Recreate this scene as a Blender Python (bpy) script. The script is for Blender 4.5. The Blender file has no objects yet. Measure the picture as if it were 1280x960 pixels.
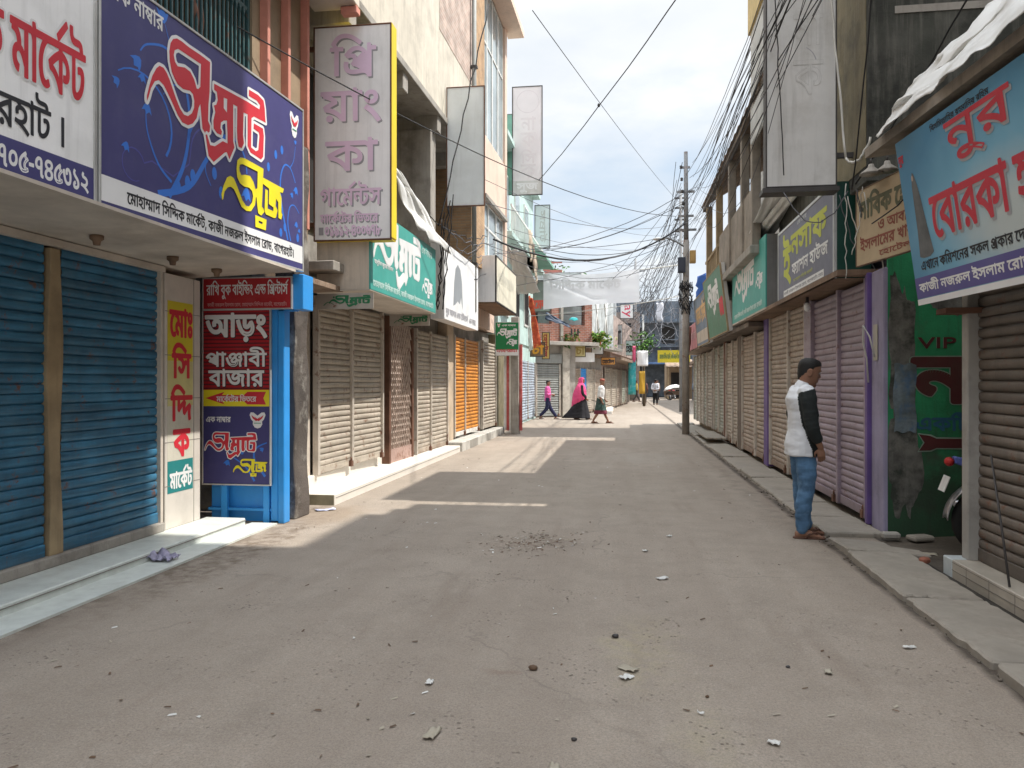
import bpy, bmesh, math, random
from mathutils import Vector, Matrix, noise

# ------------------------------------------------------------------ camera, sky, sun, exposure
scene = bpy.context.scene
COL = scene.collection
YAW = math.atan(138/960)
cd = bpy.data.cameras.new('camera'); cam = bpy.data.objects.new('camera', cd); COL.objects.link(cam)
cam.location = (0, 0, 1.5); cam.rotation_euler = (math.radians(90), 0, YAW)
cd.sensor_width = 36; cd.lens = 27; cd.shift_y = -2/1280
cd.clip_start = .05; cd.clip_end = 1000
scene.camera = cam
SUN_EL, SUN_AZ = math.radians(60), math.radians(2)     # azimuth counted from +X (across the street) towards +Y
world = bpy.data.worlds.new('World'); scene.world = world; world.use_nodes = True
def build_sky():
    nt = world.node_tree; N = nt.nodes; L = nt.links; bg = N['Background']
    sky = N.new('ShaderNodeTexSky'); sky.sky_type = 'NISHITA'; sky.sun_disc = False
    sky.sun_elevation = SUN_EL; sky.sun_rotation = math.radians(90) - SUN_AZ
    sky.air_density = 1.0; sky.dust_density = 2.0
    tc = N.new('ShaderNodeTexCoord'); sep = N.new('ShaderNodeSeparateXYZ'); L.new(tc.outputs['Generated'], sep.inputs[0])
    def m(op, a, b=None):
        n = N.new('ShaderNodeMath'); n.operation = op
        for i, v in enumerate((a, b)):
            if v is None: continue
            if isinstance(v, (int, float)): n.inputs[i].default_value = v
            else: L.new(v, n.inputs[i])
        return n.outputs[0]
    z = m('MAXIMUM', sep.outputs['Z'], 0.0)
    den = m('ADD', z, .22)
    cx = m('DIVIDE', sep.outputs['X'], den); cy = m('DIVIDE', sep.outputs['Y'], den)
    comb = N.new('ShaderNodeCombineXYZ'); L.new(cx, comb.inputs[0]); L.new(cy, comb.inputs[1]); L.new(m('MULTIPLY', z, 2.0), comb.inputs[2])
    ns = N.new('ShaderNodeTexNoise'); ns.inputs['Scale'].default_value = 1.15; ns.inputs['Detail'].default_value = 9; ns.inputs['Roughness'].default_value = .55
    L.new(comb.outputs[0], ns.inputs['Vector'])
    rp = N.new('ShaderNodeValToRGB'); L.new(ns.outputs['Fac'], rp.inputs[0])
    rp.color_ramp.elements[0].position = .33; rp.color_ramp.elements[0].color = (0, 0, 0, 1)
    rp.color_ramp.elements[1].position = .56; rp.color_ramp.elements[1].color = (1, 1, 1, 1)
    n2 = N.new('ShaderNodeTexNoise'); n2.inputs['Scale'].default_value = 2.6; n2.inputs['Detail'].default_value = 8
    L.new(comb.outputs[0], n2.inputs['Vector'])
    cr = N.new('ShaderNodeValToRGB'); L.new(n2.outputs['Fac'], cr.inputs[0])
    cr.color_ramp.elements[0].position = .3; cr.color_ramp.elements[0].color = (5.0, 5.35, 5.75, 1)
    cr.color_ramp.elements[1].position = .68; cr.color_ramp.elements[1].color = (6.5, 6.55, 6.6, 1)
    hz = N.new('ShaderNodeMixRGB'); hz.blend_type = 'MIX'                 # thin white veil over the blue
    hz.inputs[0].default_value = .7; hz.inputs[2].default_value = (4.1, 5.0, 5.9, 1); L.new(sky.outputs[0], hz.inputs[1])
    mx = N.new('ShaderNodeMixRGB'); L.new(rp.outputs[0], mx.inputs[0]); L.new(hz.outputs[0], mx.inputs[1]); L.new(cr.outputs[0], mx.inputs[2])
    br = N.new('ShaderNodeMapRange'); br.interpolation_type = 'SMOOTHSTEP'       # extra brightness added to the unseen upper sky, to lift the shade
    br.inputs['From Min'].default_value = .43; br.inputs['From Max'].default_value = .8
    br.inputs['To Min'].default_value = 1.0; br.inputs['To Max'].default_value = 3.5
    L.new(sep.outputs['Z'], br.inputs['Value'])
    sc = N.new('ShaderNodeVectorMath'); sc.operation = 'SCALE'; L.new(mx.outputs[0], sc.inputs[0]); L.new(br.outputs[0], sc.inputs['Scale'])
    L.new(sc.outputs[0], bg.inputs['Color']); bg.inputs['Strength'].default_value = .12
build_sky()
sd = bpy.data.lights.new('sun', 'SUN'); sun = bpy.data.objects.new('sun', sd); COL.objects.link(sun)
sd.energy = 4.2; sd.angle = math.radians(.6); sd.color = (1, .955, .88)
S_ = Vector((math.cos(SUN_EL)*math.cos(SUN_AZ), math.cos(SUN_EL)*math.sin(SUN_AZ), math.sin(SUN_EL)))
sun.rotation_euler = S_.to_track_quat('Z', 'Y').to_euler(); sun.location = (20, 0, 30)
vs = scene.view_settings
vs.view_transform = 'Standard'; vs.look = 'None'; vs.exposure = .5; vs.gamma = 1; vs.use_curve_mapping = False
scene.render.engine = 'CYCLES'
scene.cycles.max_bounces = 8; scene.cycles.diffuse_bounces = 5; scene.cycles.use_denoising = True

rnd = random.Random(7)
# ------------------------------------------------------------------ materials
MATS = {}
def mat(name, col, rough=.75, var=.18, scale=2.5, dirt=0.0, dirtcol=(.10, .085, .07), dscale=1.6, streak=0.0, streakcol=(.05, .04, .035),
        bump=.15, bscale=45.0, metal=0.0, rust=0.0, spec=.35, tint=None, damp=None, trans=0.0, hband=0.0, hbcol=None):
    """painted / plastered / metal surface: broad tone changes, stains with an edge, run marks, fine bump"""
    if name in MATS: return MATS[name]
    M = bpy.data.materials.new(name); M.use_nodes = True; MATS[name] = M
    nt = M.node_tree; N = nt.nodes; L = nt.links; P = N['Principled BSDF']
    tc = N.new('ShaderNodeTexCoord'); O = tc.outputs['Object']
    def nz(sc, det=5, rg=.6, vec=None):
        n = N.new('ShaderNodeTexNoise'); n.inputs['Scale'].default_value = sc; n.inputs['Detail'].default_value = det; n.inputs['Roughness'].default_value = rg
        L.new(vec or O, n.inputs['Vector']); return n.outputs['Fac']
    def ramp(f, a, b):
        r = N.new('ShaderNodeMapRange'); r.inputs['From Min'].default_value = a; r.inputs['From Max'].default_value = b; L.new(f, r.inputs['Value']); return r.outputs[0]
    def mix(fac, a, b, mul=1.0):
        n = N.new('ShaderNodeMixRGB')
        if mul != 1.0:
            q = N.new('ShaderNodeMath'); q.operation = 'MULTIPLY'; L.new(fac, q.inputs[0]); q.inputs[1].default_value = mul; fac = q.outputs[0]
        L.new(fac, n.inputs[0])
        for i, v in ((1, a), (2, b)):
            if isinstance(v, tuple): n.inputs[i].default_value = (*v[:3], 1)
            else: L.new(v, n.inputs[i])
        return n.outputs[0]
    lo = tuple(c*(1-var) for c in col); hi = tuple(min(1, c*(1+var)) for c in col)
    c = mix(ramp(nz(scale), .3, .7), lo, hi)
    if tint: c = mix(ramp(nz(scale*.45, 3), .45, .62), c, tint, .7)
    if streak:
        mp = N.new('ShaderNodeMapping'); mp.inputs['Scale'].default_value = (9, 9, .55); L.new(O, mp.inputs['Vector'])
        c = mix(ramp(nz(1.3, 6, .7, mp.outputs[0]), .5, .72), c, streakcol, streak)
    if hband:                                            # bands of tone along the slats
        mp = N.new('ShaderNodeMapping'); mp.inputs['Scale'].default_value = (.5, .5, 7); L.new(O, mp.inputs['Vector'])
        c = mix(ramp(nz(1.6, 5, .65, mp.outputs[0]), .42, .6), c, hbcol or tuple(v*.5 for v in col), hband)
    if dirt: c = mix(ramp(nz(dscale, 8, .68), .5, .66), c, dirtcol, dirt)
    if damp:                                             # wet stain creeping up from the ground: (height, colour, strength)
        sp = N.new('ShaderNodeSeparateXYZ'); L.new(O, sp.inputs[0]); hh = N.new('ShaderNodeMath'); hh.operation = 'MULTIPLY_ADD'
        L.new(nz(1.7, 6, .65), hh.inputs[0]); hh.inputs[1].default_value = -2.2*damp[0]; L.new(sp.outputs['Z'], hh.inputs[2])
        c = mix(ramp(hh.outputs[0], .25*damp[0], -.45*damp[0]), c, damp[1], damp[2])
    if rust:
        c = mix(ramp(nz(7, 9, .75), .6 - rust*.12, .68 - rust*.08), c, (.16, .062, .028), .9)
    L.new(c, P.inputs['Base Color'])
    rr = N.new('ShaderNodeMapRange'); rr.inputs['To Min'].default_value = max(.05, rough-.1); rr.inputs['To Max'].default_value = min(1, rough+.12)
    L.new(nz(scale*3, 4), rr.inputs['Value']); L.new(rr.outputs[0], P.inputs['Roughness'])
    P.inputs['Metallic'].default_value = metal; P.inputs['Specular IOR Level'].default_value = spec
    if bump:
        b = N.new('ShaderNodeBump'); b.inputs['Strength'].default_value = bump; b.inputs['Distance'].default_value = .01
        L.new(nz(bscale, 4), b.inputs['Height']); L.new(b.outputs[0], P.inputs['Normal'])
    if trans:
        tr = N.new('ShaderNodeBsdfTranslucent'); L.new(c, tr.inputs[0]); ms = N.new('ShaderNodeMixShader'); ms.inputs[0].default_value = trans
        L.new(P.outputs[0], ms.inputs[1]); L.new(tr.outputs[0], ms.inputs[2]); L.new(ms.outputs[0], N['Material Output'].inputs[0])
    return M
def brickmat(name, c1, c2, mortar, sx=.23, sz=.075, axis='XZ'):
    if name in MATS: return MATS[name]
    M = bpy.data.materials.new(name); M.use_nodes = True; MATS[name] = M
    nt = M.node_tree; N = nt.nodes; L = nt.links; P = N['Principled BSDF']
    tc = N.new('ShaderNodeTexCoord'); sp = N.new('ShaderNodeSeparateXYZ'); L.new(tc.outputs['Object'], sp.inputs[0])
    ad = N.new('ShaderNodeMath'); ad.operation = 'ADD'; L.new(sp.outputs['X'], ad.inputs[0]); L.new(sp.outputs['Y'], ad.inputs[1])
    cb = N.new('ShaderNodeCombineXYZ'); L.new(ad.outputs[0], cb.inputs[0]); L.new(sp.outputs['Z'], cb.inputs[1])
    br = N.new('ShaderNodeTexBrick'); L.new(cb.outputs[0], br.inputs['Vector'])
    br.inputs['Color1'].default_value = (*c1, 1); br.inputs['Color2'].default_value = (*c2, 1); br.inputs['Mortar'].default_value = (*mortar, 1)
    br.inputs['Scale'].default_value = 1; br.inputs['Brick Width'].default_value = sx; br.inputs['Row Height'].default_value = sz; br.inputs['Mortar Size'].default_value = .008
    ns = N.new('ShaderNodeTexNoise'); ns.inputs['Scale'].default_value = 3; ns.inputs['Detail'].default_value = 7; L.new(tc.outputs['Object'], ns.inputs['Vector'])
    mx = N.new('ShaderNodeMixRGB'); mx.blend_type = 'MULTIPLY'; mx.inputs[0].default_value = .7
    r = N.new('ShaderNodeMapRange'); r.inputs['From Min'].default_value = .3; r.inputs['From Max'].default_value = .7; r.inputs['To Min'].default_value = .45; r.inputs['To Max'].default_value = 1.15
    L.new(ns.outputs['Fac'], r.inputs['Value']); L.new(br.outputs['Color'], mx.inputs[1]); L.new(r.outputs[0], mx.inputs[2]); L.new(mx.outputs[0], P.inputs['Base Color'])
    b = N.new('ShaderNodeBump'); b.inputs['Strength'].default_value = .5; b.inputs['Distance'].default_value = .01; b.invert = True
    L.new(br.outputs['Fac'], b.inputs['Height']); L.new(b.outputs[0], P.inputs['Normal']); P.inputs['Roughness'].default_value = .9
    return M
def roadmat():
    M = bpy.data.materials.new('worn_concrete_road'); M.use_nodes = True
    nt = M.node_tree; N = nt.nodes; L = nt.links; P = N['Principled BSDF']
    tc = N.new('ShaderNodeTexCoord'); O = tc.outputs['Object']
    def nz(sc, det=5, rg=.6, vec=None):
        n = N.new('ShaderNodeTexNoise'); n.inputs['Scale'].default_value = sc; n.inputs['Detail'].default_value = det; n.inputs['Roughness'].default_value = rg
        L.new(vec or O, n.inputs['Vector']); return n.outputs['Fac']
    def rg(f, a, b, c=0, d=1):
        r = N.new('ShaderNodeMapRange'); r.inputs['From Min'].default_value = a; r.inputs['From Max'].default_value = b; r.inputs['To Min'].default_value = c; r.inputs['To Max'].default_value = d
        L.new(f, r.inputs['Value']); return r.outputs[0]
    def mix(fac, a, b, mode='MIX'):
        n = N.new('ShaderNodeMixRGB'); n.blend_type = mode
        if isinstance(fac, (int, float)): n.inputs[0].default_value = fac
        else: L.new(fac, n.inputs[0])
        for i, v in ((1, a), (2, b)):
            if isinstance(v, tuple): n.inputs[i].default_value = (*v[:3], 1)
            else: L.new(v, n.inputs[i])
        return n.outputs[0]
    def mul(a, b):
        n = N.new('ShaderNodeMath'); n.operation = 'MULTIPLY'
        for i, v in enumerate((a, b)):
            if isinstance(v, (int, float)): n.inputs[i].default_value = v
            else: L.new(v, n.inputs[i])
        return n.outputs[0]
    def blob(x, y, rx, ry, soft=.5):                     # a stain with its own place on the road
        mp = N.new('ShaderNodeMapping'); mp.vector_type = 'TEXTURE'; mp.inputs['Location'].default_value = (x, y, 0); mp.inputs['Scale'].default_value = (rx, ry, 1)
        L.new(wob, mp.inputs['Vector']); ln = N.new('ShaderNodeVectorMath'); ln.operation = 'LENGTH'; L.new(mp.outputs[0], ln.inputs[0])
        return rg(ln.outputs['Value'], 1.0, 1-soft)
    wn = N.new('ShaderNodeTexNoise'); wn.inputs['Scale'].default_value = 3.5; wn.inputs['Detail'].default_value = 6; L.new(O, wn.inputs['Vector'])
    wa = N.new('ShaderNodeVectorMath'); wa.operation = 'SUBTRACT'; L.new(wn.outputs['Color'], wa.inputs[0]); wa.inputs[1].default_value = (.5, .5, .5)
    ws = N.new('ShaderNodeVectorMath'); ws.operation = 'SCALE'; ws.inputs['Scale'].default_value = .5; L.new(wa.outputs[0], ws.inputs[0])
    wd = N.new('ShaderNodeVectorMath'); wd.operation = 'ADD'; L.new(O, wd.inputs[0]); L.new(ws.outputs[0], wd.inputs[1])
    fl = N.new('ShaderNodeVectorMath'); fl.operation = 'MULTIPLY'; fl.inputs[1].default_value = (1, 1, 0); L.new(wd.outputs[0], fl.inputs[0]); wob = fl.outputs[0]
    c = mix(rg(nz(.45, 4), .32, .68), (.295, .25, .207), (.355, .306, .258))
    c = mix(rg(nz(2.6, 7, .7), .45, .75, 0, .5), c, (.165, .142, .12))
    c = mix(rg(nz(14, 6, .7), .42, .72, 0, .4), c, (.34, .305, .265))
    c = mix(rg(nz(75, 3, .6), .38, .62, 0, .38), c, (.175, .148, .122))
    c = mix(rg(nz(52, 2, .5), .58, .72, 0, .35), c, (.42, .375, .32))
    c = mix(mul(blob(-3.35, 6.4, .28, 2.6, .6), rg(nz(9, 5), .42, .6)), c, (.15, .115, .085))          # dirt along the left step
    c = mix(mul(blob(-3.3, 8.3, .5, .8, .5), .55), c, (.22, .165, .115))
    c = mix(mul(blob(.1, 4.35, .26, .8, .95), mul(rg(nz(11, 5), .35, .6), .5)), c, (.37, .33, .20))                                 # pale yellow spill
    c = mix(mul(blob(.35, 3.35, .2, .5, .95), mul(rg(nz(11, 5), .35, .6), .4)), c, (.36, .32, .21))
    c = mix(mul(blob(-.62, 3.9, .16, .06, .7), .5), c, (.19, .12, .09))
    c = mix(mul(blob(-.85, 7.1, .5, .42, .7), rg(nz(16, 6), .46, .62, 0, .7)), c, (.13, .088, .06))               # litter ground into the road
    c = mix(mul(blob(.5, 15.5, .9, 1.3, .25), .35), c, (.34, .31, .27))                                 # patched square
    c = mix(mul(blob(1.7, 12, .22, 8, .8), rg(nz(5, 6), .4, .65, 0, .7)), c, (.17, .15, .125))
    def stretched(sx, sy, k):
        mp = N.new('ShaderNodeMapping'); mp.inputs['Scale'].default_value = (sx, sy, 1); L.new(O, mp.inputs['Vector']); return nz(k, 5, .6, mp.outputs[0])
    c = mix(rg(stretched(1.3, .09, 1.4), .44, .62, 0, .42), c, (.235, .196, .162))     # tracks worn along the street
    c = mix(rg(stretched(1.8, .3, 1.1), .58, .68, 0, .35), c, (.19, .15, .12))
    w3 = N.new('ShaderNodeVectorMath'); w3.operation = 'MULTIPLY_ADD'; L.new(wa.outputs[0], w3.inputs[0]); w3.inputs[1].default_value = (.09, .09, 0); L.new(O, w3.inputs[2])
    sx_ = N.new('ShaderNodeSeparateXYZ'); L.new(w3.outputs[0], sx_.inputs[0])
    def line(x, w):
        a = N.new('ShaderNodeMath'); a.operation = 'SUBTRACT'; L.new(sx_.outputs['X'], a.inputs[0]); a.inputs[1].default_value = x
        b = N.new('ShaderNodeMath'); b.operation = 'ABSOLUTE'; L.new(a.outputs[0], b.inputs[0]); return rg(b.outputs[0], w, w*.25)
    c = mix(mul(line(1.90, .075), rg(nz(6, 4), .3, .5, .35, .95)), c, (.07, .056, .045))    # black dirt in the gutter
    c = mix(mul(line(-3.62, .16), rg(nz(3.4, 5), .44, .6, 0, .8)), c, (.13, .10, .075))
    vo = N.new('ShaderNodeTexVoronoi'); vo.inputs['Scale'].default_value = 26; vo.inputs['Randomness'].default_value = 1; L.new(O, vo.inputs['Vector'])
    pit = mul(rg(vo.outputs['Distance'], .24, .12), rg(nz(1.7, 4), .5, .66))
    c = mix(mul(pit, .75), c, (.12, .102, .085))
    v3 = N.new('ShaderNodeTexVoronoi'); v3.inputs['Scale'].default_value = 140; L.new(O, v3.inputs['Vector'])
    c = mix(.28, c, mix(rg(v3.outputs['Distance'], .1, .6), (.16, .145, .13), (.62, .59, .54)), 'OVERLAY')
    vc = N.new('ShaderNodeTexVoronoi'); vc.feature = 'DISTANCE_TO_EDGE'; vc.inputs['Scale'].default_value = .28; L.new(wd.outputs[0], vc.inputs['Vector'])
    crack = mul(rg(vc.outputs['Distance'], .0055, .001), rg(nz(.9, 3), .44, .56))
    c = mix(mul(crack, .3), c, (.11, .095, .08))
    L.new(c, P.inputs['Base Color']); P.inputs['Roughness'].default_value = .88; P.inputs['Specular IOR Level'].default_value = .3
    b1 = N.new('ShaderNodeBump'); b1.inputs['Strength'].default_value = .45; b1.inputs['Distance'].default_value = .012
    L.new(nz(38, 6, .7), b1.inputs['Height'])
    b2 = N.new('ShaderNodeBump'); b2.inputs['Strength'].default_value = .6; b2.inputs['Distance'].default_value = .02; b2.invert = True
    L.new(pit, b2.inputs['Height']); L.new(b1.outputs[0], b2.inputs['Normal']); L.new(b2.outputs[0], P.inputs['Normal'])
    return M
# ------------------------------------------------------------------ mesh builder
class MB:
    def __init__(s): s.V = []; s.F = []; s.I = []; s.S = []
    def add(s, V, F, mi=0, smooth=False):
        b = len(s.V); s.V += [tuple(v) for v in V]
        for f in F: s.F.append(tuple(b+i for i in f)); s.I.append(mi); s.S.append(smooth)
        return s
    def box(s, x0, x1, y0, y1, z0, z1, mi=0, T=None):
        V = [(x, y, z) for z in (z0, z1) for y in (y0, y1) for x in (x0, x1)]
        if T is not None: V = [tuple(T @ Vector(v)) for v in V]
        return s.add(V, [(0, 2, 3, 1), (4, 5, 7, 6), (0, 1, 5, 4), (2, 6, 7, 3), (0, 4, 6, 2), (1, 3, 7, 5)], mi)
    def prism(s, P, a0, a1, ax='y', mi=0):               # outline P in the two other axes, pushed along ax
        n = len(P)
        mk = {'y': lambda p, a: (p[0], a, p[1]), 'z': lambda p, a: (p[0], p[1], a), 'x': lambda p, a: (a, p[0], p[1])}[ax]
        V = [mk(p, a0) for p in P] + [mk(p, a1) for p in P]
        return s.add(V, [tuple(range(n)), tuple(range(2*n-1, n-1, -1))] + [(i, i+n, (i+1) % n+n, (i+1) % n) for i in range(n)], mi)
    def loft(s, rings, mi=0, smooth=True, caps=True, closed=True):
        n = len(rings[0]); V = [p for r in rings for p in r]; F = []
        for k in range(len(rings)-1):
            for i in range(n if closed else n-1):
                j = (i+1) % n; F.append((k*n+i, k*n+j, (k+1)*n+j, (k+1)*n+i))
        if caps: F += [tuple(range(n-1, -1, -1)), tuple((len(rings)-1)*n+i for i in range(n))]
        return s.add(V, F, mi, smooth)
    def tube(s, P, r, n=6, mi=0, smooth=True, flat=1.0):
        P = [Vector(p) for p in P]; R = r if isinstance(r, (list, tuple)) else [r]*len(P); rings = []
        up = Vector((0, 0, 1)); t0 = (P[1]-P[0]).normalized()
        if abs(t0.dot(up)) > .95: up = Vector((0, 1, 0))
        for i, p in enumerate(P):
            t = (P[min(i+1, len(P)-1)]-P[max(i-1, 0)]); t = t.normalized() if t.length > 1e-9 else t0
            a = t.cross(up)
            if a.length < 1e-3: a = t.cross(Vector((1, 0, 0)))
            a.normalize(); b = a.cross(t)
            rings.append([tuple(p+a*(R[i]*math.cos(2*math.pi*k/n))+b*(R[i]*flat*math.sin(2*math.pi*k/n))) for k in range(n)])
        return s.loft(rings, mi, smooth)
    def lathe(s, prof, c=(0, 0, 0), n=16, mi=0):         # profile (radius, height)
        return s.loft([[(c[0]+r*math.cos(2*math.pi*k/n), c[1]+r*math.sin(2*math.pi*k/n), c[2]+h) for k in range(n)] for r, h in prof], mi)
    def ball(s, c, r, n=10, mi=0):
        r = r if isinstance(r, (tuple, list)) else (r, r, r); m = max(5, n//2+1)
        return s.loft([[(c[0]+r[0]*math.sin(math.pi*(j+.02)/(m-1+.04))*math.cos(2*math.pi*k/n), c[1]+r[1]*math.sin(math.pi*(j+.02)/(m-1+.04))*math.sin(2*math.pi*k/n), c[2]-r[2]*math.cos(math.pi*(j+.02)/(m-1+.04))) for k in range(n)] for j in range(m)], mi)
    def sheet(s, fn, nu, nv, mi=0, thick=0.0, smooth=True):   # fn(u,v) -> point
        V = [fn(i/nu, j/nv) for j in range(nv+1) for i in range(nu+1)]
        F = [(j*(nu+1)+i, j*(nu+1)+i+1, (j+1)*(nu+1)+i+1, (j+1)*(nu+1)+i) for j in range(nv) for i in range(nu)]
        return s.add(V, F, mi, smooth)
    def build(s, name, mats, parent=None, frame=None, bevel=0.0, solid=0.0):
        me = bpy.data.meshes.new(name); me.from_pydata(s.V, [], s.F)
        for m in (mats if isinstance(mats, (list, tuple)) else [mats]): me.materials.append(m)
        for p, i, sm in zip(me.polygons, s.I, s.S): p.material_index = i; p.use_smooth = sm
        bm = bmesh.new(); bm.from_mesh(me); bmesh.ops.recalc_face_normals(bm, faces=bm.faces)
        if bevel: bmesh.ops.bevel(bm, geom=[e for e in bm.edges if len(e.link_faces) == 2 and e.calc_face_angle(0) > .6], offset=bevel, segments=1, affect='EDGES')
        bm.to_mesh(me); bm.free(); me.update()
        o = bpy.data.objects.new(name, me); COL.objects.link(o)
        if solid:
            md = o.modifiers.new('thickness', 'SOLIDIFY'); md.thickness = solid; md.offset = 0
        if parent is not None: o.parent = parent
        elif frame is not None: o.matrix_world = frame
        return o
def frame(x, y, z=0, d=(1, 0), tilt=0.0):               # local x along d, y away from the viewer, z up
    a = math.atan2(d[1], d[0])
    return Matrix.Translation((x, y, z)) @ Matrix.Rotation(a, 4, 'Z') @ Matrix.Rotation(tilt, 4, 'X')
def tag(o, label=None, cat=None, group=None, kind=None):
    for k, v in (('label', label), ('category', cat), ('group', group), ('kind', kind)):
        if v: o[k] = v
    return o
def thing(name, label, cat, M, group=None):
    o = bpy.data.objects.new(name, None); COL.objects.link(o); o.matrix_world = M; o.empty_display_size = .2
    return tag(o, label, cat, group)
def copy_tree(root, M, label=None):
    """a thing with copies of its parts and sub-parts"""
    r = root.copy(); COL.objects.link(r); r.matrix_world = M
    if label: r['label'] = label
    for ch in root.children:
        c = ch.copy(); COL.objects.link(c); c.parent = r
        for g in ch.children:
            d = g.copy(); COL.objects.link(d); d.parent = c
    return r
# ------------------------------------------------------------------ lettering
def flat(s, steps=3):
    out = []
    for c in s.split('/'):
        x = y = 0; P = []
        for t in c.split():
            on = t[0] != '~'; a, b = t.lstrip('~').split(','); x += int(a); y += int(b); P.append((x, y, on))
        Q = []; n = len(P)
        for i in range(n):
            p, q = P[i], P[(i+1) % n]; Q.append(p)
            if not p[2] and not q[2]: Q.append(((p[0]+q[0])/2, (p[1]+q[1])/2, True))
        k = next((i for i, p in enumerate(Q) if p[2]), 0); Q = Q[k:]+Q[:k]+[Q[k]]; R = []; i = 0
        while i < len(Q)-1:
            p = Q[i]
            if Q[i+1][2] or i+2 >= len(Q): R.append(p[:2]); i += 1
            else:
                m, e = Q[i+1], Q[i+2]
                for j in range(steps):
                    t = j/steps; u = 1-t; R.append((u*u*p[0]+2*u*t*m[0]+t*t*e[0], u*u*p[1]+2*u*t*m[1]+t*t*e[1]))
                i += 2
        out.append([(a/500, b/500) for a, b in R])
    return out
def area(c): return sum(c[i-1][0]*c[i][1]-c[i][0]*c[i-1][1] for i in range(len(c)))/2
def inside(p, c):
    r = False
    for i in range(len(c)):
        (x1, y1), (x2, y2) = c[i-1], c[i]
        if (y1 > p[1]) != (y2 > p[1]) and p[0] < (x2-x1)*(p[1]-y1)/(y2-y1)+x1: r = not r
    return r
def shapes(contours):
    """outer outlines, each with its holes (outer ones wind like the widest of them)"""
    big = max(contours, key=lambda c: abs(area(c))); sg = area(big) > 0
    outs = [c for c in contours if (area(c) > 0) == sg]; holes = [c for c in contours if (area(c) > 0) != sg]
    G = [[o, []] for o in outs]
    for h in holes:
        c = [g for g in G if inside(h[0], g[0]) or inside(h[len(h)//2], g[0])]
        if c: min(c, key=lambda g: abs(area(g[0])))[1].append(h)
    return G
def fill2d(g):
    cu = bpy.data.curves.new('tmp', 'CURVE'); cu.dimensions = '2D'; cu.fill_mode = 'BOTH'
    for c in [g[0]]+g[1]:
        sp = cu.splines.new('POLY'); sp.points.add(len(c)-1); sp.use_cyclic_u = True
        for p, q in zip(sp.points, c): p.co = (q[0], q[1], 0, 1)
    o = bpy.data.objects.new('tmp', cu); me = o.to_mesh()
    V = [tuple(v.co)[:2] for v in me.vertices]; F = [tuple(f.vertices) for f in me.polygons]
    o.to_mesh_clear(); bpy.data.objects.remove(o); bpy.data.curves.remove(cu)
    return V, F
def stroke(B, contours, d, y):
    """thicken outlines: a strip along every edge, a disc at every corner"""
    j = 0
    for c in contours:
        c = [p for i, p in enumerate(c) if math.dist(p, c[i-1]) > d*.15]; n = len(c)
        for i in range(n):
            a, p, b = c[i-1], c[i], c[(i+1) % n]; l = math.dist(a, p); ux, uz = (p[0]-a[0])/l, (p[1]-a[1])/l; yy = y-.000025*(j % 31); j += 1
            B.add([(a[0]-uz*d, yy, a[1]+ux*d), (a[0]+uz*d, yy, a[1]-ux*d), (p[0]+uz*d, yy, p[1]-ux*d), (p[0]-uz*d, yy, p[1]+ux*d)], [(0, 1, 2, 3)])
            m = math.dist(p, b); dot = (ux*(b[0]-p[0])+uz*(b[1]-p[1]))/m if m else 1
            if dot < .992:
                yy = y-.000025*(j % 31)-.00001; j += 1
                B.add([(p[0]+d*math.cos(k*math.pi/4+.4), yy, p[1]+d*math.sin(k*math.pi/4+.4)) for k in range(8)], [tuple(range(8))])
def word_shapes(t):
    if t in WORDS:
        out = []
        for q in WORDS[t][1].split():
            g, x, y = map(int, q.split(','))
            for o, hs in shapes(flat(GLYPH[g])):
                out.append([[(a+x/500, b+y/500) for a, b in o], [[(a+x/500, b+y/500) for a, b in h] for h in hs]])
        return out
    cu = bpy.data.curves.new('tmp', 'FONT'); cu.body = t      # plain latin words, built-in face
    cu.resolution_u = 3
    o = bpy.data.objects.new('tmp', cu); me = o.to_mesh(); V = [tuple(v.co)[:2] for v in me.vertices]; F = [tuple(f.vertices) for f in me.polygons]
    o.to_mesh_clear(); bpy.data.objects.remove(o); bpy.data.curves.remove(cu)
    return ('mesh', V, F)
def poly(s, k=.001): return [(float(a)*k, float(b)*k) for a, b in (t.split(',') for t in s.split())]
def letters(t, fit, parent, m, bold=0.0, y=-.004, name='lettering', shear=0.0, rot=0.0, frame=None, dx=0.0, dz=0.0):
    """word or list of shapes fitted into the box (x0,x1,z0,z1) of a sign; bold in metres"""
    sh = word_shapes(t) if isinstance(t, str) else t
    x0, x1, z0, z1 = fit
    mesh = isinstance(sh, tuple)
    pts = sh[1] if mesh else [p for g in sh for p in g[0]]
    a0, a1 = min(p[0] for p in pts), max(p[0] for p in pts); b0, b1 = min(p[1] for p in pts), max(p[1] for p in pts)
    if rot: kx, kz = (x1-x0)/(b1-b0), (z1-z0)/(a1-a0)
    else: kx, kz = (x1-x0)/(a1-a0), (z1-z0)/(b1-b0)
    def tr(p):
        if rot: return (x1-(p[1]-b0)*kx if rot > 0 else x0+(p[1]-b0)*kx, z0+(p[0]-a0)*kz if rot > 0 else z1-(p[0]-a0)*kz)
        return (x0+(p[0]-a0)*kx+(p[1]-b0)*kz*shear+dx, z0+(p[1]-b0)*kz+dz)
    B = MB(); k = 0
    if mesh:
        B.add([(tr(p)[0], y, tr(p)[1]) for p in sh[1]], sh[2])
    else:
        y *= .45
        for g in sh:
            q = [[tr(p) for p in g[0]], [[tr(p) for p in h] for h in g[1]]]
            V, F = fill2d(q); B.add([(a, y-.00006*(k % 7), b) for a, b in V], F); k += 1
            if bold: stroke(B, [q[0]]+q[1], bold, y-.00045)
    o = B.build(name, m, parent, frame)
    for p in o.data.polygons:
        if p.normal.y > 0: p.flip()
    return o
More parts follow.
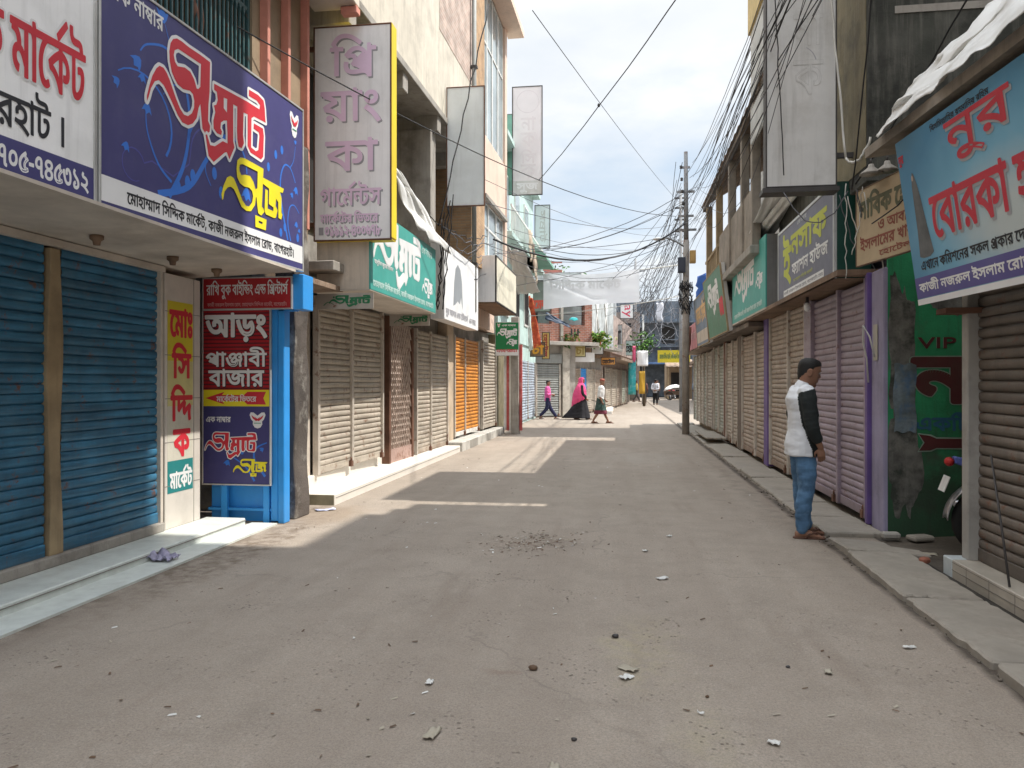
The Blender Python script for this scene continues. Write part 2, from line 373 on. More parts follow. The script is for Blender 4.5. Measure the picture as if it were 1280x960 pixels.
def ribbon(P, w0, w1, n=1):
    """outline of a tapering stroke through 2-D points"""
    if 3 <= len(P) < 10: P = [(v.x, v.y) for v in smooth_path([(a, b, 0) for a, b in P], [1]*len(P), 5)[0]]
    A, B = [], []; N = len(P)
    for i, p in enumerate(P):
        a, b = P[max(0, i-1)], P[min(N-1, i+1)]; dx, dz = b[0]-a[0], b[1]-a[1]; l = math.hypot(dx, dz) or 1
        w = w0+(w1-w0)*i/(N-1); A.append((p[0]-dz/l*w, p[1]+dx/l*w)); B.append((p[0]+dz/l*w, p[1]-dx/l*w))
    return A+B[::-1]
def arc(c, r, a0, a1, n=10, k=1.0): return [(c[0]+r*math.cos(math.radians(a0+(a1-a0)*i/n)), c[1]+k*r*math.sin(math.radians(a0+(a1-a0)*i/n))) for i in range(n+1)]
def flatmat(name, col, rough=.55, var=.10): return mat(name, col, rough=rough, var=var, scale=1.6, bump=.12, bscale=5, dirt=.12, dirtcol=tuple(v*.6+.12 for v in col), dscale=3, spec=.4)
def smooth_path(P, R, k=5):
    """Catmull-Rom through the joints, radii along with it"""
    P = [Vector(p) for p in P]; O = []; Q = []
    for i in range(len(P)-1):
        a, b, c, d = P[max(0, i-1)], P[i], P[i+1], P[min(len(P)-1, i+2)]
        for j in range(k):
            t = j/k; O.append(.5*((2*b)+(c-a)*t+(2*a-5*b+4*c-d)*t*t+(3*b-a-3*c+d)*t**3))
            u = t*t*(3-2*t); Q.append(R[i]+(R[i+1]-R[i])*u)
    return O+[P[-1]], Q+[R[-1]]
GLYPH = {
6: '62,157 ~31,-19 ~57,-52 ~46,-60 16,-30 -32,-16 ~-21,31 ~-41,51 ~-48,42 -34,21/39,243 ~0,21 ~19,30 ~32,17 20,0 ~20,0 ~32,-17 ~18,-30 0,-21 ~0,-21 ~-18,-30 ~-32,-18 -20,0 ~-20,0 ~-32,18 ~-19,30/74,243 ~0,-17 ~20,-19 16,0 ~16,0 ~20,19 0,17 ~0,17 ~-20,18 -16,0 ~-16,0 ~-20,-19',
7: '39,243 ~0,21 ~19,30 ~32,17 20,0 ~20,0 ~32,-17 ~18,-30 0,-21 ~0,-21 ~-18,-30 ~-32,-18 -20,0 ~-20,0 ~-32,18 ~-19,30/74,243 ~0,-17 ~20,-19 16,0 ~16,0 ~20,19 0,17 ~0,16 ~-20,19 -16,0 ~-16,0 ~-20,-19/39,68 ~0,21 ~19,31 ~32,16 20,0 ~20,0 ~32,-16 ~18,-30 0,-22 ~0,-20 ~-18,-31 ~-32,-17 -20,0 ~-20,0 ~-32,17 ~-19,31/74,68 ~0,-16 ~20,-20 16,0 ~16,0 ~20,20 0,16 ~0,17 ~-20,19 -16,0 ~-16,0 ~-20,-20',
8: '452,311 0,-35 -53,0 0,-276 -39,0 ~-14,30 ~-43,44 -25,16 13,33 ~19,-11 ~41,-38 11,-20 ~0,8 ~-1,13 ~-1,14 0,8 0,179 -365,0 0,35/188,46 ~-34,0 ~-62,32 ~-54,76 -24,67 37,12 ~18,-52 ~39,-67 ~50,-30 31,0 ~27,0 ~34,17 ~15,31 0,18 ~0,29 ~-31,36 -24,0 ~-16,0 ~-18,-15 0,-14 ~0,-4 ~2,-12 2,-4 -38,-8 ~-3,10 ~-3,18 0,8 ~0,18 ~20,26 ~32,12 18,0 ~30,0 ~43,-26 ~24,-46 0,-31 ~0,-27 ~-25,-46 ~-51,-28/172,232 ~-2,16 ~-25,25 -23,5 12,22 22,-6 ~28,-10 ~26,-28 2,-22',
9: '449,311 0,-35 -50,0 0,-276 -39,0 ~-14,30 ~-43,44 -25,16 13,33 ~19,-11 ~41,-38 11,-20 ~0,8 ~-1,13 ~-1,14 0,8 0,179 -365,0 0,35/188,46 ~-34,0 ~-62,32 ~-54,76 -24,67 37,12 ~18,-52 ~39,-67 ~50,-30 31,0 ~27,0 ~34,17 ~15,30 0,19 ~0,29 ~-31,36 -24,0 ~-16,0 ~-18,-15 0,-14 ~0,-4 ~2,-12 2,-4 -38,-8 ~-3,10 ~-3,18 0,8 ~0,18 ~20,26 ~32,12 18,0 ~30,0 ~43,-26 ~24,-46 0,-31 ~0,-27 ~-25,-46 ~-51,-28/172,232 ~-2,16 ~-25,25 -23,5 12,22 22,-6 ~28,-10 ~26,-28 2,-22/584,311 0,-35 -52,0 0,-276 -39,0 0,240 ~-9,19 ~-21,17 -15,0 -4,0 0,35 4,0 ~14,0 ~25,-15 8,-16 ~-1,2 ~-1,18 0,6 0,38 27,0 11,-33',
10: '179,311 ~-1,21 ~-18,18 -21,0 -36,0 ~-33,0 ~-36,8 -12,10 ~-14,10 ~-13,32 0,20 ~0,6 ~1,13 2,7 36,-2 ~0,-6 ~-2,-10 0,-4 ~0,-10 ~5,-18 5,-5 ~7,-8 ~27,-7 24,0 28,0 ~27,0 ~31,-8 11,-11 ~9,-8 ~8,-27 1,-21/121,250 ~39,0 ~49,-26 ~23,-41 0,-21 ~0,-40 ~-58,-48 -56,-4 5,6 ~23,-6 ~50,-24 ~50,-32 24,-19 -23,-27 ~-31,24 ~-52,33 ~-50,25 ~-56,19 -35,8 7,35 ~18,-6 ~32,-4 24,0 ~35,0 ~39,17 ~14,27 0,14 ~0,26 ~-38,29 -30,0 ~-18,0 ~-22,-7 ~-10,-14 0,-9 ~0,-4 ~2,-9 1,-3 -37,-7 ~-2,7 ~-3,17 0,6 ~0,18 ~22,26 ~39,14/88,232 ~-3,16 ~-25,25 -24,5 12,22 24,-6 ~28,-10 ~25,-28 2,-22/270,311 0,-35 -275,0 0,35',
12: '254,311 ~0,21 ~-19,18 -21,0 -70,0 ~-32,0 ~-36,8 -12,10 ~-14,10 ~-14,32 0,20 ~0,6 ~2,13 1,7 37,-2 ~-1,-6 ~-1,-10 0,-4 ~0,-10 ~4,-18 6,-5 ~6,-8 ~26,-7 26,0 62,0 ~26,0 ~31,-8 11,-11 ~8,-8 ~10,-27 0,-21/361,311 0,-35 -183,0 0,-90 ~0,-14 ~9,-14 9,0 ~10,0 ~20,12 ~24,26 14,20 30,5 ~16,-23 ~18,-50 0,-26 ~0,-31 ~-28,-50 ~-53,-29 -39,0 ~-32,0 ~-58,23 ~-48,51 ~-40,85 -16,61 38,10 ~18,-69 ~44,-85 ~56,-38 36,0 ~40,0 ~44,40 0,32 ~0,22 ~-12,32 -10,10 22,10 ~-14,-26 ~-32,-32 ~-32,-17 -15,0 ~-11,0 ~-20,7 -8,6 ~-8,7 ~-10,25 0,30 0,80 -145,0 0,35',
16: '256,314 ~20,0 ~28,-8 9,-9 ~9,-8 ~12,-23 0,-21 0,-245 -38,0 ~-4,15 ~-15,19 ~-21,10 -16,0 ~-18,0 ~-30,-4 ~-34,-5 -22,0 ~-17,0 ~-39,7 ~-35,22 ~-22,41 0,34 ~0,12 ~4,27 2,10 39,-5 ~-2,-7 ~-4,-22 0,-14 ~0,-22 ~13,-27 ~22,-14 ~27,-5 14,0 ~25,0 ~41,8 26,0 ~22,0 ~32,-12 11,-15 0,179 ~0,18 ~-5,16 -6,5 ~-8,7 -19,0 ~-18,0 ~-33,-16 ~-25,-24 ~-15,-29 0,-13 ~0,-4 ~4,-12 ~14,-8 12,0 ~6,0 ~10,2 5,0 3,-35 ~-4,-2 ~-17,-2 -11,0 ~-24,0 ~-37,30 0,31 ~0,20 ~21,42 ~36,34 ~46,22',
18: '254,314 ~39,0 ~43,-38 0,-34 ~0,-24 ~-25,-38 ~-43,-28 -28,-11 -16,36 ~34,11 ~38,30 0,23 ~0,19 ~-22,19 -20,0 ~-18,0 ~-32,-12 ~-24,-19 ~-14,-20 0,-8 ~0,-8 ~10,-12 17,-2 -11,-38 ~-28,6 ~-28,28 0,22 ~0,16 ~20,35 ~36,29 ~46,18/340,112 ~0,-41 ~-61,-50 -53,0 ~-34,0 ~-64,25 ~-53,55 ~-45,89 -16,64 38,10 ~20,-71 ~49,-91 ~65,-43 42,0 ~31,0 ~41,27 0,28 ~0,20 ~-26,26 -20,9 40,17 ~22,-12 ~24,-38',
20: '408,311 0,-35 -162,0 0,-32 0,-8 0,-236 -38,0 ~-15,30 ~-52,52 ~-67,35 -36,5 -20,48 ~49,28 ~97,44 54,16 -10,-20 0,38 -213,0 0,35/208,234 10,-15 ~-26,-7 ~-54,-23 ~-52,-25 -21,-12 ~28,-6 ~59,-30 ~50,-45 12,-26 -4,-1 ~-1,12 ~-1,22 0,16/380,144 ~0,-16 ~-12,-30 ~-30,-19 -26,0 ~-8,0 ~-14,1 -7,2 3,36 ~3,-1 ~9,-1 5,0 ~24,0 ~15,19 0,13 ~0,26 ~-52,38 -50,7 1,37 ~39,-4 ~62,-30 ~38,-48',
21: '353,311 0,-35 -53,0 0,-276 -38,0 ~-14,20 ~-36,38 ~-44,32 ~-53,24 -32,5 -12,47 24,-18 ~47,-8 ~64,-32 ~44,-40 13,-20 ~-1,12 ~0,23 0,13 0,248 26,0 12,-33/225,235 ~0,-29 ~-31,-40 ~-55,-24 -35,-4 -23,4 -10,24 ~41,2 ~51,18 ~25,28 0,19 ~0,15 ~-14,26 -16,12 28,26 ~16,-15 ~23,-39/91,215 ~-31,0 ~-36,31 0,28 ~0,12 ~7,20 5,8 38,-10 ~-4,-6 ~-5,-14 0,-8 ~0,-13 ~15,-13 11,0 ~10,0 ~22,8 ~23,24 12,24 28,6 0,-24 ~-10,-22 ~-28,-33 ~-35,-18',
22: '242,0 0,212 10,-31 ~-17,25 ~-31,36 ~-28,24 ~-28,12 -16,0 ~-27,0 ~-33,-28 -12,-18 -7,-4 ~7,7 ~29,9 19,0 ~23,0 ~29,-18 ~13,-28 0,-14 ~0,-29 ~-40,-47 -42,-22 -25,36 ~27,12 ~40,28 0,20 ~0,12 ~-17,14 -16,0 ~-13,0 ~-23,-6 -12,-6 -41,33 ~15,26 ~36,39 ~41,20 25,0 ~24,0 ~42,-17 ~40,-35 20,-26 -10,6 ~0,6 ~-2,30 0,14 0,52 26,0 12,-33 53,0 0,-35 -53,0 0,-276',
25: '288,311 0,-35 -202,0 0,-16 -2,-31 ~1,-7 ~1,-22 0,-11 0,-87 ~0,-22 ~5,-18 3,-4 ~10,-10 18,0 ~20,0 ~34,19 14,14 ~14,15 ~15,34 0,18 ~0,16 ~-19,10 -16,0 -2,0 ~-24,0 ~-28,8 -12,6 ~-12,7 ~-20,17 -6,12 6,43 ~10,-18 ~23,-25 ~35,-12 26,0 8,0 ~20,0 ~20,-6 8,-4 ~12,-8 ~10,-24 0,-17 ~0,-31 ~-28,-56 -22,-18 ~-20,-17 ~-42,-19 -27,0 ~-19,0 ~-26,11 -8,9 ~-8,9 ~-10,27 0,28 0,180 -53,0 0,35',
27: '200,32 ~-29,0 ~-54,20 ~-47,47 ~-40,77 -16,56 38,10 ~18,-61 ~42,-77 ~54,-34 36,0 ~37,0 ~38,32 0,32 ~0,16 ~-8,22 -4,7 30,0 ~-14,-15 ~-31,-22 ~-34,-14 -20,0 ~-20,0 ~-30,16 ~-17,28 0,20 ~0,22 ~31,46 37,16 ~-10,0 ~-25,0 -13,0 -154,0 0,35 469,0 0,-35 -157,0 ~-12,0 ~-19,0 -8,1 ~-42,-19 ~-44,-31 ~-14,-25 0,-12 ~0,-14 ~16,-12 10,0 ~18,0 ~30,18 20,16 42,-16 ~5,-10 ~6,-29 0,-16 ~0,-25 ~-23,-44 ~-50,-26/400,102 ~0,-24 ~8,-45 10,-28 -38,-9 ~-8,30 ~-10,55 0,30 ~0,27 ~9,42 7,14 ~-38,0 ~-54,19 ~-36,35 -12,24 38,8 ~8,-15 ~24,-23 ~39,-12 29,0 ~6,0 ~14,0 7,1 19,-35 ~-12,-22 ~-10,-44',
30: '288,311 0,-35 -202,0 0,-174 ~0,-22 ~5,-18 3,-4 ~10,-10 18,0 ~20,0 ~34,19 14,14 ~14,15 ~16,36 0,18 ~0,16 ~-16,16 -19,0 ~-6,0 ~-14,-2 -7,-2 -5,36 ~9,2 ~21,4 11,0 ~19,0 ~29,-14 ~16,-30 0,-24 ~0,-30 ~-28,-56 -22,-18 ~-19,-16 ~-43,-20 -26,0 ~-19,0 ~-27,11 -8,9 ~-8,9 ~-10,27 0,28 0,180 -53,0 0,35/198,311 ~-1,21 ~-19,18 -20,0 -48,0 ~-32,0 ~-36,8 -12,10 ~-14,10 ~-13,32 0,20 ~0,6 ~1,12 2,8 36,-2 ~0,-6 ~-2,-8 0,-6 ~0,-10 ~5,-18 5,-5 ~7,-8 ~27,-7 24,0 39,0 ~27,0 ~30,-8 12,-11 ~8,-8 ~9,-27 1,-21',
32: '361,311 0,-35 -183,0 0,-90 ~0,-14 ~9,-14 9,0 ~10,0 ~20,12 ~24,26 14,20 30,5 ~16,-23 ~18,-50 0,-26 ~0,-31 ~-28,-50 ~-53,-29 -39,0 ~-32,0 ~-58,23 ~-48,51 ~-40,85 -16,61 38,10 ~18,-69 ~44,-85 ~56,-38 36,0 ~40,0 ~44,40 0,32 ~0,22 ~-12,32 -10,10 22,10 ~-14,-26 ~-32,-32 ~-32,-17 -15,0 ~-11,0 ~-20,7 -8,6 ~-8,7 ~-10,25 0,30 0,80 -145,0 0,35',
35: '204,25 ~-42,0 ~-70,41 ~-57,90 -21,77 38,10 ~18,-62 ~42,-80 ~54,-38 36,0 ~24,0 ~32,11 ~20,22 ~8,27 0,16 ~0,21 ~-16,34 ~-28,20 -20,0 ~-20,0 ~-18,-16 0,-14 ~0,-6 ~2,-10 3,-8 -39,-7 ~-2,9 ~-4,18 0,10 ~0,20 ~20,26 ~34,14 22,0 ~31,0 ~47,-28 ~27,-52 0,-33 ~0,-31 ~-27,-51 ~-54,-30/358,311 0,-35 -363,0 0,35',
37: '306,311 0,-35 -226,0 0,-150 -8,10 ~20,23 ~52,39 ~60,32 34,13 32,-32 ~-10,-17 ~-11,-34 ~-5,-36 0,-22 ~0,-24 ~8,-45 9,-28 -37,-9 ~-10,30 ~-10,55 0,30 ~0,21 ~6,36 ~11,28 5,9 6,-3 ~-28,-11 ~-54,-33 ~-52,-43 -28,-27 -29,20 0,168 -46,0 0,35',
38: '303,311 0,-35 -53,0 0,-276 -38,0 ~-15,30 ~-53,50 ~-68,36 -38,6 -20,48 ~48,28 ~103,48 55,16 -12,-21 0,70/212,237 10,-14 ~-38,-13 ~-84,-36 -35,-22 ~27,-6 ~61,-29 ~52,-44 14,-29 -5,0 ~0,12 ~-2,22 0,16/120,314 ~6,0 ~14,-1 6,-1 -2,-36 ~-4,0 ~-8,1 -6,0 ~-16,0 ~-16,-13 0,-10 ~0,-12 ~23,-19 29,-11 -30,-23 ~-18,9 ~-28,22 ~-16,26 0,16 ~0,14 ~14,24 ~30,14',
39: '307,311 0,-35 -53,0 0,-276 -38,0 0,122 8,-28 ~-16,22 ~-40,38 ~-40,22 -20,0 ~-18,0 ~-26,-20 0,-19 ~0,-15 ~21,-22 22,-8 -19,-36 ~-30,13 ~-35,43 0,26 ~0,25 ~23,33 ~37,16 19,0 ~26,0 ~43,-18 ~37,-32 18,-20 -8,-2 ~-1,12 ~-1,22 0,12 0,90 -221,0 0,35',
40: '363,311 0,-35 -53,0 0,-276 -38,0 0,198 11,-32 ~-21,30 ~-34,42 ~-30,28 ~-31,12 -18,0 ~-20,0 ~-33,-15 ~-26,-25 -12,-14 -4,-2 ~8,6 ~16,4 9,0 ~29,0 ~27,-31 0,-23 ~0,-6 ~-1,-10 -1,-2 -9,3 ~6,7 ~12,12 ~12,12 6,6 62,58 25,-26 -142,-134 -29,27 40,39 -18,-22 -14,-11 ~7,9 ~11,19 0,13 ~0,12 ~-16,15 -14,0 ~-8,0 ~-15,-4 -8,-5 -38,36 ~20,26 ~42,40 ~46,22 27,0 ~28,0 ~44,-20 ~42,-42 24,-32 -10,3 ~-1,12 ~-1,28 0,16 0,65 26,0 12,-33',
41: '424,311 0,-35 -359,0 -8,4 ~21,-5 ~42,-22 ~37,-25 11,-12 2,-28 ~-18,-8 ~-39,-19 ~-37,-19 -14,-10 -5,9 ~39,-8 ~59,-25 ~47,-35 22,-23 ~-1,8 ~-1,18 0,10 0,169 7,0 ~27,0 ~52,-9 ~44,-21 18,-18 ~12,-13 ~14,-31 0,-19 ~0,-16 ~-14,-30 ~-30,-19 -24,0 ~-8,0 ~-14,1 -8,2 3,35 ~3,-1 ~9,0 5,0 ~24,0 ~15,19 0,13 ~0,26 ~-51,38 -45,5 0,-217 -39,0 ~-20,28 ~-50,42 ~-65,28 -45,8 -18,46 ~16,10 ~34,19 ~35,18 17,8 ~-19,15 ~-49,22 -34,7 16,34 0,-9 -45,0 0,35',
42: '303,311 0,-35 -53,0 0,-276 -38,0 ~-15,30 ~-53,50 ~-68,36 -38,6 -20,48 ~48,28 ~103,48 55,16 -12,-21 0,35 -217,0 0,35/212,237 10,-14 ~-38,-13 ~-84,-36 -35,-22 ~27,-6 ~61,-29 ~52,-44 14,-29 -5,0 ~0,12 ~-2,22 0,16',
43: '211,22 ~-33,0 ~-56,20 ~-50,50 ~-41,80 -17,60 38,10 ~18,-66 ~46,-80 ~58,-36 36,0 ~26,0 ~38,18 ~20,34 0,22 ~0,14 ~-6,24 ~-10,20 -7,7 24,39 ~19,-28 ~18,-52 0,-25 ~0,-31 ~-28,-51 ~-54,-29/192,142 ~-32,0 ~-36,32 0,27 ~0,11 ~8,23 4,8 40,-12 ~-4,-5 ~-6,-15 0,-8 ~0,-13 ~15,-12 12,0 ~11,0 ~20,8 ~25,23 15,24 31,5 -4,-27 ~-13,-23 ~-30,-30 ~-34,-16/366,311 0,-35 -371,0 0,35',
44: '316,311 0,-35 -52,0 0,-276 -39,0 0,68 9,-27 ~-18,27 ~-35,44 ~-39,28 -24,0 ~-18,0 ~-26,-18 0,-20 ~0,-16 ~24,-22 24,-8 -13,-39 ~-27,9 ~-34,28 ~-15,32 0,18 ~0,24 ~23,32 ~37,16 19,0 ~30,0 ~45,-22 ~35,-36 14,-24 -9,-1 ~-1,11 ~-1,24 0,12 0,136 -230,0 0,35/150,162 ~0,-4 ~-1,-6 -1,-2 -38,11 ~0,29 ~-18,35 ~-40,19 -33,3 7,36 22,-7 ~24,-2 ~38,-15 ~26,-28 ~14,-41',
46: '303,311 0,-35 -53,0 0,-276 -38,0 ~-15,30 ~-53,50 ~-68,36 -38,6 -20,48 ~48,28 ~103,48 55,16 -12,-21 0,35 -217,0 0,35/212,237 10,-14 ~-38,-13 ~-84,-36 -35,-22 ~27,-6 ~61,-29 ~52,-44 14,-29 -5,0 ~0,12 ~-2,22 0,16/92,-3 ~-12,0 ~-18,16 0,13 ~0,13 ~18,17 12,0 ~13,0 ~17,-17 0,-13 ~0,-13 ~-17,-16',
47: '370,311 0,-35 -52,0 0,-276 -38,0 0,168 2,-14 ~-10,16 ~-25,20 -15,0 ~-7,0 ~-15,-6 ~-11,-15 0,-15 ~0,-6 ~1,-8 0,-4 -32,-3 ~-2,21 ~-18,28 ~-26,15 -16,0 ~-13,0 ~-19,-11 ~-10,-17 0,-11 ~0,-20 ~30,-28 26,-10 -13,-36 ~-24,7 ~-38,26 ~-22,38 0,25 ~0,22 ~22,33 ~37,18 22,0 ~26,0 ~38,-19 16,-22 -7,0 ~5,16 ~28,18 16,0 ~18,0 ~26,-14 16,-14 -5,-7 ~-1,11 ~0,20 0,12 0,42 -285,0 0,35',
48: '344,311 0,-35 -53,0 0,-276 -39,0 0,256 3,10 ~-1,8 ~-2,18 0,12 0,40 27,0 12,-33/180,314 ~20,0 ~33,-14 ~26,-28 8,-18 -2,-52 ~-15,36 ~-42,40 -26,0 ~-20,0 ~-24,-22 0,-20 ~0,-20 ~32,-26 36,-2 -3,-38 ~-33,2 ~-42,23 ~-20,37 0,25 ~0,27 ~20,34 ~34,16/38,314 ~22,0 ~37,-16 ~24,-38 0,-30 ~0,-20 ~-20,-37 ~-41,-23 -33,0 -3,38 ~26,1 ~28,13 ~12,22 0,10 ~0,20 ~-26,24 -26,0 ~-9,0 ~-17,-2 -12,-4 -4,38 ~12,2 ~20,2',
50: '346,311 0,-35 -52,0 0,-276 -39,0 0,176 11,-31 ~-15,21 ~-23,22 -10,0 ~-7,0 ~-12,-8 ~-15,-23 -12,-23 ~-14,-24 ~-22,-32 ~-24,-14 -18,0 ~-14,0 ~-24,10 ~-24,26 -14,22 30,18 ~14,-24 ~18,-14 10,0 ~8,0 ~16,10 ~18,26 12,22 12,17 ~13,27 ~24,20 15,0 ~16,0 ~26,-18 18,-19 -10,-1 ~-2,12 ~-1,20 0,11 0,47 -260,0 0,35/136,136 ~-6,34 ~-10,40 -13,10 ~-13,12 ~-42,12 -33,4 7,38 28,-10 ~28,-5 ~38,-14 ~24,-23 ~12,-32 2,-24',
51: '121,250 ~39,0 ~49,-26 ~23,-41 0,-21 ~0,-40 ~-58,-48 -56,-4 5,6 ~23,-6 ~50,-24 ~50,-32 24,-19 -23,-27 ~-31,24 ~-52,33 ~-50,25 ~-56,19 -35,8 7,35 ~18,-6 ~32,-4 24,0 ~35,0 ~39,17 ~14,27 0,14 ~0,26 ~-38,29 -30,0 ~-18,0 ~-22,-7 ~-10,-14 0,-9 ~0,-4 ~2,-9 1,-3 -37,-7 ~-2,7 ~-3,17 0,6 ~0,18 ~22,26 ~39,14/88,232 ~-3,16 ~-25,25 -24,5 12,22 24,-6 ~28,-10 ~25,-28 2,-22/270,311 0,-35 -275,0 0,35',
54: '138,311 0,-35 -52,0 0,-276 -39,0 0,234 ~-6,18 ~-23,24 -19,0 -4,0 0,35 7,0 ~12,0 ~26,-15 8,-16 ~0,2 ~-1,18 0,6 0,38 27,0 11,-33',
55: '138,311 0,-35 -52,0 0,-276 -39,0 0,276 -52,0 0,35 46,0 ~-8,9 ~-17,22 -6,10 ~17,30 ~39,48 ~53,28 37,0 ~27,0 ~49,-12 ~46,-25 ~48,-35 26,-20 -20,-28 ~-35,28 ~-55,38 ~-51,18 -29,0 ~-27,0 ~-41,-19 ~-29,-34 -12,-23 ~4,-7 ~14,-18 9,-10',
56: '138,276 -52,0 0,-276 -39,0 0,276 -52,0 0,35 52,0 ~-2,33 ~-29,44 ~-48,25 ~-60,11 -34,0 ~-30,0 ~-42,-6 ~-23,-12 0,-10 ~0,-10 ~24,-4 15,0 48,0 ~26,0 ~31,-10 9,-10 ~10,-9 ~8,-26 0,-19 -34,0 ~0,12 ~-5,15 -5,4 ~-6,4 ~-14,3 -13,0 -49,0 ~-21,0 ~-31,6 -10,4 ~-12,8 ~-10,20 0,10 ~0,30 ~64,34 67,0 ~101,0 ~110,-71 5,-76 51,0',
57: '-143,-133 ~-13,0 ~-32,11 ~-23,26 0,20 ~0,26 ~39,30 35,0 ~31,0 ~58,-22 ~59,-40 33,-26 -22,-28 ~-34,28 ~-54,38 ~-50,18 -24,0 ~-18,0 ~-18,-14 0,-10 ~0,-14 ~20,-12 13,0 ~19,0 ~22,16 ~12,22 ~4,25 0,9 0,34 38,0 0,-26 ~0,-14 ~-6,-38 ~-20,-36 ~-38,-23',
61: '178,311 0,-35 -10,0 ~-16,-4 ~-36,-24 ~-32,-37 ~-20,-50 0,-30 ~0,-36 ~22,-43 ~32,-18 16,0 ~12,0 ~17,6 11,6 18,-30 ~-14,-10 ~-30,-8 -16,0 ~-32,0 ~-48,32 ~-28,60 0,40 ~0,41 ~32,67 ~52,46 32,10 -32,-16 ~-9,-2 ~-21,0 -13,0 -70,0 0,35',
68: '361,311 0,-35 -183,0 0,-90 ~0,-14 ~9,-14 9,0 ~10,0 ~20,12 ~24,26 14,20 30,5 ~16,-23 ~18,-50 0,-26 ~0,-31 ~-28,-50 ~-53,-29 -39,0 ~-32,0 ~-58,23 ~-48,51 ~-40,85 -16,61 38,10 ~18,-69 ~44,-85 ~56,-38 36,0 ~40,0 ~44,40 0,32 ~0,22 ~-12,32 -10,10 22,10 ~-14,-26 ~-32,-32 ~-32,-17 -15,0 ~-11,0 ~-20,7 -8,6 ~-8,7 ~-10,25 0,30 0,80 -145,0 0,35/182,-74 ~-13,0 ~-17,16 0,12 ~0,14 ~17,16 13,0 ~12,0 ~18,-16 0,-14 ~0,-12 ~-18,-16',
70: '318,311 0,-35 -52,0 0,-276 -39,0 ~-21,28 ~-51,42 ~-67,30 -46,6 -18,46 ~16,10 ~34,19 ~35,18 17,8 ~-19,15 ~-49,22 -34,7 16,34 0,-9 -45,0 0,35/227,276 -159,0 -11,4 ~21,-5 ~42,-22 ~37,-25 11,-12 2,-28 ~-18,-8 ~-39,-19 ~-37,-19 -14,-10 -6,8 ~44,-6 ~64,-28 ~50,-40 21,-24 -7,-2 ~0,10 ~-1,24 0,12/90,-3 ~-12,0 ~-18,16 0,13 ~0,13 ~18,17 12,0 ~12,0 ~18,-17 0,-13 ~0,-13 ~-18,-16',
75: '145,46 ~-31,0 ~-50,24 ~-28,49 0,37 ~0,30 ~24,52 ~50,34 40,0 ~40,0 ~48,-31 ~22,-51 0,-30 ~0,-30 ~-24,-52 ~-51,-32/150,236 ~-20,0 ~-34,-18 ~-20,-37 0,-25 ~0,-21 ~14,-34 ~30,-20 26,0 ~22,0 ~34,21 ~18,36 0,24 ~0,23 ~-16,33 ~-30,18',
76: '144,0 ~-43,0 ~-39,36 0,25 ~0,19 ~24,34 31,8 15,-38 ~-16,-4 ~-14,-11 0,-9 ~0,-10 ~21,-12 20,0 ~31,0 ~34,30 0,22 ~0,16 ~-12,23 ~-28,26 -24,17 ~-32,22 ~-35,30 ~-15,26 0,14 ~0,12 ~14,28 12,12 34,-18 ~-8,-8 ~-8,-14 0,-8 ~0,-6 ~4,-12 ~12,-14 ~26,-20 21,-14 ~29,-20 ~34,-33 ~14,-35 0,-23 ~0,-28 ~-26,-41 ~-46,-22',
77: '64,270 ~0,10 ~10,22 11,14 31,-18 ~-6,-6 ~-4,-12 0,-6 ~0,-6 ~8,-10 ~22,-6 22,-4 ~52,-10 ~40,-40 0,-30 ~0,-34 ~-56,-46 -50,-4 ~-4,0 ~-10,2 -6,2 20,4 ~22,-8 ~46,-23 ~44,-29 20,-18 -22,-27 ~-30,25 ~-50,33 ~-50,23 ~-56,16 -36,8 8,36 ~18,-5 ~36,-7 26,0 ~51,0 ~39,28 0,22 ~0,12 ~-11,18 ~-28,12 -26,6 ~-29,6 ~-36,14 ~-16,22',
78: '276,148 ~0,-36 ~-20,-58 ~-46,-34 -36,0 ~-28,0 ~-46,18 ~-40,48 ~-33,89 -13,70 38,10 ~16,-75 ~32,-86 ~43,-36 28,0 ~25,0 ~30,24 ~12,40 0,26 ~0,30 ~-18,48 ~-28,28 -18,0 ~-14,0 ~-14,-13 0,-12 ~0,-8 ~4,-16 6,-10 -40,-11 ~-6,13 ~-6,25 0,12 ~0,20 ~20,25 ~30,11 14,0 ~36,0 ~48,-39 ~24,-65',
79: '148,0 ~-58,0 ~-59,47 0,38 ~0,28 ~40,41 43,14 0,-12 ~-26,12 ~-34,22 ~-17,26 0,20 ~0,20 ~25,34 ~48,21 35,0 ~43,0 ~50,-21 ~22,-34 0,-18 ~0,-21 ~-20,-29 ~-34,-20 -22,-8 -2,10 ~40,-13 ~43,-37 0,-34 ~0,-43 ~-61,-43/148,36 ~40,0 ~37,28 0,22 ~0,16 ~-23,24 ~-35,16 -19,4 ~-38,-10 ~-38,-30 0,-22 ~0,-20 ~38,-28/148,182 ~18,4 ~32,15 ~21,21 0,14 ~0,18 ~-37,22 -36,0 ~-18,0 ~-32,-10 ~-19,-17 0,-13 ~0,-19 ~33,-25',
80: '156,0 ~-38,0 ~-60,29 ~-34,55 0,40 ~0,40 ~45,66 ~82,58 56,26 19,-26 ~-4,-7 ~-5,-14 0,-7 ~0,-15 ~23,-17 19,0 ~1,0 ~4,0 2,0 17,-28 ~-28,-16 ~-39,-28 ~-20,-28 0,-18 ~0,-14 ~21,-24 29,0 ~5,0 ~9,0 4,1 16,-43 ~-24,-14 ~-64,-16/160,36 ~16,0 ~22,2 ~20,4 12,4 -1,-2 ~-37,5 ~-34,36 0,26 ~0,19 ~18,34 ~35,32 27,17 -2,-13 ~-17,2 ~-23,16 ~-12,23 0,13 ~0,5 ~2,10 2,5 4,-8 ~-38,-18 ~-56,-46 ~-33,-52 0,-31 ~0,-31 ~28,-37 ~43,-15',
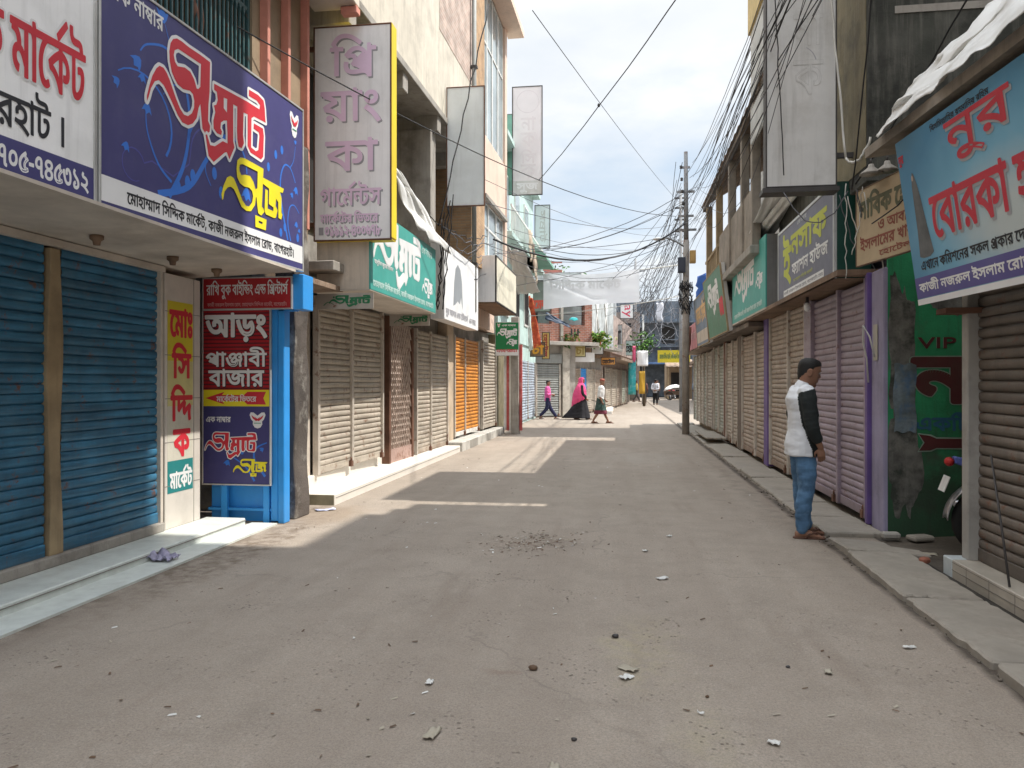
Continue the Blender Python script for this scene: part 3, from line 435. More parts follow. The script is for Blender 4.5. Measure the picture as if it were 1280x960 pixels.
81: '174,20 ~-26,0 ~-48,19 ~-40,47 ~-36,80 -14,60 38,12 ~10,-50 ~26,-68 ~29,-43 ~37,-19 21,0 ~33,0 ~38,38 0,40 ~0,22 ~-13,30 -5,8 20,0 ~-8,-22 ~-22,-30 ~-28,-16 -16,0 ~-10,0 ~-18,6 -7,7 ~-7,7 ~-10,25 0,27 0,26 ~0,12 ~-6,14 ~-14,6 -15,0 5,38 ~20,0 ~27,-8 8,-8 ~7,-8 ~6,-22 0,-14 0,-46 ~0,-13 ~8,-13 10,0 ~8,0 ~16,9 ~16,23 8,23 28,7 ~9,-12 ~13,-32 ~8,-33 0,-15 ~0,-32 ~-23,-52 ~-47,-30',
82: '191,150 25,-7 ~-20,-9 ~-42,-10 -20,0 ~-49,0 ~-50,44 0,38 ~0,22 ~19,38 ~32,29 ~41,16 21,0 ~18,0 ~30,-9 12,-10 ~10,-10 ~12,-26 0,-28 0,-156 ~0,-13 ~4,-14 ~16,-6 14,-1 -4,-38 ~-26,1 ~-31,13 ~-12,26 0,21/133,161 ~21,0 ~31,9 17,8 -11,-9 0,51 ~0,18 ~-3,20 -8,7 ~-4,5 ~-16,6 -12,0 ~-12,0 ~-26,-12 ~-22,-19 ~-12,-27 0,-15 ~0,-24 ~31,-18',
83: '118,0 ~-19,0 ~-25,11 -8,8 ~-9,9 ~-11,27 0,27 0,158 ~0,13 ~-6,14 ~-14,6 -15,1 5,38 ~18,0 ~26,-8 8,-6 ~8,-8 ~8,-24 0,-16 0,-72 ~15,5 ~27,5 8,0 ~6,0 ~14,-2 5,-1 ~15,-3 ~19,-2 11,0 ~19,0 ~25,11 9,18 36,-17 ~-7,-17 ~-22,-20 ~-28,-9 -15,0 ~-5,0 ~-11,1 -6,1 10,8 ~7,-10 ~8,-26 0,-14 ~0,-32 ~-28,-48 ~-48,-26/119,36 ~17,0 ~24,12 ~16,20 ~8,26 0,12 ~0,18 ~-14,20 ~-22,8 -11,0 ~-17,0 ~-25,-6 -11,-6 0,-56 ~0,-16 ~4,-18 4,-4 ~4,-4 ~12,-6',
84: '87,158 ~23,0 ~36,-18 ~20,-30 0,-20 ~0,-19 ~-13,-27 -14,-13 -1,5 ~46,5 ~54,35 0,31 ~0,18 ~-16,27 ~-44,24 -41,12 ~-45,12 ~-53,22 ~-21,27 0,19 ~0,12 ~10,23 14,13 31,-18 ~-7,-7 ~-6,-12 0,-5 ~0,-7 ~5,-11 ~18,-10 ~37,-14 32,-8 ~40,-12 ~50,-25 ~27,-28 ~10,-33 0,-18 ~0,-30 ~-29,-42 ~-50,-25 ~-66,-11 -36,0 -6,0 -12,34 ~23,8 ~25,24 0,18 ~0,18 ~-20,20 -20,0 ~-18,0 ~-16,-14 0,-10 ~0,-5 ~3,-12 3,-5 -38,-8 ~-4,8 ~-4,18 0,10 ~0,16 ~16,24 ~33,14',
131: '-127,354 163,104 19,-28 -159,-108',
202: '132,311 0,-35 -34,0 30,10 ~-21,-16 ~-21,-26 ~-7,-28 0,-18 ~0,-17 ~8,-37 ~9,-40 0,-21 ~0,-18 ~-8,-33 ~-22,-29 ~-40,-22 -31,-7 -11,34 ~32,8 ~31,22 ~9,30 0,16 ~0,20 ~-8,38 ~-8,37 0,17 ~0,20 ~7,28 ~17,26 14,16 8,-10 -91,0 0,35',
224: '382,311 0,-35 -52,0 0,-276 -38,0 0,198 10,-32 ~-20,30 ~-34,42 ~-30,28 ~-32,12 -18,0 ~-20,0 ~-32,-15 ~-27,-25 -11,-14 -4,-2 ~8,6 ~15,4 9,0 ~30,0 ~26,-31 0,-23 ~0,-6 ~0,-10 -2,-2 -8,3 ~6,7 ~11,12 ~13,12 6,6 62,58 24,-26 -142,-134 -29,27 41,39 -18,-22 -15,-11 ~7,9 ~11,19 0,13 ~0,12 ~-15,15 -14,0 ~-8,0 ~-16,-4 -8,-5 -38,36 ~20,26 ~42,40 ~46,22 27,0 ~28,0 ~45,-20 ~42,-42 23,-32 -9,3 ~-2,12 ~0,28 0,16 0,65 26,0 12,-33/330,-22 -38,0 ~-4,16 ~-16,18 ~-21,10 -13,0 ~-26,0 ~-49,-9 -29,0 ~-18,0 ~-38,7 ~-34,19 ~-22,37 0,30 ~0,8 ~2,20 3,10 39,-6 ~-2,-6 ~-2,-17 0,-9 ~0,-21 ~17,-25 ~33,-11 22,0 ~24,0 ~46,9 25,0 ~19,0 ~32,-13 12,-15 0,46 38,0',
228: '222,150 ~-16,0 ~-26,8 ~-24,14 -14,10 ~-13,10 ~-14,8 -9,0 ~-8,0 ~-12,-10 0,-8 ~0,-8 ~10,-14 8,-6 -27,-28 ~-13,12 ~-18,28 0,18 ~0,18 ~16,22 ~26,11 15,0 ~12,0 ~21,-8 ~19,-12 9,-6 ~16,-11 ~24,-12 15,0 ~18,0 ~19,16 0,19 ~0,19 ~-20,34 -15,14 39,8 ~8,-8 ~16,-22 ~10,-28 0,-17 ~0,-23 ~-16,-31 ~-32,-17/334,311 0,-35 -339,0 0,35/107,204 ~1,5 ~0,9 0,4 ~0,20 ~-24,30 -27,6 11,22 23,-6 ~33,-12 ~23,-34 0,-27 ~0,-4 ~-1,-10 -1,-5/280,-22 -38,0 ~-6,23 ~-28,21 -21,0 ~-13,0 ~-23,-4 ~-25,-4 -19,0 ~-13,0 ~-29,6 ~-26,18 ~-16,30 0,22 ~0,6 ~1,14 2,6 38,-4 ~-1,-6 ~-1,-9 0,-5 ~0,-16 ~13,-19 ~21,-7 12,0 ~16,0 ~22,4 ~21,4 15,0 ~14,0 ~32,-12 13,-16 0,136 39,16',
269: '198,153 ~-16,0 ~-27,6 ~-24,13 -14,10 ~-13,10 ~-14,8 -8,0 ~-9,0 ~-11,-10 0,-8 ~0,-8 ~10,-14 8,-6 -28,-28 ~-12,12 ~-19,28 0,18 ~0,18 ~17,22 ~26,11 14,0 ~12,0 ~22,-8 ~18,-12 9,-6 ~17,-11 ~24,-12 14,0 ~18,0 ~20,16 0,19 ~0,19 ~-20,34 -16,14 40,8 ~8,-8 ~16,-22 ~10,-28 0,-17 ~0,-23 ~-18,-30 ~-32,-15/44,300 22,-6 ~33,-12 ~23,-34 0,-27 ~0,-4 ~0,-10 -2,-5 -38,2 ~2,5 ~0,9 0,4 ~0,20 ~-24,30 -28,6/-5,276 0,35 317,0 0,-35/257,184 0,-184 -39,0 ~-16,20 ~-36,28 ~-44,20 -28,6 -17,39 ~30,19 ~65,33 46,14/218,152 ~-17,-8 ~-37,-19 ~-35,-20 -14,-9 3,5 ~33,-9 ~51,-30 18,-18 ~0,8 ~-2,22 0,7',
322: '192,313 ~20,0 ~30,-13 ~16,-24 0,-18 ~0,-24 ~-28,-38 -22,-16 ~-15,-11 ~-21,-19 0,-12 ~0,-10 ~12,-11 10,0 ~14,0 ~22,11 14,13 38,-13 ~4,-11 ~4,-25 0,-13 ~0,-35 ~-50,-44 -50,0 ~-24,0 ~-48,15 ~-48,41 ~-40,78 -16,64 38,10 ~14,-54 ~31,-68 ~35,-35 ~38,-13 20,0 ~20,0 ~28,10 ~14,22 0,15 ~0,6 ~-2,15 -4,8 30,4 ~-18,-14 ~-36,-22 -27,0 ~-28,0 ~-33,31 0,23 ~0,18 ~16,26 ~25,20 13,9 ~14,11 ~22,20 0,13 ~0,5 ~-5,11 ~-13,9 -14,0 ~-18,0 ~-28,-14 ~-18,-19 0,-8 ~0,-7 ~10,-11 7,-4 -27,-30 ~-17,10 ~-13,27 0,12 ~0,13 ~16,28 ~30,23 ~38,15/336,314 ~30,0 ~33,-30 0,-22 ~0,-12 ~-13,-24 ~-30,-21 -28,-7 -8,32 ~18,4 ~23,14 0,12 ~0,10 ~-14,10 -13,0 ~-22,0 ~-46,-37 -14,-27 -29,18 ~18,26 ~35,35 ~38,19/329,125 ~-19,0 ~-33,15 ~-25,25 ~-19,31 -7,16 28,33 ~6,-29 ~22,-39 ~32,-18 19,0 ~11,0 ~20,11 0,15 ~0,11 ~-17,16 -17,6 28,18 ~10,-4 ~21,-16 ~13,-20 0,-14 ~0,-23 ~-36,-34/372,72 ~0,-11 ~6,-40 7,-17 -35,-8 ~-8,22 ~-8,44 0,20 ~0,23 ~12,34 8,11 14,12 26,-26 ~-13,-16 ~-9,-30',
347: '421,311 0,-35 -341,0 0,-120 -8,10 ~18,16 ~42,32 ~50,28 28,11 30,-29 ~-12,-20 ~-8,-42 0,-19 ~0,-8 ~2,-17 2,-12 -10,10 ~17,16 ~43,32 ~50,28 28,11 29,-29 ~-11,-20 ~-8,-43 0,-23 ~0,-18 ~7,-44 7,-21 -38,-9 ~-8,24 ~-8,50 0,22 ~0,21 ~6,34 4,11 4,0 ~-20,-10 ~-41,-27 ~-39,-31 -19,-19 -30,19 ~-3,12 ~-3,28 0,18 ~0,16 ~5,33 5,11 3,0 ~-20,-10 ~-41,-28 ~-41,-34 -22,-21 -29,19 0,142 -46,0 0,35',
361: '410,311 0,-35 -182,0 0,-90 ~0,-14 ~8,-14 10,0 ~10,0 ~20,12 ~24,26 14,20 30,5 ~16,-23 ~18,-50 0,-26 ~0,-32 ~-29,-50 ~-54,-28 -37,0 ~-31,0 ~-58,24 ~-52,60 -23,51 36,15 ~14,-36 ~36,-50 ~46,-26 30,0 ~40,0 ~44,40 0,32 ~0,22 ~-13,32 -10,10 23,10 ~-15,-26 ~-31,-32 ~-32,-17 -16,0 ~-11,0 ~-20,7 -7,6 ~-8,7 ~-11,25 0,30 0,5 1,-2 ~0,9 ~-1,19 0,9 0,40 -194,0 0,35/90,250 ~22,0 ~38,-14 ~36,-25 16,-18 6,-50 ~-28,33 ~-59,38 -27,0 ~-12,0 ~-20,-12 0,-14 ~0,-8 ~10,-15 10,-6 -26,-30 ~-16,11 ~-18,30 0,18 ~0,20 ~20,28 ~31,14',
370: '96,236 ~22,0 ~36,-15 ~32,-25 14,-17 0,-45 ~-22,28 ~-50,38 -24,0 ~-17,0 ~-23,-18 0,-16 ~0,-14 ~18,-19 19,-8 -19,-35 ~-28,12 ~-31,40 0,25 ~0,23 ~22,30 ~33,16/429,311 0,-35 -203,0 0,-174 ~0,-22 ~5,-18 3,-4 ~10,-10 18,0 ~20,0 ~34,19 14,14 ~14,15 ~16,36 0,18 ~0,16 ~-16,16 -19,0 ~-6,0 ~-14,-2 -7,-2 -5,36 ~9,2 ~21,4 11,0 ~19,0 ~29,-14 ~16,-30 0,-24 ~0,-30 ~-28,-56 -22,-18 ~-19,-16 ~-43,-20 -26,0 ~-19,0 ~-27,11 -8,9 ~-8,9 ~-10,27 0,28 0,72 2,14 ~-2,10 ~0,19 0,11 0,54 -193,0 0,35/338,311 ~-1,21 ~-19,18 -20,0 -48,0 ~-32,0 ~-36,8 -12,10 ~-14,10 ~-13,32 0,20 ~0,6 ~1,12 2,8 36,-2 ~0,-6 ~-2,-8 0,-6 ~0,-10 ~5,-18 5,-5 ~7,-8 ~27,-7 24,0 39,0 ~27,0 ~30,-8 12,-11 ~8,-8 ~9,-27 1,-21',
397: '198,150 ~-24,0 ~-36,17 -21,15 ~-13,10 ~-14,8 -8,0 ~-9,0 ~-11,-10 0,-8 ~0,-8 ~10,-14 8,-6 -28,-28 ~-12,12 ~-19,28 0,18 ~0,18 ~17,22 ~26,11 14,0 ~12,0 ~22,-8 ~18,-12 9,-6 ~17,-11 ~24,-12 14,0 ~18,0 ~20,16 0,19 ~0,19 ~-20,34 -16,14 40,8 ~8,-8 ~16,-22 ~10,-28 0,-17 ~0,-23 ~-16,-31 ~-32,-17/44,300 22,-6 ~33,-12 ~23,-34 0,-27 ~0,-4 ~0,-10 -2,-5 -38,2 ~2,5 ~0,9 0,4 ~0,20 ~-24,30 -28,6/440,311 0,-35 -53,0 0,-276 -39,0 0,38 2,20 ~-1,12 ~-1,24 0,13 0,169 -353,0 0,35/235,116 ~-1,16 ~-15,18 -12,6 35,18 ~8,-6 ~14,-16 ~8,-22 0,-16/246,118 ~26,0 ~43,-20 ~37,-36 17,-22 -13,-34 ~-16,22 ~-33,34 ~-36,20 -21,0 ~-10,0 ~-14,-10 0,-8 ~0,-10 ~14,-12 14,-5 -18,-35 ~-22,10 ~-28,30 0,22 ~0,26 ~36,28',
413: '370,311 0,-35 -52,0 0,-170 -38,0 0,76 2,-15 ~-10,16 ~-25,19 -15,0 ~-7,0 ~-15,-6 ~-11,-14 0,-16 ~0,-6 ~1,-8 0,-4 -32,-2 ~-4,30 ~-36,34 -23,0 ~-20,0 ~-21,-19 0,-15 ~0,-20 ~26,-20 22,-8 -13,-37 ~-21,7 ~-35,22 ~-20,34 0,25 ~0,19 ~21,30 ~35,18 21,0 ~30,0 ~38,-20 17,-22 -8,0 ~5,16 ~28,18 16,0 ~18,0 ~26,-14 16,-13 -5,-7 ~-1,10 ~0,21 0,11 0,30 -285,0 0,35/143,99 ~21,0 ~34,-17 10,-15 ~5,11 ~19,11 12,0 ~15,0 ~26,-15 14,-12 -19,8 ~0,5 ~0,13 0,9 0,22 38,0 0,-141 -38,0 0,89 16,-43 ~-12,14 ~-22,17 -12,0 ~-10,0 ~-14,-13 0,-14 ~0,-4 ~0,-8 0,-4 -30,-2 ~-4,26 ~-26,29 -20,0 ~-14,0 ~-16,-15 0,-10 ~0,-14 ~20,-18 22,-8 -14,-34 ~-30,10 ~-36,36 0,29 ~0,25 ~36,33',
454: '406,311 0,-35 -156,0 0,-132 -1,-7 ~1,-9 ~0,-20 0,-10 0,-98 -38,0 ~-15,30 ~-53,50 ~-68,36 -38,6 -20,48 ~48,28 ~103,48 55,16 -12,-21 0,35 -217,0 0,35/212,237 10,-14 ~-38,-13 ~-84,-36 -35,-22 ~27,-6 ~61,-29 ~52,-44 14,-29 -5,0 ~0,12 ~-2,22 0,16/319,82 ~-19,0 ~-32,15 ~-28,34 -10,27 19,34 ~7,-26 ~20,-34 ~24,-16 14,0 ~12,0 ~20,15 0,18 ~0,11 ~-10,18 ~-20,13 -18,3 7,38 ~21,-4 ~36,-21 ~22,-33 0,-24 ~0,-31 ~-36,-37/92,-3 ~-12,0 ~-18,16 0,13 ~0,13 ~18,17 12,0 ~13,0 ~17,-17 0,-13 ~0,-13 ~-17,-16',
520: '422,311 0,-35 -203,0 0,-174 ~0,-22 ~5,-18 4,-4 ~8,-10 19,0 ~19,0 ~36,19 12,14 ~15,15 ~15,36 0,18 ~0,16 ~-16,16 -18,0 ~-6,0 ~-14,-2 -6,-2 -6,36 ~10,2 ~20,4 12,0 ~18,0 ~29,-14 ~17,-30 0,-24 ~0,-30 ~-30,-56 -22,-18 ~-18,-16 ~-44,-20 -26,0 ~-18,0 ~-26,11 -9,9 ~-8,9 ~-11,27 0,28 0,180 -52,0 0,35/330,311 ~0,21 ~-22,16 -22,0 -42,0 ~-33,0 ~-35,8 -13,10 ~-13,10 ~-14,32 0,20 ~0,6 ~2,13 0,7 38,-2 ~-2,-6 ~0,-9 0,-5 ~0,-11 ~4,-17 5,-6 ~7,-8 ~26,-8 25,0 14,0 ~9,0 ~22,-2 ~36,-6 26,-7 ~8,-8 ~10,-27 0,-21/138,311 0,-35 -52,0 0,-276 -39,0 0,276 -52,0 0,35 46,0 ~-8,9 ~-17,22 -6,10 ~17,30 ~39,48 ~53,28 37,0 ~36,0 ~60,-22 ~61,-40 35,-29 -20,-23 ~-26,20 ~-44,30 ~-38,20 ~-37,9 -21,0 ~-27,0 ~-40,-19 ~-29,-35 -13,-23 ~4,-7 ~14,-18 9,-10',
597: '95,58 3,-6 ~-4,-17 ~-14,-38 ~-15,-38 -9,-19 -33,0 ~7,30 ~13,62 3,26',
598: '24,169 122,0 0,-41 -122,0',
641: '97,0 0,311 41,0 0,-311',
}
WORDS = {
'সিদ্দিক মার্কেট': (2860, '55,0,0 50,133,0 55,474,0 347,607,0 20,1023,0 44,1556,0 54,1867,0 61,2000,0 20,2173,0 131,2467,0 30,2577,0'),
'বাগেরহাট ।': (2231, '42,0,0 54,298,0 61,431,0 22,604,0 46,932,0 51,1230,0 54,1495,0 30,1628,0 641,2041,0'),
'০১৭০৫-৭৪৫৩১২': (3426, '75,0,0 76,296,0 82,592,0 75,888,0 80,1184,0 598,1480,0 82,1650,0 79,1946,0 80,2242,0 78,2538,0 76,2834,0 77,3130,0'),
'এক নাম্বার': (2085, '16,0,0 20,379,0 39,912,0 54,1214,0 269,1347,0 54,1654,0 46,1787,0'),
'সম্রাট': (1086, '50,0,0 228,341,0 54,670,0 30,803,0'),
'সুজ': (799, '50,0,0 57,341,0 27,341,0'),
'মোহাম্মাদ সিদ্দিক মার্কেট, কাজী নজরুল ইসলাম রোড, বাগেরহাট।': (12919, '61,0,0 44,173,0 54,484,0 51,617,0 54,882,0 397,1015,0 54,1449,0 37,1582,0 55,2014,0 50,2147,0 55,2488,0 347,2621,0 20,3037,0 44,3570,0 54,3881,0 61,4014,0 20,4187,0 131,4481,0 30,4591,0 597,4874,0 20,5136,0 54,5539,0 27,5672,0 56,6131,0 39,6394,0 27,6696,0 454,7154,0 47,7556,0 10,8051,0 50,8316,0 47,8657,0 54,9023,0 44,9156,0 61,9597,0 46,9770,0 54,10068,0 32,10201,0 597,10557,0 42,10818,0 54,11116,0 61,11249,0 22,11422,0 46,11750,0 51,12048,0 54,12313,0 30,12446,0 641,12730,0'),
'রাখি বুক বাইন্ডিং এন্ড প্রিন্টার্স': (5780, '46,0,0 54,298,0 55,431,0 21,564,0 42,1042,0 57,1340,0 20,1340,0 42,1873,0 54,2171,0 10,2304,0 55,2569,0 361,2702,0 6,3108,0 16,3457,0 361,3836,0 55,4371,0 224,4504,0 370,4882,0 54,5306,0 50,5439,0 131,5780,0'),
'কাজী নজরুল ইসলাম রোড, মোহাম্মাদ সিদ্দিক মার্কেট, বাগেরহাট।': (12919, '20,0,0 54,403,0 27,536,0 56,995,0 39,1258,0 27,1560,0 454,2018,0 47,2420,0 10,2915,0 50,3180,0 47,3521,0 54,3887,0 44,4020,0 61,4461,0 46,4634,0 54,4932,0 32,5065,0 597,5421,0 61,5682,0 44,5855,0 54,6166,0 51,6299,0 54,6564,0 397,6697,0 54,7132,0 37,7265,0 55,7696,0 50,7829,0 55,8170,0 347,8303,0 20,8719,0 44,9253,0 54,9564,0 61,9697,0 20,9870,0 131,10163,0 30,10273,0 597,10557,0 42,10818,0 54,11116,0 61,11249,0 22,11422,0 46,11750,0 51,12048,0 54,12313,0 30,12446,0 641,12730,0'),
'মোঃ': (836, '61,0,0 44,173,0 54,484,0 7,617,0'),
'সি': (474, '55,0,0 50,133,0'),
'দ্দি': (549, '55,0,0 347,133,0'),
'ক': (403, '20,0,0'),
'মার্কেট': (1304, '44,0,0 54,311,0 61,444,0 20,617,0 131,910,0 30,1020,0'),
'আড়ং': (1154, '9,0,0 68,579,0 6,935,0'),
'পাঞ্জাবী': (1485, '40,0,0 54,358,0 322,491,0 54,921,0 42,1054,0 56,1352,0'),
'বাজার': (1320, '42,0,0 54,298,0 27,431,0 54,889,0 46,1022,0'),
'মার্কেটের ভিতরে': (3223, '44,0,0 54,311,0 61,444,0 20,617,0 131,910,0 61,1020,0 30,1193,0 46,1477,0 55,1905,0 43,2038,0 35,2398,0 61,2752,0 46,2925,0'),
'প্রি': (510, '55,0,0 224,133,0'),
'য়াং': (665, '70,0,0 54,313,0 6,446,0'),
'কা': (536, '20,0,0 54,403,0'),
'গার্মেন্টস': (1710, '22,0,0 54,328,0 61,461,0 44,634,0 131,945,0 370,945,0 50,1369,0'),
'০১৯১২-৪০০৬৭৮': (3426, '75,0,0 76,296,0 84,592,0 76,888,0 77,1184,0 598,1480,0 79,1650,0 75,1946,0 75,2242,0 81,2538,0 82,2834,0 83,3130,0'),
'ইনসাফ': (1460, '10,0,0 39,265,0 50,567,0 54,908,0 41,1041,0'),
'ফ্যাশন হাউজ': (2662, '41,0,0 202,419,0 54,546,0 48,679,0 39,1018,0 51,1450,0 54,1715,0 12,1848,0 27,2204,0'),
'নাবিক হোটেল': (2792, '39,0,0 54,302,0 55,435,0 42,568,0 20,866,0 61,1399,0 51,1572,0 54,1837,0 61,1970,0 30,2143,0 47,2427,0'),
'ও আবাসিক': (2386, '18,0,0 9,499,0 42,1078,0 54,1376,0 55,1509,0 50,1642,0 20,1983,0'),
'ইসলামের খাবারের': (3697, '10,0,0 50,265,0 47,606,0 54,971,0 61,1104,0 44,1277,0 46,1588,0 21,2016,0 54,2364,0 42,2497,0 54,2795,0 61,2928,0 46,3101,0 46,3399,0'),
'নুর': (600, '39,0,0 57,302,0 46,302,0'),
'বোরকা হাউজ': (2781, '61,0,0 42,173,0 54,471,0 46,604,0 20,902,0 54,1305,0 51,1568,0 54,1833,0 12,1966,0 27,2322,0'),
'এখানে কমিশনের সকল প্রকার দেশী-বিদেশী': (8629, '16,0,0 21,379,0 54,727,0 61,860,0 39,1033,0 20,1465,0 55,1868,0 44,2001,0 48,2312,0 61,2651,0 39,2824,0 46,3126,0 50,3554,0 20,3895,0 47,4298,0 224,4794,0 20,5171,0 54,5575,0 46,5708,0 61,6136,0 37,6309,0 48,6610,0 56,6949,0 598,7082,0 55,7252,0 42,7385,0 61,7683,0 37,7856,0 48,8157,0 56,8496,0'),
'কাজী নজরুল ইসলাম রোড, বাগেরহাট। মোঃ': (8749, '20,0,0 54,403,0 27,536,0 56,995,0 39,1258,0 27,1560,0 454,2018,0 47,2420,0 10,2915,0 50,3180,0 47,3521,0 54,3887,0 44,4020,0 61,4461,0 46,4634,0 54,4932,0 32,5065,0 597,5421,0 42,5682,0 54,5980,0 61,6113,0 22,6286,0 46,6614,0 51,6912,0 54,7177,0 30,7310,0 641,7594,0 61,7913,0 44,8086,0 54,8397,0 7,8530,0'),
'না': (435, '39,0,0 54,302,0'),
'একটি অ': (1775, '16,0,0 20,379,0 520,782,0 8,1329,0'),
'বিসমিল্লাহির রহমানির রহিম': (5417, '55,0,0 42,133,0 50,431,0 55,772,0 44,905,0 413,1216,0 54,1581,0 55,1714,0 51,1847,0 46,2112,0 46,2540,0 51,2838,0 44,3103,0 54,3414,0 55,3547,0 39,3680,0 46,3982,0 46,4410,0 55,4708,0 51,4841,0 44,5106,0'),
'নুর আলম এন্ড টেইলার্স': (4591, '39,0,0 57,302,0 46,302,0 9,730,0 47,1309,0 44,1674,0 16,2115,0 361,2494,0 61,3030,0 30,3203,0 10,3486,0 47,3751,0 54,4117,0 50,4250,0 131,4591,0'),
'ফোন ০১৭১১-২৪৫৬৭৮': (4583, '61,0,0 41,173,0 54,592,0 39,725,0 75,1157,0 76,1453,0 82,1749,0 76,2045,0 76,2341,0 598,2637,0 77,2807,0 79,3103,0 80,3399,0 81,3695,0 82,3991,0 83,4287,0'),
'আধুনিক জুতার দোকান': (4664, '9,0,0 38,579,0 57,877,0 55,877,0 39,1010,0 20,1312,0 27,1845,0 57,2310,0 35,2304,0 54,2657,0 46,2790,0 61,3218,0 37,3391,0 54,3693,0 20,3826,0 54,4229,0 39,4362,0'),
'মেলা': (982, '61,0,0 44,173,0 47,484,0 54,849,0'),
'হোটেল': (1393, '61,0,0 51,173,0 54,438,0 61,571,0 30,744,0 47,1027,0'),
'চা': (416, '25,0,0 54,283,0'),
'ই': (265, '10,0,0'),
'নসাফ': (1195, '39,0,0 50,302,0 54,643,0 41,776,0'),
}
TRACE = {
's1': '488,981 488,1018 514,1094 550,1179 595,1245 631,1276 678,1279 715,1257 753,1217 791,1164 830,1110 880,1053 930,1026 981,1031 1032,1068 1060,1117 1064,1170 1047,1216 1006,1229 920,1211 850,1221 811,1250 776,1288 753,1353 747,1424 761,1486 791,1528 840,1552 900,1555 1000,1548 1149,1550 1282,1545 1275,1315 1259,1202 1253,1079 1282,1049 1275,1000 1219,966 1175,997 1160,1087 1145,1174 1123,1140 1096,1052 1043,995 981,963 910,962 850,998 791,1058 734,1111 678,1157 622,1172 577,1148 532,1083 506,1014',
'h1': '811,1455 854,1482 920,1483 1154,1482 1145,1305 1117,1279 1096,1276 1064,1332 1012,1372 940,1377 850,1353 817,1373 801,1416',
'm1': '1339,1384 1420,1389 1844,1415 2068,1417 2079,1459 2020,1483 1884,1477 1886,1537 2048,1545 2142,1527 2165,1459 2171,1390 2182,1328 1971,1317 1930,1288 1924,1014 2005,1002 2048,1025 2068,1163 2057,1196 1965,1201 1971,1253 2133,1256 2148,1188 2136,987 2096,950 1911,963 1862,1010 1862,1299 1796,1294 1786,1088 1802,1014 1765,959 1714,958 1693,1016 1688,1114 1693,1312 1628,1309 1628,982 1648,931 1569,802 1527,853 1496,841 1332,712 1259,745 1215,907 1237,919 1282,841 1350,852 1467,932 1539,933 1539,1010 1530,1132 1479,1115 1439,1085 1432,1031 1455,1012 1443,977 1380,973 1332,998 1327,1064 1355,1144 1336,1196 1369,1214 1392,1263 1380,1327 1339,1332',
'h2': '1481,1316 1534,1323 1530,1201 1481,1224',
's2': '1459,424 1451,466 1483,549 1533,628 1583,656 1634,650 1668,615 1720,551 1773,485 1836,447 1891,454 1942,504 1961,569 1942,615 1891,635 1800,623 1738,637 1694,680 1685,756 1698,828 1747,866 1818,877 2137,870 2122,680 2108,501 2134,491 2153,467 2098,421 2050,432 2033,494 2017,582 2001,569 1984,493 1918,423 1845,410 1764,428 1703,497 1642,559 1591,570 1541,552 1492,504 1469,432',
'h3': '1738,808 1782,822 2041,823 2033,657 1997,638 1959,700 1903,739 1818,728 1755,708 1727,738 1720,775',
'j': '2134,784 2526,774 2508,736 2448,730 2482,672 2478,530 2497,510 2476,462 2427,467 2423,620 2376,650 2364,569 2402,535 2370,458 2339,447 2187,451 2165,483 2177,685 2217,682 2213,506 2327,505 2333,549 2243,563 2249,713 2134,732',
'u': '1999,397 2193,395 2181,297 2001,294',
'hu': '2050,365 2132,364 2122,334 2052,337',
}
# ------------------------------------------------------------------ palette
WHITE = mat('white_paint', (.74, .73, .70), dirt=.25, streak=.15)
CREAM = mat('cream_plaster', (.60, .55, .46), var=.12, dirt=.25, streak=.35, streakcol=(.2, .17, .13), bump=.25)
CONC = mat('old_concrete', (.34, .315, .28), dirt=.5, streak=.3, bump=.4)
DARKCONC = mat('mouldy_concrete', (.07, .07, .06), var=.6, dirt=.9, dirtcol=(.014, .015, .013), dscale=1.3, streak=.7, streakcol=(.17, .165, .14), bump=.6, tint=(.035, .038, .03))
MOSS = mat('mossy_plaster', (.20, .17, .10), var=.3, dirt=.7, dirtcol=(.05, .047, .036), streak=.6, streakcol=(.28, .25, .18), bump=.4)
SOFFIT = mat('soffit_plaster', (.56, .50, .43), dirt=.3, dirtcol=(.32, .25, .19), bump=.2)
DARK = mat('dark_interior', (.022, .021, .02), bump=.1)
BROWNWALL = mat('brown_plaster', (.30, .225, .15), dirt=.3, bump=.25)
SALMON = mat('salmon_paint', (.62, .27, .21), dirt=.15)
GRILLE = mat('grille_paint', (.045, .105, .115), rough=.45, rust=.3)
TIMBER = mat('grey_timber', (.33, .25, .15), var=.3, streak=.5, streakcol=(.12, .085, .05), bump=.4, bscale=25)
BROWNWOOD = mat('brown_boards', (.20, .13, .085), var=.35, streak=.5, streakcol=(.07, .045, .03), bump=.3)
MARBLE = mat('mosaic_tile', (.60, .63, .59), rough=.45, var=.1, scale=9, dirt=.28, dirtcol=(.36, .35, .31), dscale=3, bump=.08, bscale=90)
TILE = mat('cream_tile', (.62, .57, .51), rough=.35, var=.08, dirt=.15, bump=.04)
JOINT = mat('tile_joint', (.22, .20, .18))
BLUE = mat('blue_shutter_paint', (.042, .185, .32), rough=.5, var=.3, streak=.35, streakcol=(.03, .075, .12), dirt=.35, dirtcol=(.10, .20, .26), dscale=3, rust=.2, spec=.4, hband=.75, hbcol=(.02, .08, .14), damp=(.16, (.10, .10, .09), .5))
BEIGE = mat('beige_shutter_paint', (.46, .405, .335), rough=.55, var=.16, streak=.3, streakcol=(.2, .155, .12), dirt=.25, dirtcol=(.27, .215, .165), rust=.4, hband=.4, damp=(.22, (.17, .095, .055), .55))
TAN = mat('tan_shutter_paint', (.42, .345, .28), rough=.55, var=.18, streak=.35, streakcol=(.16, .11, .08), dirt=.3, dirtcol=(.22, .16, .12), rust=.5, hband=.4, damp=(.22, (.17, .095, .055), .55))
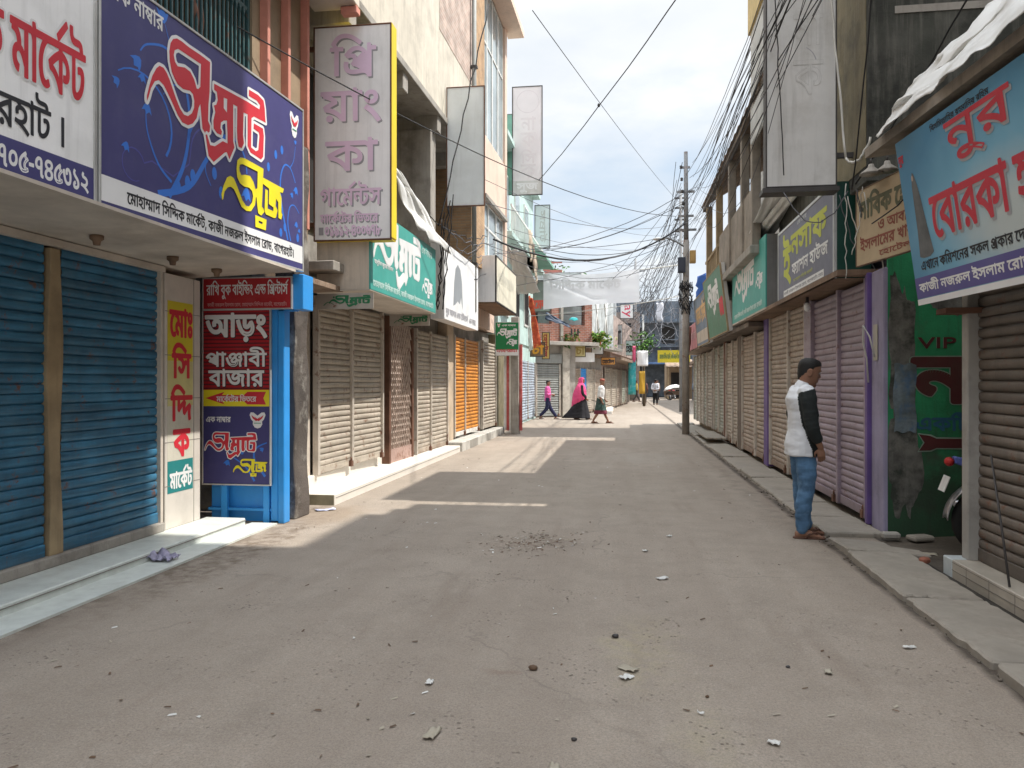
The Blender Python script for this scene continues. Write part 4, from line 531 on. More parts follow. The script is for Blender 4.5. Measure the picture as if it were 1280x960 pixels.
GREYGREEN = mat('grey_green_shutter_paint', (.34, .355, .30), rough=.55, var=.15, streak=.35, streakcol=(.13, .12, .1), rust=.4, hband=.3, damp=(.22, (.17, .095, .055), .55))
ORANGE = mat('orange_shutter_paint', (.63, .255, .04), rough=.5, var=.2, streak=.35, streakcol=(.28, .08, .025), rust=.35, hband=.3)
PURPLE = mat('mauve_shutter_paint', (.33, .265, .31), rough=.5, var=.14, streak=.25, streakcol=(.16, .10, .14), rust=.25, hband=.35, damp=(.2, (.13, .09, .09), .5))
VIOLET = mat('violet_frame_paint', (.125, .075, .24), rough=.5, var=.2, dirt=.2)
LILAC = mat('lilac_wall_paint', (.30, .27, .38), dirt=.4, streak=.3)
BROWNSH = mat('brown_shutter_paint', (.175, .145, .12), rough=.55, var=.25, streak=.5, streakcol=(.08, .065, .055), rust=.3, hband=.5, damp=(.3, (.07, .06, .05), .6))
GREYSH = mat('grey_shutter_paint', (.27, .28, .265), rough=.55, var=.15, streak=.3)
STEELB = mat('pale_blue_shutter_paint', (.38, .44, .50), rough=.55, var=.2, streak=.3, rust=.3)
BRIGHTBLUE = mat('bright_blue_paint', (.035, .29, .72), rough=.4, var=.1, dirt=.12, dirtcol=(.2, .25, .3))
FRAMEM = mat('shutter_guide_steel', (.50, .45, .39), rough=.5, rust=.45, streak=.2)
RUST = mat('rusty_iron', (.14, .07, .045), var=.4, rough=.85, bump=.4)
IRON = mat('dark_iron', (.055, .05, .048), rough=.5, var=.3)
ALU = mat('aluminium_trim', (.52, .52, .51), rough=.35, metal=.4, dirt=.2)
TIN = mat('rusty_tin', (.27, .20, .15), var=.3, streak=.6, streakcol=(.12, .07, .045), rust=.4, rough=.7)
TEALWALL = mat('teal_plaster', (.46, .60, .57), var=.12, dirt=.3, dirtcol=(.25, .35, .32), streak=.4, streakcol=(.2, .27, .25))
PEACH = mat('peach_plaster', (.70, .53, .43), var=.08, dirt=.15, streak=.15)
GLASS = mat('window_glass', (.30, .36, .38), rough=.12, var=.3, scale=.8, bump=0, spec=.7)
WFRAME = mat('white_window_frame', (.66, .66, .63), rough=.4)
GREENW = mat('green_wall_paint', (.026, .24, .10), var=.25, dirt=.9, dirtcol=(.075, .075, .062), dscale=1.15, streak=.6, streakcol=(.03, .06, .04), bump=.4, damp=(.75, (.03, .04, .026), .85))
MOULD = mat('mould_patch', (.13, .125, .11), var=.5, scale=6, dirt=.9, dirtcol=(.03, .036, .028), dscale=5, streak=.6, streakcol=(.22, .22, .20), bump=.6)
PIERM = mat('peeling_pier_plaster', (.095, .08, .07), var=.4, dirt=.85, dirtcol=(.36, .34, .30), dscale=2.4, bump=.6)
BRICK = brickmat('red_brickwork', (.34, .12, .075), (.24, .085, .06), (.33, .29, .25))
PALEBRICK = brickmat('pale_brickwork', (.55, .42, .35), (.46, .33, .27), (.55, .50, .45))
TANBRICK = brickmat('tan_facing_brick', (.52, .33, .18), (.45, .27, .145), (.40, .30, .2), .2, .06)
GREYW = mat('grey_wall_paint', (.46, .49, .49), dirt=.4, streak=.4, streakcol=(.2, .21, .21))
FARDARK = mat('far_dark_plaster', (.12, .145, .175), var=.35, dirt=.5, dirtcol=(.05, .06, .07), streak=.4)

WEATH = mat('weathered_boards', (.27, .235, .195), var=.3, streak=.5, streakcol=(.10, .085, .07), dirt=.3, bump=.3)
WEATH2 = mat('dark_weathered_timber', (.15, .12, .095), var=.35, streak=.5, streakcol=(.06, .05, .04), bump=.3)
# ------------------------------------------------------------------ the ground
B = MB(); B.add([(-150, -12, 0), (150, -12, 0), (150, 320, 0), (-150, 320, 0)], [(0, 1, 2, 3)])
tag(B.build('road', roadmat()), kind='structure')

# ------------------------------------------------------------------ shutters
def shutter(parent, x0, x1, z0, z1, m, y=0.0, pitch=.075, deep=.02, seed=0, guides=(1, 1), lock=True, gm=None, bar=None, cols=9, gw=.035):
    """roller shutter: curved slats a little bent along their length, a bottom bar, side guides, a padlock"""
    r = random.Random(seed*13+5); B = MB()
    n = max(3, round((z1-z0-.09)/pitch)); p = (z1-z0-.09)/n
    prof = [(0, .9), (.07, -.1), (.16, -.7), (.45, -1.0), (.8, -.85), (.92, -.3), (.96, .9)]
    rows = []; dents = [(r.uniform(x0, x1), r.uniform(z0, z1), r.uniform(.15, .4), r.uniform(-.010, .014)) for _ in range(5)]
    for k in range(n):
        zz = z0+.09+k*p; sag = r.uniform(-.004, .004); off = r.uniform(-.003, .003)
        for f, d in prof: rows.append((zz+f*p, d*deep+off, sag))
    rows.append((z1, 0, 0)); V = []
    for z, d, sag in rows:
        for i in range(cols+1):
            u = i/cols; x = x0+(x1-x0)*u
            b = sum(a*math.exp(-((x-cx)**2+(z-cz)**2)/(s*s)) for cx, cz, s, a in dents)
            V.append((x, y+d+b+.004*noise.noise((x*2+seed, z*3, 0)), z+sag*math.sin(u*3.1+seed)+.006*noise.noise((x*1.3, z*.9, seed))))
    c1 = cols+1
    B.add(V, [(j*c1+i, j*c1+i+1, (j+1)*c1+i+1, (j+1)*c1+i) for j in range(len(rows)-1) for i in range(cols)], 0, True)
    s = B.build('roller_shutter', m, parent)
    for p_ in s.data.polygons: p_.use_smooth = True
    B = MB(); B.box(x0, x1, y-.022, y+.012, z0, z0+.095); b = B.build('bottom_bar', bar or m, s, bevel=.004)
    for side, on in ((x0, guides[0]), (x1, guides[1])):
        if on: B = MB(); B.box(side-gw, side+gw, y-.05, y+.03, z0-.01, z1+.02); B.build('shutter_guide', gm or FRAMEM, parent, bevel=.004)
    if lock:
        B = MB(); xx = x1-.07
        B.box(xx-.035, xx+.035, y-.065, y-.022, z0-.01, z0+.07); B.tube([(xx-.022, y-.045, z0+.07), (xx-.022, y-.045, z0+.10), (xx, y-.045, z0+.118), (xx+.022, y-.045, z0+.10), (xx+.022, y-.045, z0+.07)], .007, 6)
        B.build('padlock', RUST, s)
    return s

# ------------------------------------------------------------------ left, nearest: the market building with blue shutters
FA = frame(-4.32, 0, 0, (0, 1))
A = thing('market_building', 'two-storey market building with blue roller shutters and a brown upper wall with salmon fins', 'building', FA)
B = MB(); B.box(-4, 7.68, .22, 6, 0, 3.2); B.box(-4, 5.62, -.57, 6, 3.2, 12); B.box(5.62, 7.40, -.57, 6, 5.9, 12); B.box(5.62, 7.40, -.57, 6, 3.2, 3.75); B.box(5.62, 7.40, .5, 6, 3.75, 5.9)
B.box(7.40, 8.80, -.57, 6, 3.2, 12); B.build('wall', BROWNWALL, A)
B = MB(); B.prism([(.22, 2.60), (-.97, 2.645), (-.97, 2.668), (.22, 2.668)], -4, 7.56, 'x'); B.box(-4, 6.76, -.02, .22, 2.545, 2.60); B.build('soffit', SOFFIT, A)
for xx in (5.35, 6.35, 7.1):
    B = MB(); B.lathe([(.05, 0), (.05, -.03), (.03, -.045), (.025, -.075)], (xx, -.35, 2.622), 12); B.build('bulb_holder', BROWNWOOD, A)
B = MB(); B.box(2.4, 6.74, -.03, .2, .088, .175); B.build('plinth', CONC, A, bevel=.01)
shutter(A, 2.4, 5.27, .175, 2.56, BLUE, .04, .076, .012, 1, (0, 0), False, cols=22)
shutter(A, 5.45, 6.72, .175, 2.56, BLUE, .04, .076, .012, 2, (0, 1), False, gm=SOFFIT, cols=14, gw=.02)
B = MB(); P = [(5.285+.02*math.sin(k*.7), 5.425+.018*math.sin(k*.9+1)) for k in range(12)]
B.loft([[(a, .0, .09+k*.222), (b, .0, .09+k*.222), (b, .07, .09+k*.222), (a, .07, .09+k*.222)] for k, (a, b) in enumerate(P)], 0, False)
B.build('timber_post', TIMBER, A, bevel=.006)
B = MB(); B.box(6.765, 7.38, -.012, .22, .09, 2.545); B.build('tiled_pillar', TILE, A, bevel=.006)
B = MB()
for z in (.50, .92, 1.34, 1.76, 2.18): B.box(6.766, 7.381, -.0145, -.011, z, z+.006)
B.box(7.255, 7.26, -.0148, -.011, .09, 2.54); B.build('tile_joint', JOINT, A)
for xx in (7.60, 8.10, 8.62):
    B = MB(); B.box(xx-.03, xx+.03, -.66, -.565, 3.3, 6.05); B.build('wall_fin', SALMON, A, bevel=.006)
B = MB(); B.box(5.55, 9.0, -1.15, -.57, 6.05, 6.25); B.build('sun_shade', SOFFIT, A, bevel=.01)
B = MB(); B.box(8.88, 9.0, -1.16, -.95, 5.95, 6.04); B.build('shade_bracket', SALMON, A, bevel=.01)
B = MB()
for i in range(23):
    x = 5.66+i*.078; B.box(x-.011, x+.011, -.535, -.515, 3.78, 5.88)
    B.prism([(x-.028, 4.36), (x+.028, 4.36), (x, 4.47)], -.54, -.51)
    B.prism([(x-.028, 5.30), (x+.028, 5.30), (x, 5.20)], -.54, -.51)
for z in (3.85, 4.35, 5.3, 5.82): B.box(5.62, 7.40, -.54, -.51, z-.018, z+.018)
for i in range(11):
    x = 5.70+i*.16; B.tube([(x+.07*math.cos(a*math.pi/6), -.525, 5.56+.07*math.sin(a*math.pi/6)) for a in range(13)], .009, 5)
B.build('window_grille', GRILLE, A)
for x in (5.62, 7.36): MB().box(x, x+.04, -.545, -.5, 3.75, 5.9).build('grille_frame', GRILLE, A)

# rag hung in the grille
def rag(M, w, h, seed, m, name, label):
    B = MB()
    B.sheet(lambda u, v: (w*(u-.5)*(1-.45*v)+.02*math.sin(9*v+seed), .03*math.sin(u*11+seed)+.015*math.sin(v*13), -h*v*(1-.12*math.sin(u*5+seed))), 10, 10)
    return tag(B.build(name, m, frame=M, solid=.004), label, 'cloth')
rag(frame(-3.82, 6.5, 5.1, (0, 1)), .2, .75, 2, flatmat('brown_rag', (.2, .1, .07)), 'hanging_rag', 'brown rag hanging in the dark window grille above the blue shoe-shop sign')

# steps before the blue shutters
B = MB(); B.box(-4.32, -3.885, -3, 7.52, -.1, .09); st = B.build('doorstep', MARBLE, bevel=.008)
tag(st, 'pale mosaic-tiled doorstep running along under the blue shutters', 'step')
B = MB(); B.box(-3.96, -3.8785, -3, 7.521, .062, .068); B.build('step_joint', JOINT, st)
B = MB(); B.box(-3.884, -3.6, -3, 7.66, -.1, .018)
tag(B.build('kerb_strip', MARBLE), 'low pale strip of mosaic tile between the doorstep and the road', 'kerb')

# blue metal stall at the corner
S = thing('metal_stall', 'bright blue painted metal stall frame standing beside the tiled pillar', 'stall', frame(-4.46, 7.74, 0, (1, 0)))
B = MB(); B.box(.75, .83, 0, .5, .02, 2.28); B.build('side_post', BRIGHTBLUE, S, bevel=.006)
B = MB(); B.box(.838, .91, -.02, .12, .0, 2.28); B.build('corner_post', BRIGHTBLUE, S, bevel=.008)
B = MB(); B.box(.02, .75, .10, .12, .0, 2.2); B.build('back_sheet', BRIGHTBLUE, S)
B = MB(); B.box(.02, .75, .02, .098, .12, .15); B.build('shelf', BRIGHTBLUE, S, bevel=.004)
for x in (.18, .66):
    B = MB(); B.box(x, x+.07, .0, .05, .0, .46); B.build('leg', BRIGHTBLUE, S, bevel=.004)
B = MB(); B.box(1.02, 1.14, -.06, .2, 2.27, 2.64); B.build('upper_box', BRIGHTBLUE, S, bevel=.006)
B = MB(); B.box(.02, 1.02, -.02, .1, 2.26, 2.29); B.build('top_rail', BRIGHTBLUE, S)

# old pier in the gap
B = MB()
B.loft([[(-3.78, 7.98, z), (-3.545+.012*math.sin(z*7), 7.98, z), (-3.54+.015*math.sin(z*5+1), 8.33+.01*math.sin(z*9), z), (-3.78, 8.33, z)] for z in [i*.16 for i in range(27)]], 0, False)
tag(B.build('brick_pier', PIERM, bevel=.01), 'black stained pier with flaking plaster between the blue stall and the beige shutters', 'pier')

# ------------------------------------------------------------------ left, middle: long concrete building
bx = .026; FB = frame(-4.2346, 0, 0, (bx, 1))
Bd = thing('concrete_building', 'long concrete building with an overhanging cream upper floor above beige and orange shutters', 'building', FB)
B = MB(); B.box(8.36, 23.0, .2, 7, 0, 2.9); B.box(8.9, 17.1, .35, 7, 2.9, 6.35)
B.build('wall', CONC, Bd)
B = MB(); B.box(8.95, 16.5, -.60, 7, 6.42, 12.5); B.build('upper_wall', CREAM, Bd)
B = MB(); B.box(13.6, 16.505, -.606, -.595, 7.9, 12.4); B.build('bare_brick', PALEBRICK, Bd)
B = MB(); B.box(8.93, 16.5, -.65, 7, 6.3, 6.42); B.build('floor_slab', CONC, Bd, bevel=.01)
for x in (9.4, 11.6, 13.6, 15.8):
    B = MB(); B.box(x-.12, x+.12, -.60, .35, 6.02, 6.31); B.build('floor_beam', CONC, Bd, bevel=.01)
for x in (13.55, 16.9):
    B = MB(); B.box(x-.16, x+.16, -.5, .35, 2.9, 6.03); B.build('column', CONC, Bd, bevel=.01)
for x0, x1, z0, z1 in ((9.3, 10.8, 3.7, 5.8), (11.2, 13.2, 3.6, 5.9), (14.0, 16.4, 3.7, 5.8)):
    f = MB().box(x0, x1, .325, .36, z0, z1).build('window', DARK, Bd)
    g = MB()
    for k in range(5): g.box(x0+(x1-x0)*k/4-.02, x0+(x1-x0)*k/4+.02, .29, .32, z0, z1)
    g.box(x0, x1, .285, .325, z0-.03, z0+.03); g.box(x0, x1, .285, .325, z1-.03, z1+.03); g.build('window_bars', IRON, f)
B = MB(); B.box(8.9, 17.1, -.55, .35, 2.86, 2.98); B.build('canopy_slab', CONC, Bd, bevel=.01)
B = MB(); B.box(8.38, 9.3, -.03, .25, 2.62, 2.70); B.box(8.38, 9.32, -.5, -.03, 2.64, 2.70); B.build('lintel_tin', TIN, Bd)
B = MB(); B.box(8.35, 9.57, .06, .22, .13, 2.9); B.build('plaster_jamb', SOFFIT, Bd)
WB = mat('whitewash_bar', (.62, .60, .56), dirt=.4, rust=.2)
shutter(Bd, 9.62, 10.82, .29, 2.62, BEIGE, 0, .08, .015, 3, (1, 1))
shutter(Bd, 10.92, 12.15, .29, 2.62, BEIGE, 0, .08, .015, 4, (0, 1), gw=.03)
shutter(Bd, 14.08, 15.07, .145, 2.5, BEIGE, 0, .085, .015, 5, (1, 1), gw=.03)
shutter(Bd, 15.2, 16.4, .145, 2.5, BEIGE, 0, .085, .015, 6, (0, 1), gw=.03)
shutter(Bd, 17.05, 18.08, .26, 2.55, ORANGE, 0, .085, .02, 7, (1, 1), bar=WB, gw=.03)
shutter(Bd, 18.25, 19.62, .26, 2.55, ORANGE, 0, .085, .02, 8, (0, 1), bar=WB, gw=.03)
shutter(Bd, 20.15, 22.0, .26, 2.6, BEIGE, 0, .09, .02, 9, (1, 1), gw=.04)
B = MB(); B.box(12.42, 12.50, -.06, .2, .13, 2.62); B.box(13.72, 13.80, -.06, .2, .13, 2.5); B.build('door_post', RUST, Bd, bevel=.006)
B = MB(); B.box(16.44, 16.98, -.02, .2, .13, 2.9); B.build('tan_pillar', mat('tan_pillar', (.52, .41, .30), dirt=.3), Bd, bevel=.01)
B = MB()                                               # folding lattice gate
for k in range(-12, 12):
    for sgn in (1, -1):
        a = 12.52+k*.105; pts = []
        for t in (0, 1):
            z = .16+t*2.36; x = a+(t*2.36*.52)*sgn+(0 if sgn > 0 else 1.23); pts.append((x, z))
        (xa, za), (xb, zb) = pts; lo, hi = 12.52, 13.70
        if max(xa, xb) < lo or min(xa, xb) > hi: continue
        f = lambda x: za+(zb-za)*(x-xa)/(xb-xa)
        ca, cb = (max(lo, min(hi, xa)), max(lo, min(hi, xb)))
        B.tube([(ca, -.02+.012*sgn, f(ca)), (cb, -.02+.012*sgn, f(cb))], .011, 4, smooth=False)
for k in range(9): B.box(12.53+k*.146-.008, 12.53+k*.146+.008, -.005, .015, .16, 2.5)
g = B.build('folding_gate', mat('gate_paint', (.52, .42, .36), rust=.25, var=.2), Bd)
B = MB(); B.box(12.5, 13.72, .03, .06, .14, 2.5); B.build('gate_backing', mat('gate_dark', (.10, .055, .04), var=.4), Bd)
B = MB(); B.box(12.5, 13.72, -.04, .03, .13, .36); B.build('gate_sill', mat('pinkish_plate', (.40, .27, .23), rust=.6), Bd)
B = MB(); B.box(22.05, 23.3, -.05, .3, .0, 2.9); B.build('end_wall', MOSS, Bd, bevel=.01)

WTILE = mat('white_step_tile', (.70, .66, .60), rough=.5, var=.08, dirt=.25, dirtcol=(.45, .40, .33), dscale=2.5, bump=.1)
ENDSHADE = mat('shaded_step_side', (.26, .235, .16), var=.35, dirt=.6, dirtcol=(.12, .11, .07))  # shade on the platform's end face painted into its colour, with dirt blotches
st = tag(MB().box(-4.1, -3.475, 8.97, 16.3, -.1, .135).build('tiled_platform', WTILE, bevel=.012), 'long low platform of white tiles below the beige shutters', 'step')
MB().box(-4.05, -3.482, 8.955, 8.968, 0.0, .125).build('shaded_end', ENDSHADE, st)
MB().box(-3.4735, -3.4705, 9.0, 16.2, .085, .09).build('tile_joint', JOINT, st)
st = tag(MB().box(-4.3, -3.985, 9.3, 12.45, .1, .285).build('tiled_ledge', WTILE, bevel=.01), 'raised white tiled ledge under the first pair of beige shutters', 'step')
st = tag(MB().box(-4.3, -3.43, 16.32, 22.3, -.1, .205).build('concrete_platform', mat('grey_step', (.46, .44, .40), dirt=.5), bevel=.015), 'grey concrete platform with patched front below the orange shutters', 'step')
for y, w in ((17.2, .9), (19.3, .6), (20.9, .5)): MB().box(-3.434, -3.424, y, y+w, .01, .19).build('patch', mat('dark_patch', (.30, .28, .25)), st)

# pillar and red-white striped door at the end of the block
P_ = thing('corner_pillar', 'grey corner pillar beside red and white striped boards', 'pillar', frame(-3.36, 22.0, 0, (1, 0)))
B = MB(); B.box(.17, .39, .0, .3, 0, 3.4); B.build('shaft', CONC, P_, bevel=.015)
B = MB(); B.box(-.06, .02, .1, .22, .12, 2.4); B.build('white_board', WHITE, P_)
B = MB(); B.box(.025, .10, .08, .2, .1, 2.4); B.build('red_board', mat('red_board', (.48, .09, .085), dirt=.3, dirtcol=(.7, .5, .45), dscale=6), P_)
B = MB(); B.box(.105, .165, .08, .2, .1, 2.4); B.build('white_board', WHITE, P_)
B = MB(); B.box(.40, .47, .1, .24, .1, 2.6); B.build('red_board', MATS['red_board'], P_)

# ------------------------------------------------------------------ peach building above the end of the block
C = thing('peach_building', 'tall peach building with large windows and a strip of tan facing brick', 'building', FB)
B = MB(); B.box(17.12, 21.2, -.50, 7, 5.95, 7.45); B.box(17.12, 21.2, -.48, 7, 11.3, 13); B.box(17.9, 21.2, -.05, 7, 2.95, 13); B.box(20.9, 21.2, -.50, 7, 4.2, 11.3); B.box(21.2, 22.4, .1, 7, 2.95, 7)
B.build('wall', PEACH, C)
B = MB(); B.box(16.52, 17.92, -.54, .3, 4.15, 13); B.build('brick_pier', TANBRICK, C)
B = MB(); B.box(17.95, 21.6, -.92, -.46, 11.25, 11.42); B.build('cornice', PEACH, C)
for z0, z1, xs in ((7.45, 11.25, (17.94, 18.7, 19.4, 20.15, 20.88)), (4.25, 5.94, (17.94, 18.9, 19.9, 20.88))):
    for a, b in zip(xs[:-1], xs[1:]):
        w = MB(); t = .05
        w.box(a, b, -.44, -.38, z0, z0+t); w.box(a, b, -.44, -.38, z1-t, z1); w.box(a, a+t, -.44, -.38, z0+t, z1-t); w.box(b-t, b, -.44, -.38, z0+t, z1-t); w.box(a+t, b-t, -.435, -.385, z0+(z1-z0)*.62, z0+(z1-z0)*.62+t)
        w = w.build('window', WFRAME, C); MB().box(a+t, b-t, -.415, -.405, z0+t, z1-t).build('pane', GLASS, w)
MB().box(17.94, 20.9, -.58, -.49, 5.9, 5.99).build('window_ledge', CONC, C)
MB().box(16.6, 17.85, -.3, 5, 2.95, 4.15).build('dark_opening', DARK, C)

# ------------------------------------------------------------------ teal house behind it
D = thing('teal_house', 'pale teal house with balcony and green awning behind the peach building', 'building', frame(-3.95, 0, 0, (.01, 1)))
B = MB(); B.box(23.4, 32.2, .0, 7, 0, 2.9); B.box(22.6, 31.0, -.05, 7, 2.9, 8.9); B.build('wall', TEALWALL, D)
MB().box(22.5, 31.1, -.5, .1, 5.85, 6.0).build('balcony_slab', TEALWALL, D, bevel=.01)
B = MB(); B.box(22.6, 31, -.47, -.43, 6.75, 6.82)
for k in range(40): B.box(22.65+k*.21, 22.68+k*.21, -.46, -.44, 6.0, 6.75)
B.build('balcony_rail', WFRAME, D)
for x in (23.5, 25.8, 28.2):
    f = MB().box(x, x+1.1, -.085, -.052, 6.3, 8.1).build('window', WFRAME, D); MB().box(x+.08, x+1.02, -.095, -.086, 6.38, 8.02).build('pane', GLASS, f)
    f = MB().box(x, x+1.1, -.085, -.052, 3.6, 5.2).build('window', WFRAME, D); MB().box(x+.08, x+1.02, -.095, -.086, 3.68, 5.12).build('pane', DARK, f)
GA = mat('green_awning', (.20, .40, .32), var=.15, dirt=.3)
B = MB(); B.prism([(-.05, 6.6), (-1.05, 5.95), (-1.05, 5.85), (-.05, 5.85)], 26.5, 29.5, 'x'); B.build('awning', GA, D)
MB().box(22.6, 31, -.35, 7, 8.9, 9.05).build('roof_slab', TEALWALL, D)
shutter(D, 27.6, 29.4, .1, 2.3, STEELB, -.02, .1, .02, 41, (1, 1), cols=3)
shutter(D, 29.6, 31.6, .1, 2.3, STEELB, -.02, .1, .02, 42, (0, 1), cols=3)
MB().box(23.5, 27.4, -.1, -.02, 0, 2.6).build('door_boards', BROWNWOOD, D)

# ------------------------------------------------------------------ brick house on the bend
E1 = frame(-3.72, 32.55, 0, (.515, .857)); 
d1 = Vector((1.03, 1.72)).normalized()
Eh = thing('brick_house', 'unplastered red brick house with ledge and shutters on the bend of the street', 'building', frame(-3.74, 32.5, 0, (.78, .62)))
B = MB(); B.box(-.2, 2.2, .05, 6, 0, 3.1); B.build('wall', CONC, Eh)
shutter(Eh, .12, 1.32, .06, 2.28, GREYSH, 0, .1, .02, 50, (1, 1), cols=4)
MB().box(.05, 1.4, -.08, .04, 2.32, 2.72).build('shutter_housing', GREYSH, Eh, bevel=.01)
MB().box(1.42, 1.78, -.12, .1, 0, 3.1).build('pillar', mat('peeling_pillar', (.46, .42, .36), dirt=.6, dirtcol=(.2, .17, .14), dscale=4), Eh, bevel=.01)
MB().box(-.4, 3.1, -.5, 5, 3.1, 3.25).build('ledge', CONC, Eh, bevel=.01)
B = MB(); B.box(-.3, 3.0, -.1, .12, 3.25, 4.02); B.box(-.3, -.05, -.1, .12, 4.02, 5.4); B.box(.85, 1.25, -.1, .12, 4.02, 5.4); B.box(2.6, 3.0, -.1, .12, 4.02, 5.4); B.box(-.3, 3.0, -.1, .12, 5.4, 5.6); B.box(2.9, 3.0, .12, 4, 3.25, 5.6)
B.build('brick_wall', BRICK, Eh)
MB().box(-.3, 2.9, 1.6, 1.7, 3.25, 5.6).build('back_wall', DARK, Eh)
MB().box(1.28, 1.42, -.16, -.08, 3.1, 5.6).build('concrete_post', CONC, Eh)
B = MB()
for z in (4.45, 4.85): B.box(-.05, .85, -.02, .0, z, z+.03); B.box(1.42, 2.6, -.02, .0, z, z+.03)
B.build('window_rail', IRON, Eh)
B = MB()
for k in range(3): B.box(1.85+k*.17, 1.93+k*.17, -.108, -.1, 3.5, 3.85)
B.build('vent_slots', DARK, Eh)
MB().box(-.3, 3.0, -.2, 4, 5.6, 5.7).build('roof', CONC, Eh)
tag(MB().sheet(lambda u, v: (.5*(u-.5)+1.95, -.16-.05*math.sin(u*3.1), 4.2+.16*v*math.sin(u*3.1)+.03*math.sin(u*9)), 8, 4).build('turquoise_cloth', flatmat('turquoise_cloth', (.05, .45, .48)), frame=Eh.matrix_world, solid=.01), 'turquoise cloth lying over the rail of the brick house window', 'cloth')

# shops running on round the bend
E2 = thing('bend_shops', 'row of small shops with a brown fascia curving round the bend', 'building', frame(-2.2, 34.2, 0, (.19, .98)))
B = MB(); B.box(.1, 6.6, .15, 6, 0, 3.1); B.build('wall', CONC, E2)
for x0, x1, m, s in ((.3, 1.35, TAN, 60), (1.5, 2.75, BRIGHTBLUE, 61), (2.9, 4.2, BEIGE, 62), (4.5, 6.2, TAN, 63)): shutter(E2, x0, x1, .08, 2.15, m, .05, .1, .02, s, (1, 1), cols=3)
MB().box(.0, 6.6, -.3, .15, 2.75, 3.1).build('fascia', BROWNWOOD, E2)
MB().box(-.3, 7, -.9, .3, 3.1, 3.25).build('ledge', CONC, E2, bevel=.01)
MB().box(0, 7, -.4, 5, 3.25, 6.4).build('upper_wall', GREYW, E2)
B = MB()
for k in range(3): B.tube([(.4+k*2, -.43, 3.4), (1.6+k*2, -.43, 6.2)], .04, 4); B.tube([(1.6+k*2, -.43, 3.4), (.4+k*2, -.43, 6.2)], .04, 4)
B.build('cross_braces', WHITE, E2)
E3 = thing('corner_shops', 'pale shops with hanging goods at the far end of the left side', 'building', frame(-.95, 41.2, 0, (.1, .99)))
B = MB(); B.box(0, 15, .1, 6, 0, 3.2); B.box(0, 15, -.1, 6, 3.2, 5.4); B.build('wall', mat('far_pink_plaster', (.42, .33, .29), dirt=.4), E3)
for k, m in enumerate((BEIGE, BEIGE, TAN, GREYGREEN, BROWNSH)): shutter(E3, .3+k*2.8, 2.7+k*2.8, .1, 2.3, m, .0, .12, .02, 70+k, (1, 1), False, cols=2)
MB().box(0, 15, -.9, .2, 2.7, 2.85).build('awning', TIN, E3)
st = tag(MB().box(-1.0, -.5, 36.5, 44, -.05, .14).build('far_step', WTILE), 'pale step before the shops beyond the bend', 'step')

# ------------------------------------------------------------------ the street's end
F_ = thing('far_building', 'dark blue-grey building closing the end of the street', 'building', frame(-6, 78, 0, (1, 0)))
B = MB(); B.box(0, 30, 1.2, 8, 0, 3.4); B.box(0, 30, 0, 8, 3.4, 9.6); B.build('wall', FARDARK, F_)
for k in range(8):
    s = MB().box(.5+k*3.6, 3.6+k*3.6, 1.12, 1.19, .1, 2.9).build('roller_shutter', (DARK, BROWNSH, FARDARK)[k % 3], F_)
    MB().box(.2+k*3.6, .45+k*3.6, .6, 1.2, 0, 3.4).build('pillar', GREYW, F_)
for k in range(10):
    f = MB().box(1+k*2.9, 2.6+k*2.9, -.06, 0, 5.2, 7.2).build('window', FARDARK, F_); MB().box(1.15+k*2.9, 2.45+k*2.9, -.08, -.062, 5.35, 7.05).build('pane', DARK, F_ if False else f)
MB().box(0, 30, -1.4, .1, 3.3, 3.5).build('awning', mat('blue_far_awning', (.10, .17, .33), var=.3), F_)

# ------------------------------------------------------------------ right side
FR = frame(2.53, 30, 0, (0, -1)); rx = lambda Y: 30-Y
# nearest right: burka shop
N1 = thing('burka_shop', 'shop at the near right with a dark brown roller shutter above a tiled step', 'building', frame(2.62, 10, 0, (0, -1)))
r1 = lambda Y: 10-Y
B = MB(); B.box(r1(6.33), r1(-3), .2, 6, 0, 2.4); B.box(r1(6.35), r1(-3), .05, 6, 2.36, 3.5); B.build('wall', BROWNSH if False else CONC, N1)
shutter(N1, r1(6.22), r1(3.0), .16, 2.30, BROWNSH, .05, .08, .017, 20, (0, 1), False, cols=22)
MB().box(r1(6.33), r1(6.225), -.04, .2, .155, 2.36).build('frame_post', mat('worn_white_post', (.36, .34, .31), dirt=.5), N1, bevel=.006)
MB().box(r1(6.34), r1(6.332), -.035, .19, .155, 2.3).build('post_edge', RUST, N1)
B = MB(); B.box(r1(6.9), r1(-3), 1.7, 6, 3.5, 19.5); B.box(r1(8.7), r1(6.9), 2.6, 6, 3.5, 14.1); B.build('upper_wall', BROWNWALL, N1)  # unseen tall blocks set back, heights chosen for the shadow over the street
B = MB(); B.loft([[(r1(6.95), -.56, 3.42), (r1(6.95), -.56, 3.50), (r1(6.95), .4, 3.60), (r1(6.95), .4, 3.52)], [(r1(1), -.16, 3.42), (r1(1), -.16, 3.50), (r1(1), .5, 3.62), (r1(1), .5, 3.53)]], 0, False); B.build('canopy_board', WEATH, N1)
MB().box(r1(6.6), r1(1), -.2, .05, 3.34, 3.41).build('canopy_soffit', BROWNWOOD, N1)
MB().box(r1(6.34), r1(6.16), -.22, .3, 2.02, 2.06).build('sign_bracket', RUST, N1)
st = thing('tiled_step', 'step faced with cream tiles in front of the near right shutter', 'step', frame(2.475, 10, 0, (0, -1)))
MB().box(r1(6.24), r1(-2), .0, .6, -.05, .158).build('step_block', mat('beige_step_tile', (.42, .38, .32), rough=.4, dirt=.3), st, bevel=.006)
MB().box(r1(6.40), r1(6.243), -.002, .6, -.05, .158).build('white_end_tile', mat('bluish_white_tile', (.50, .54, .55), rough=.35, dirt=.2), st, bevel=.006)
B = MB()
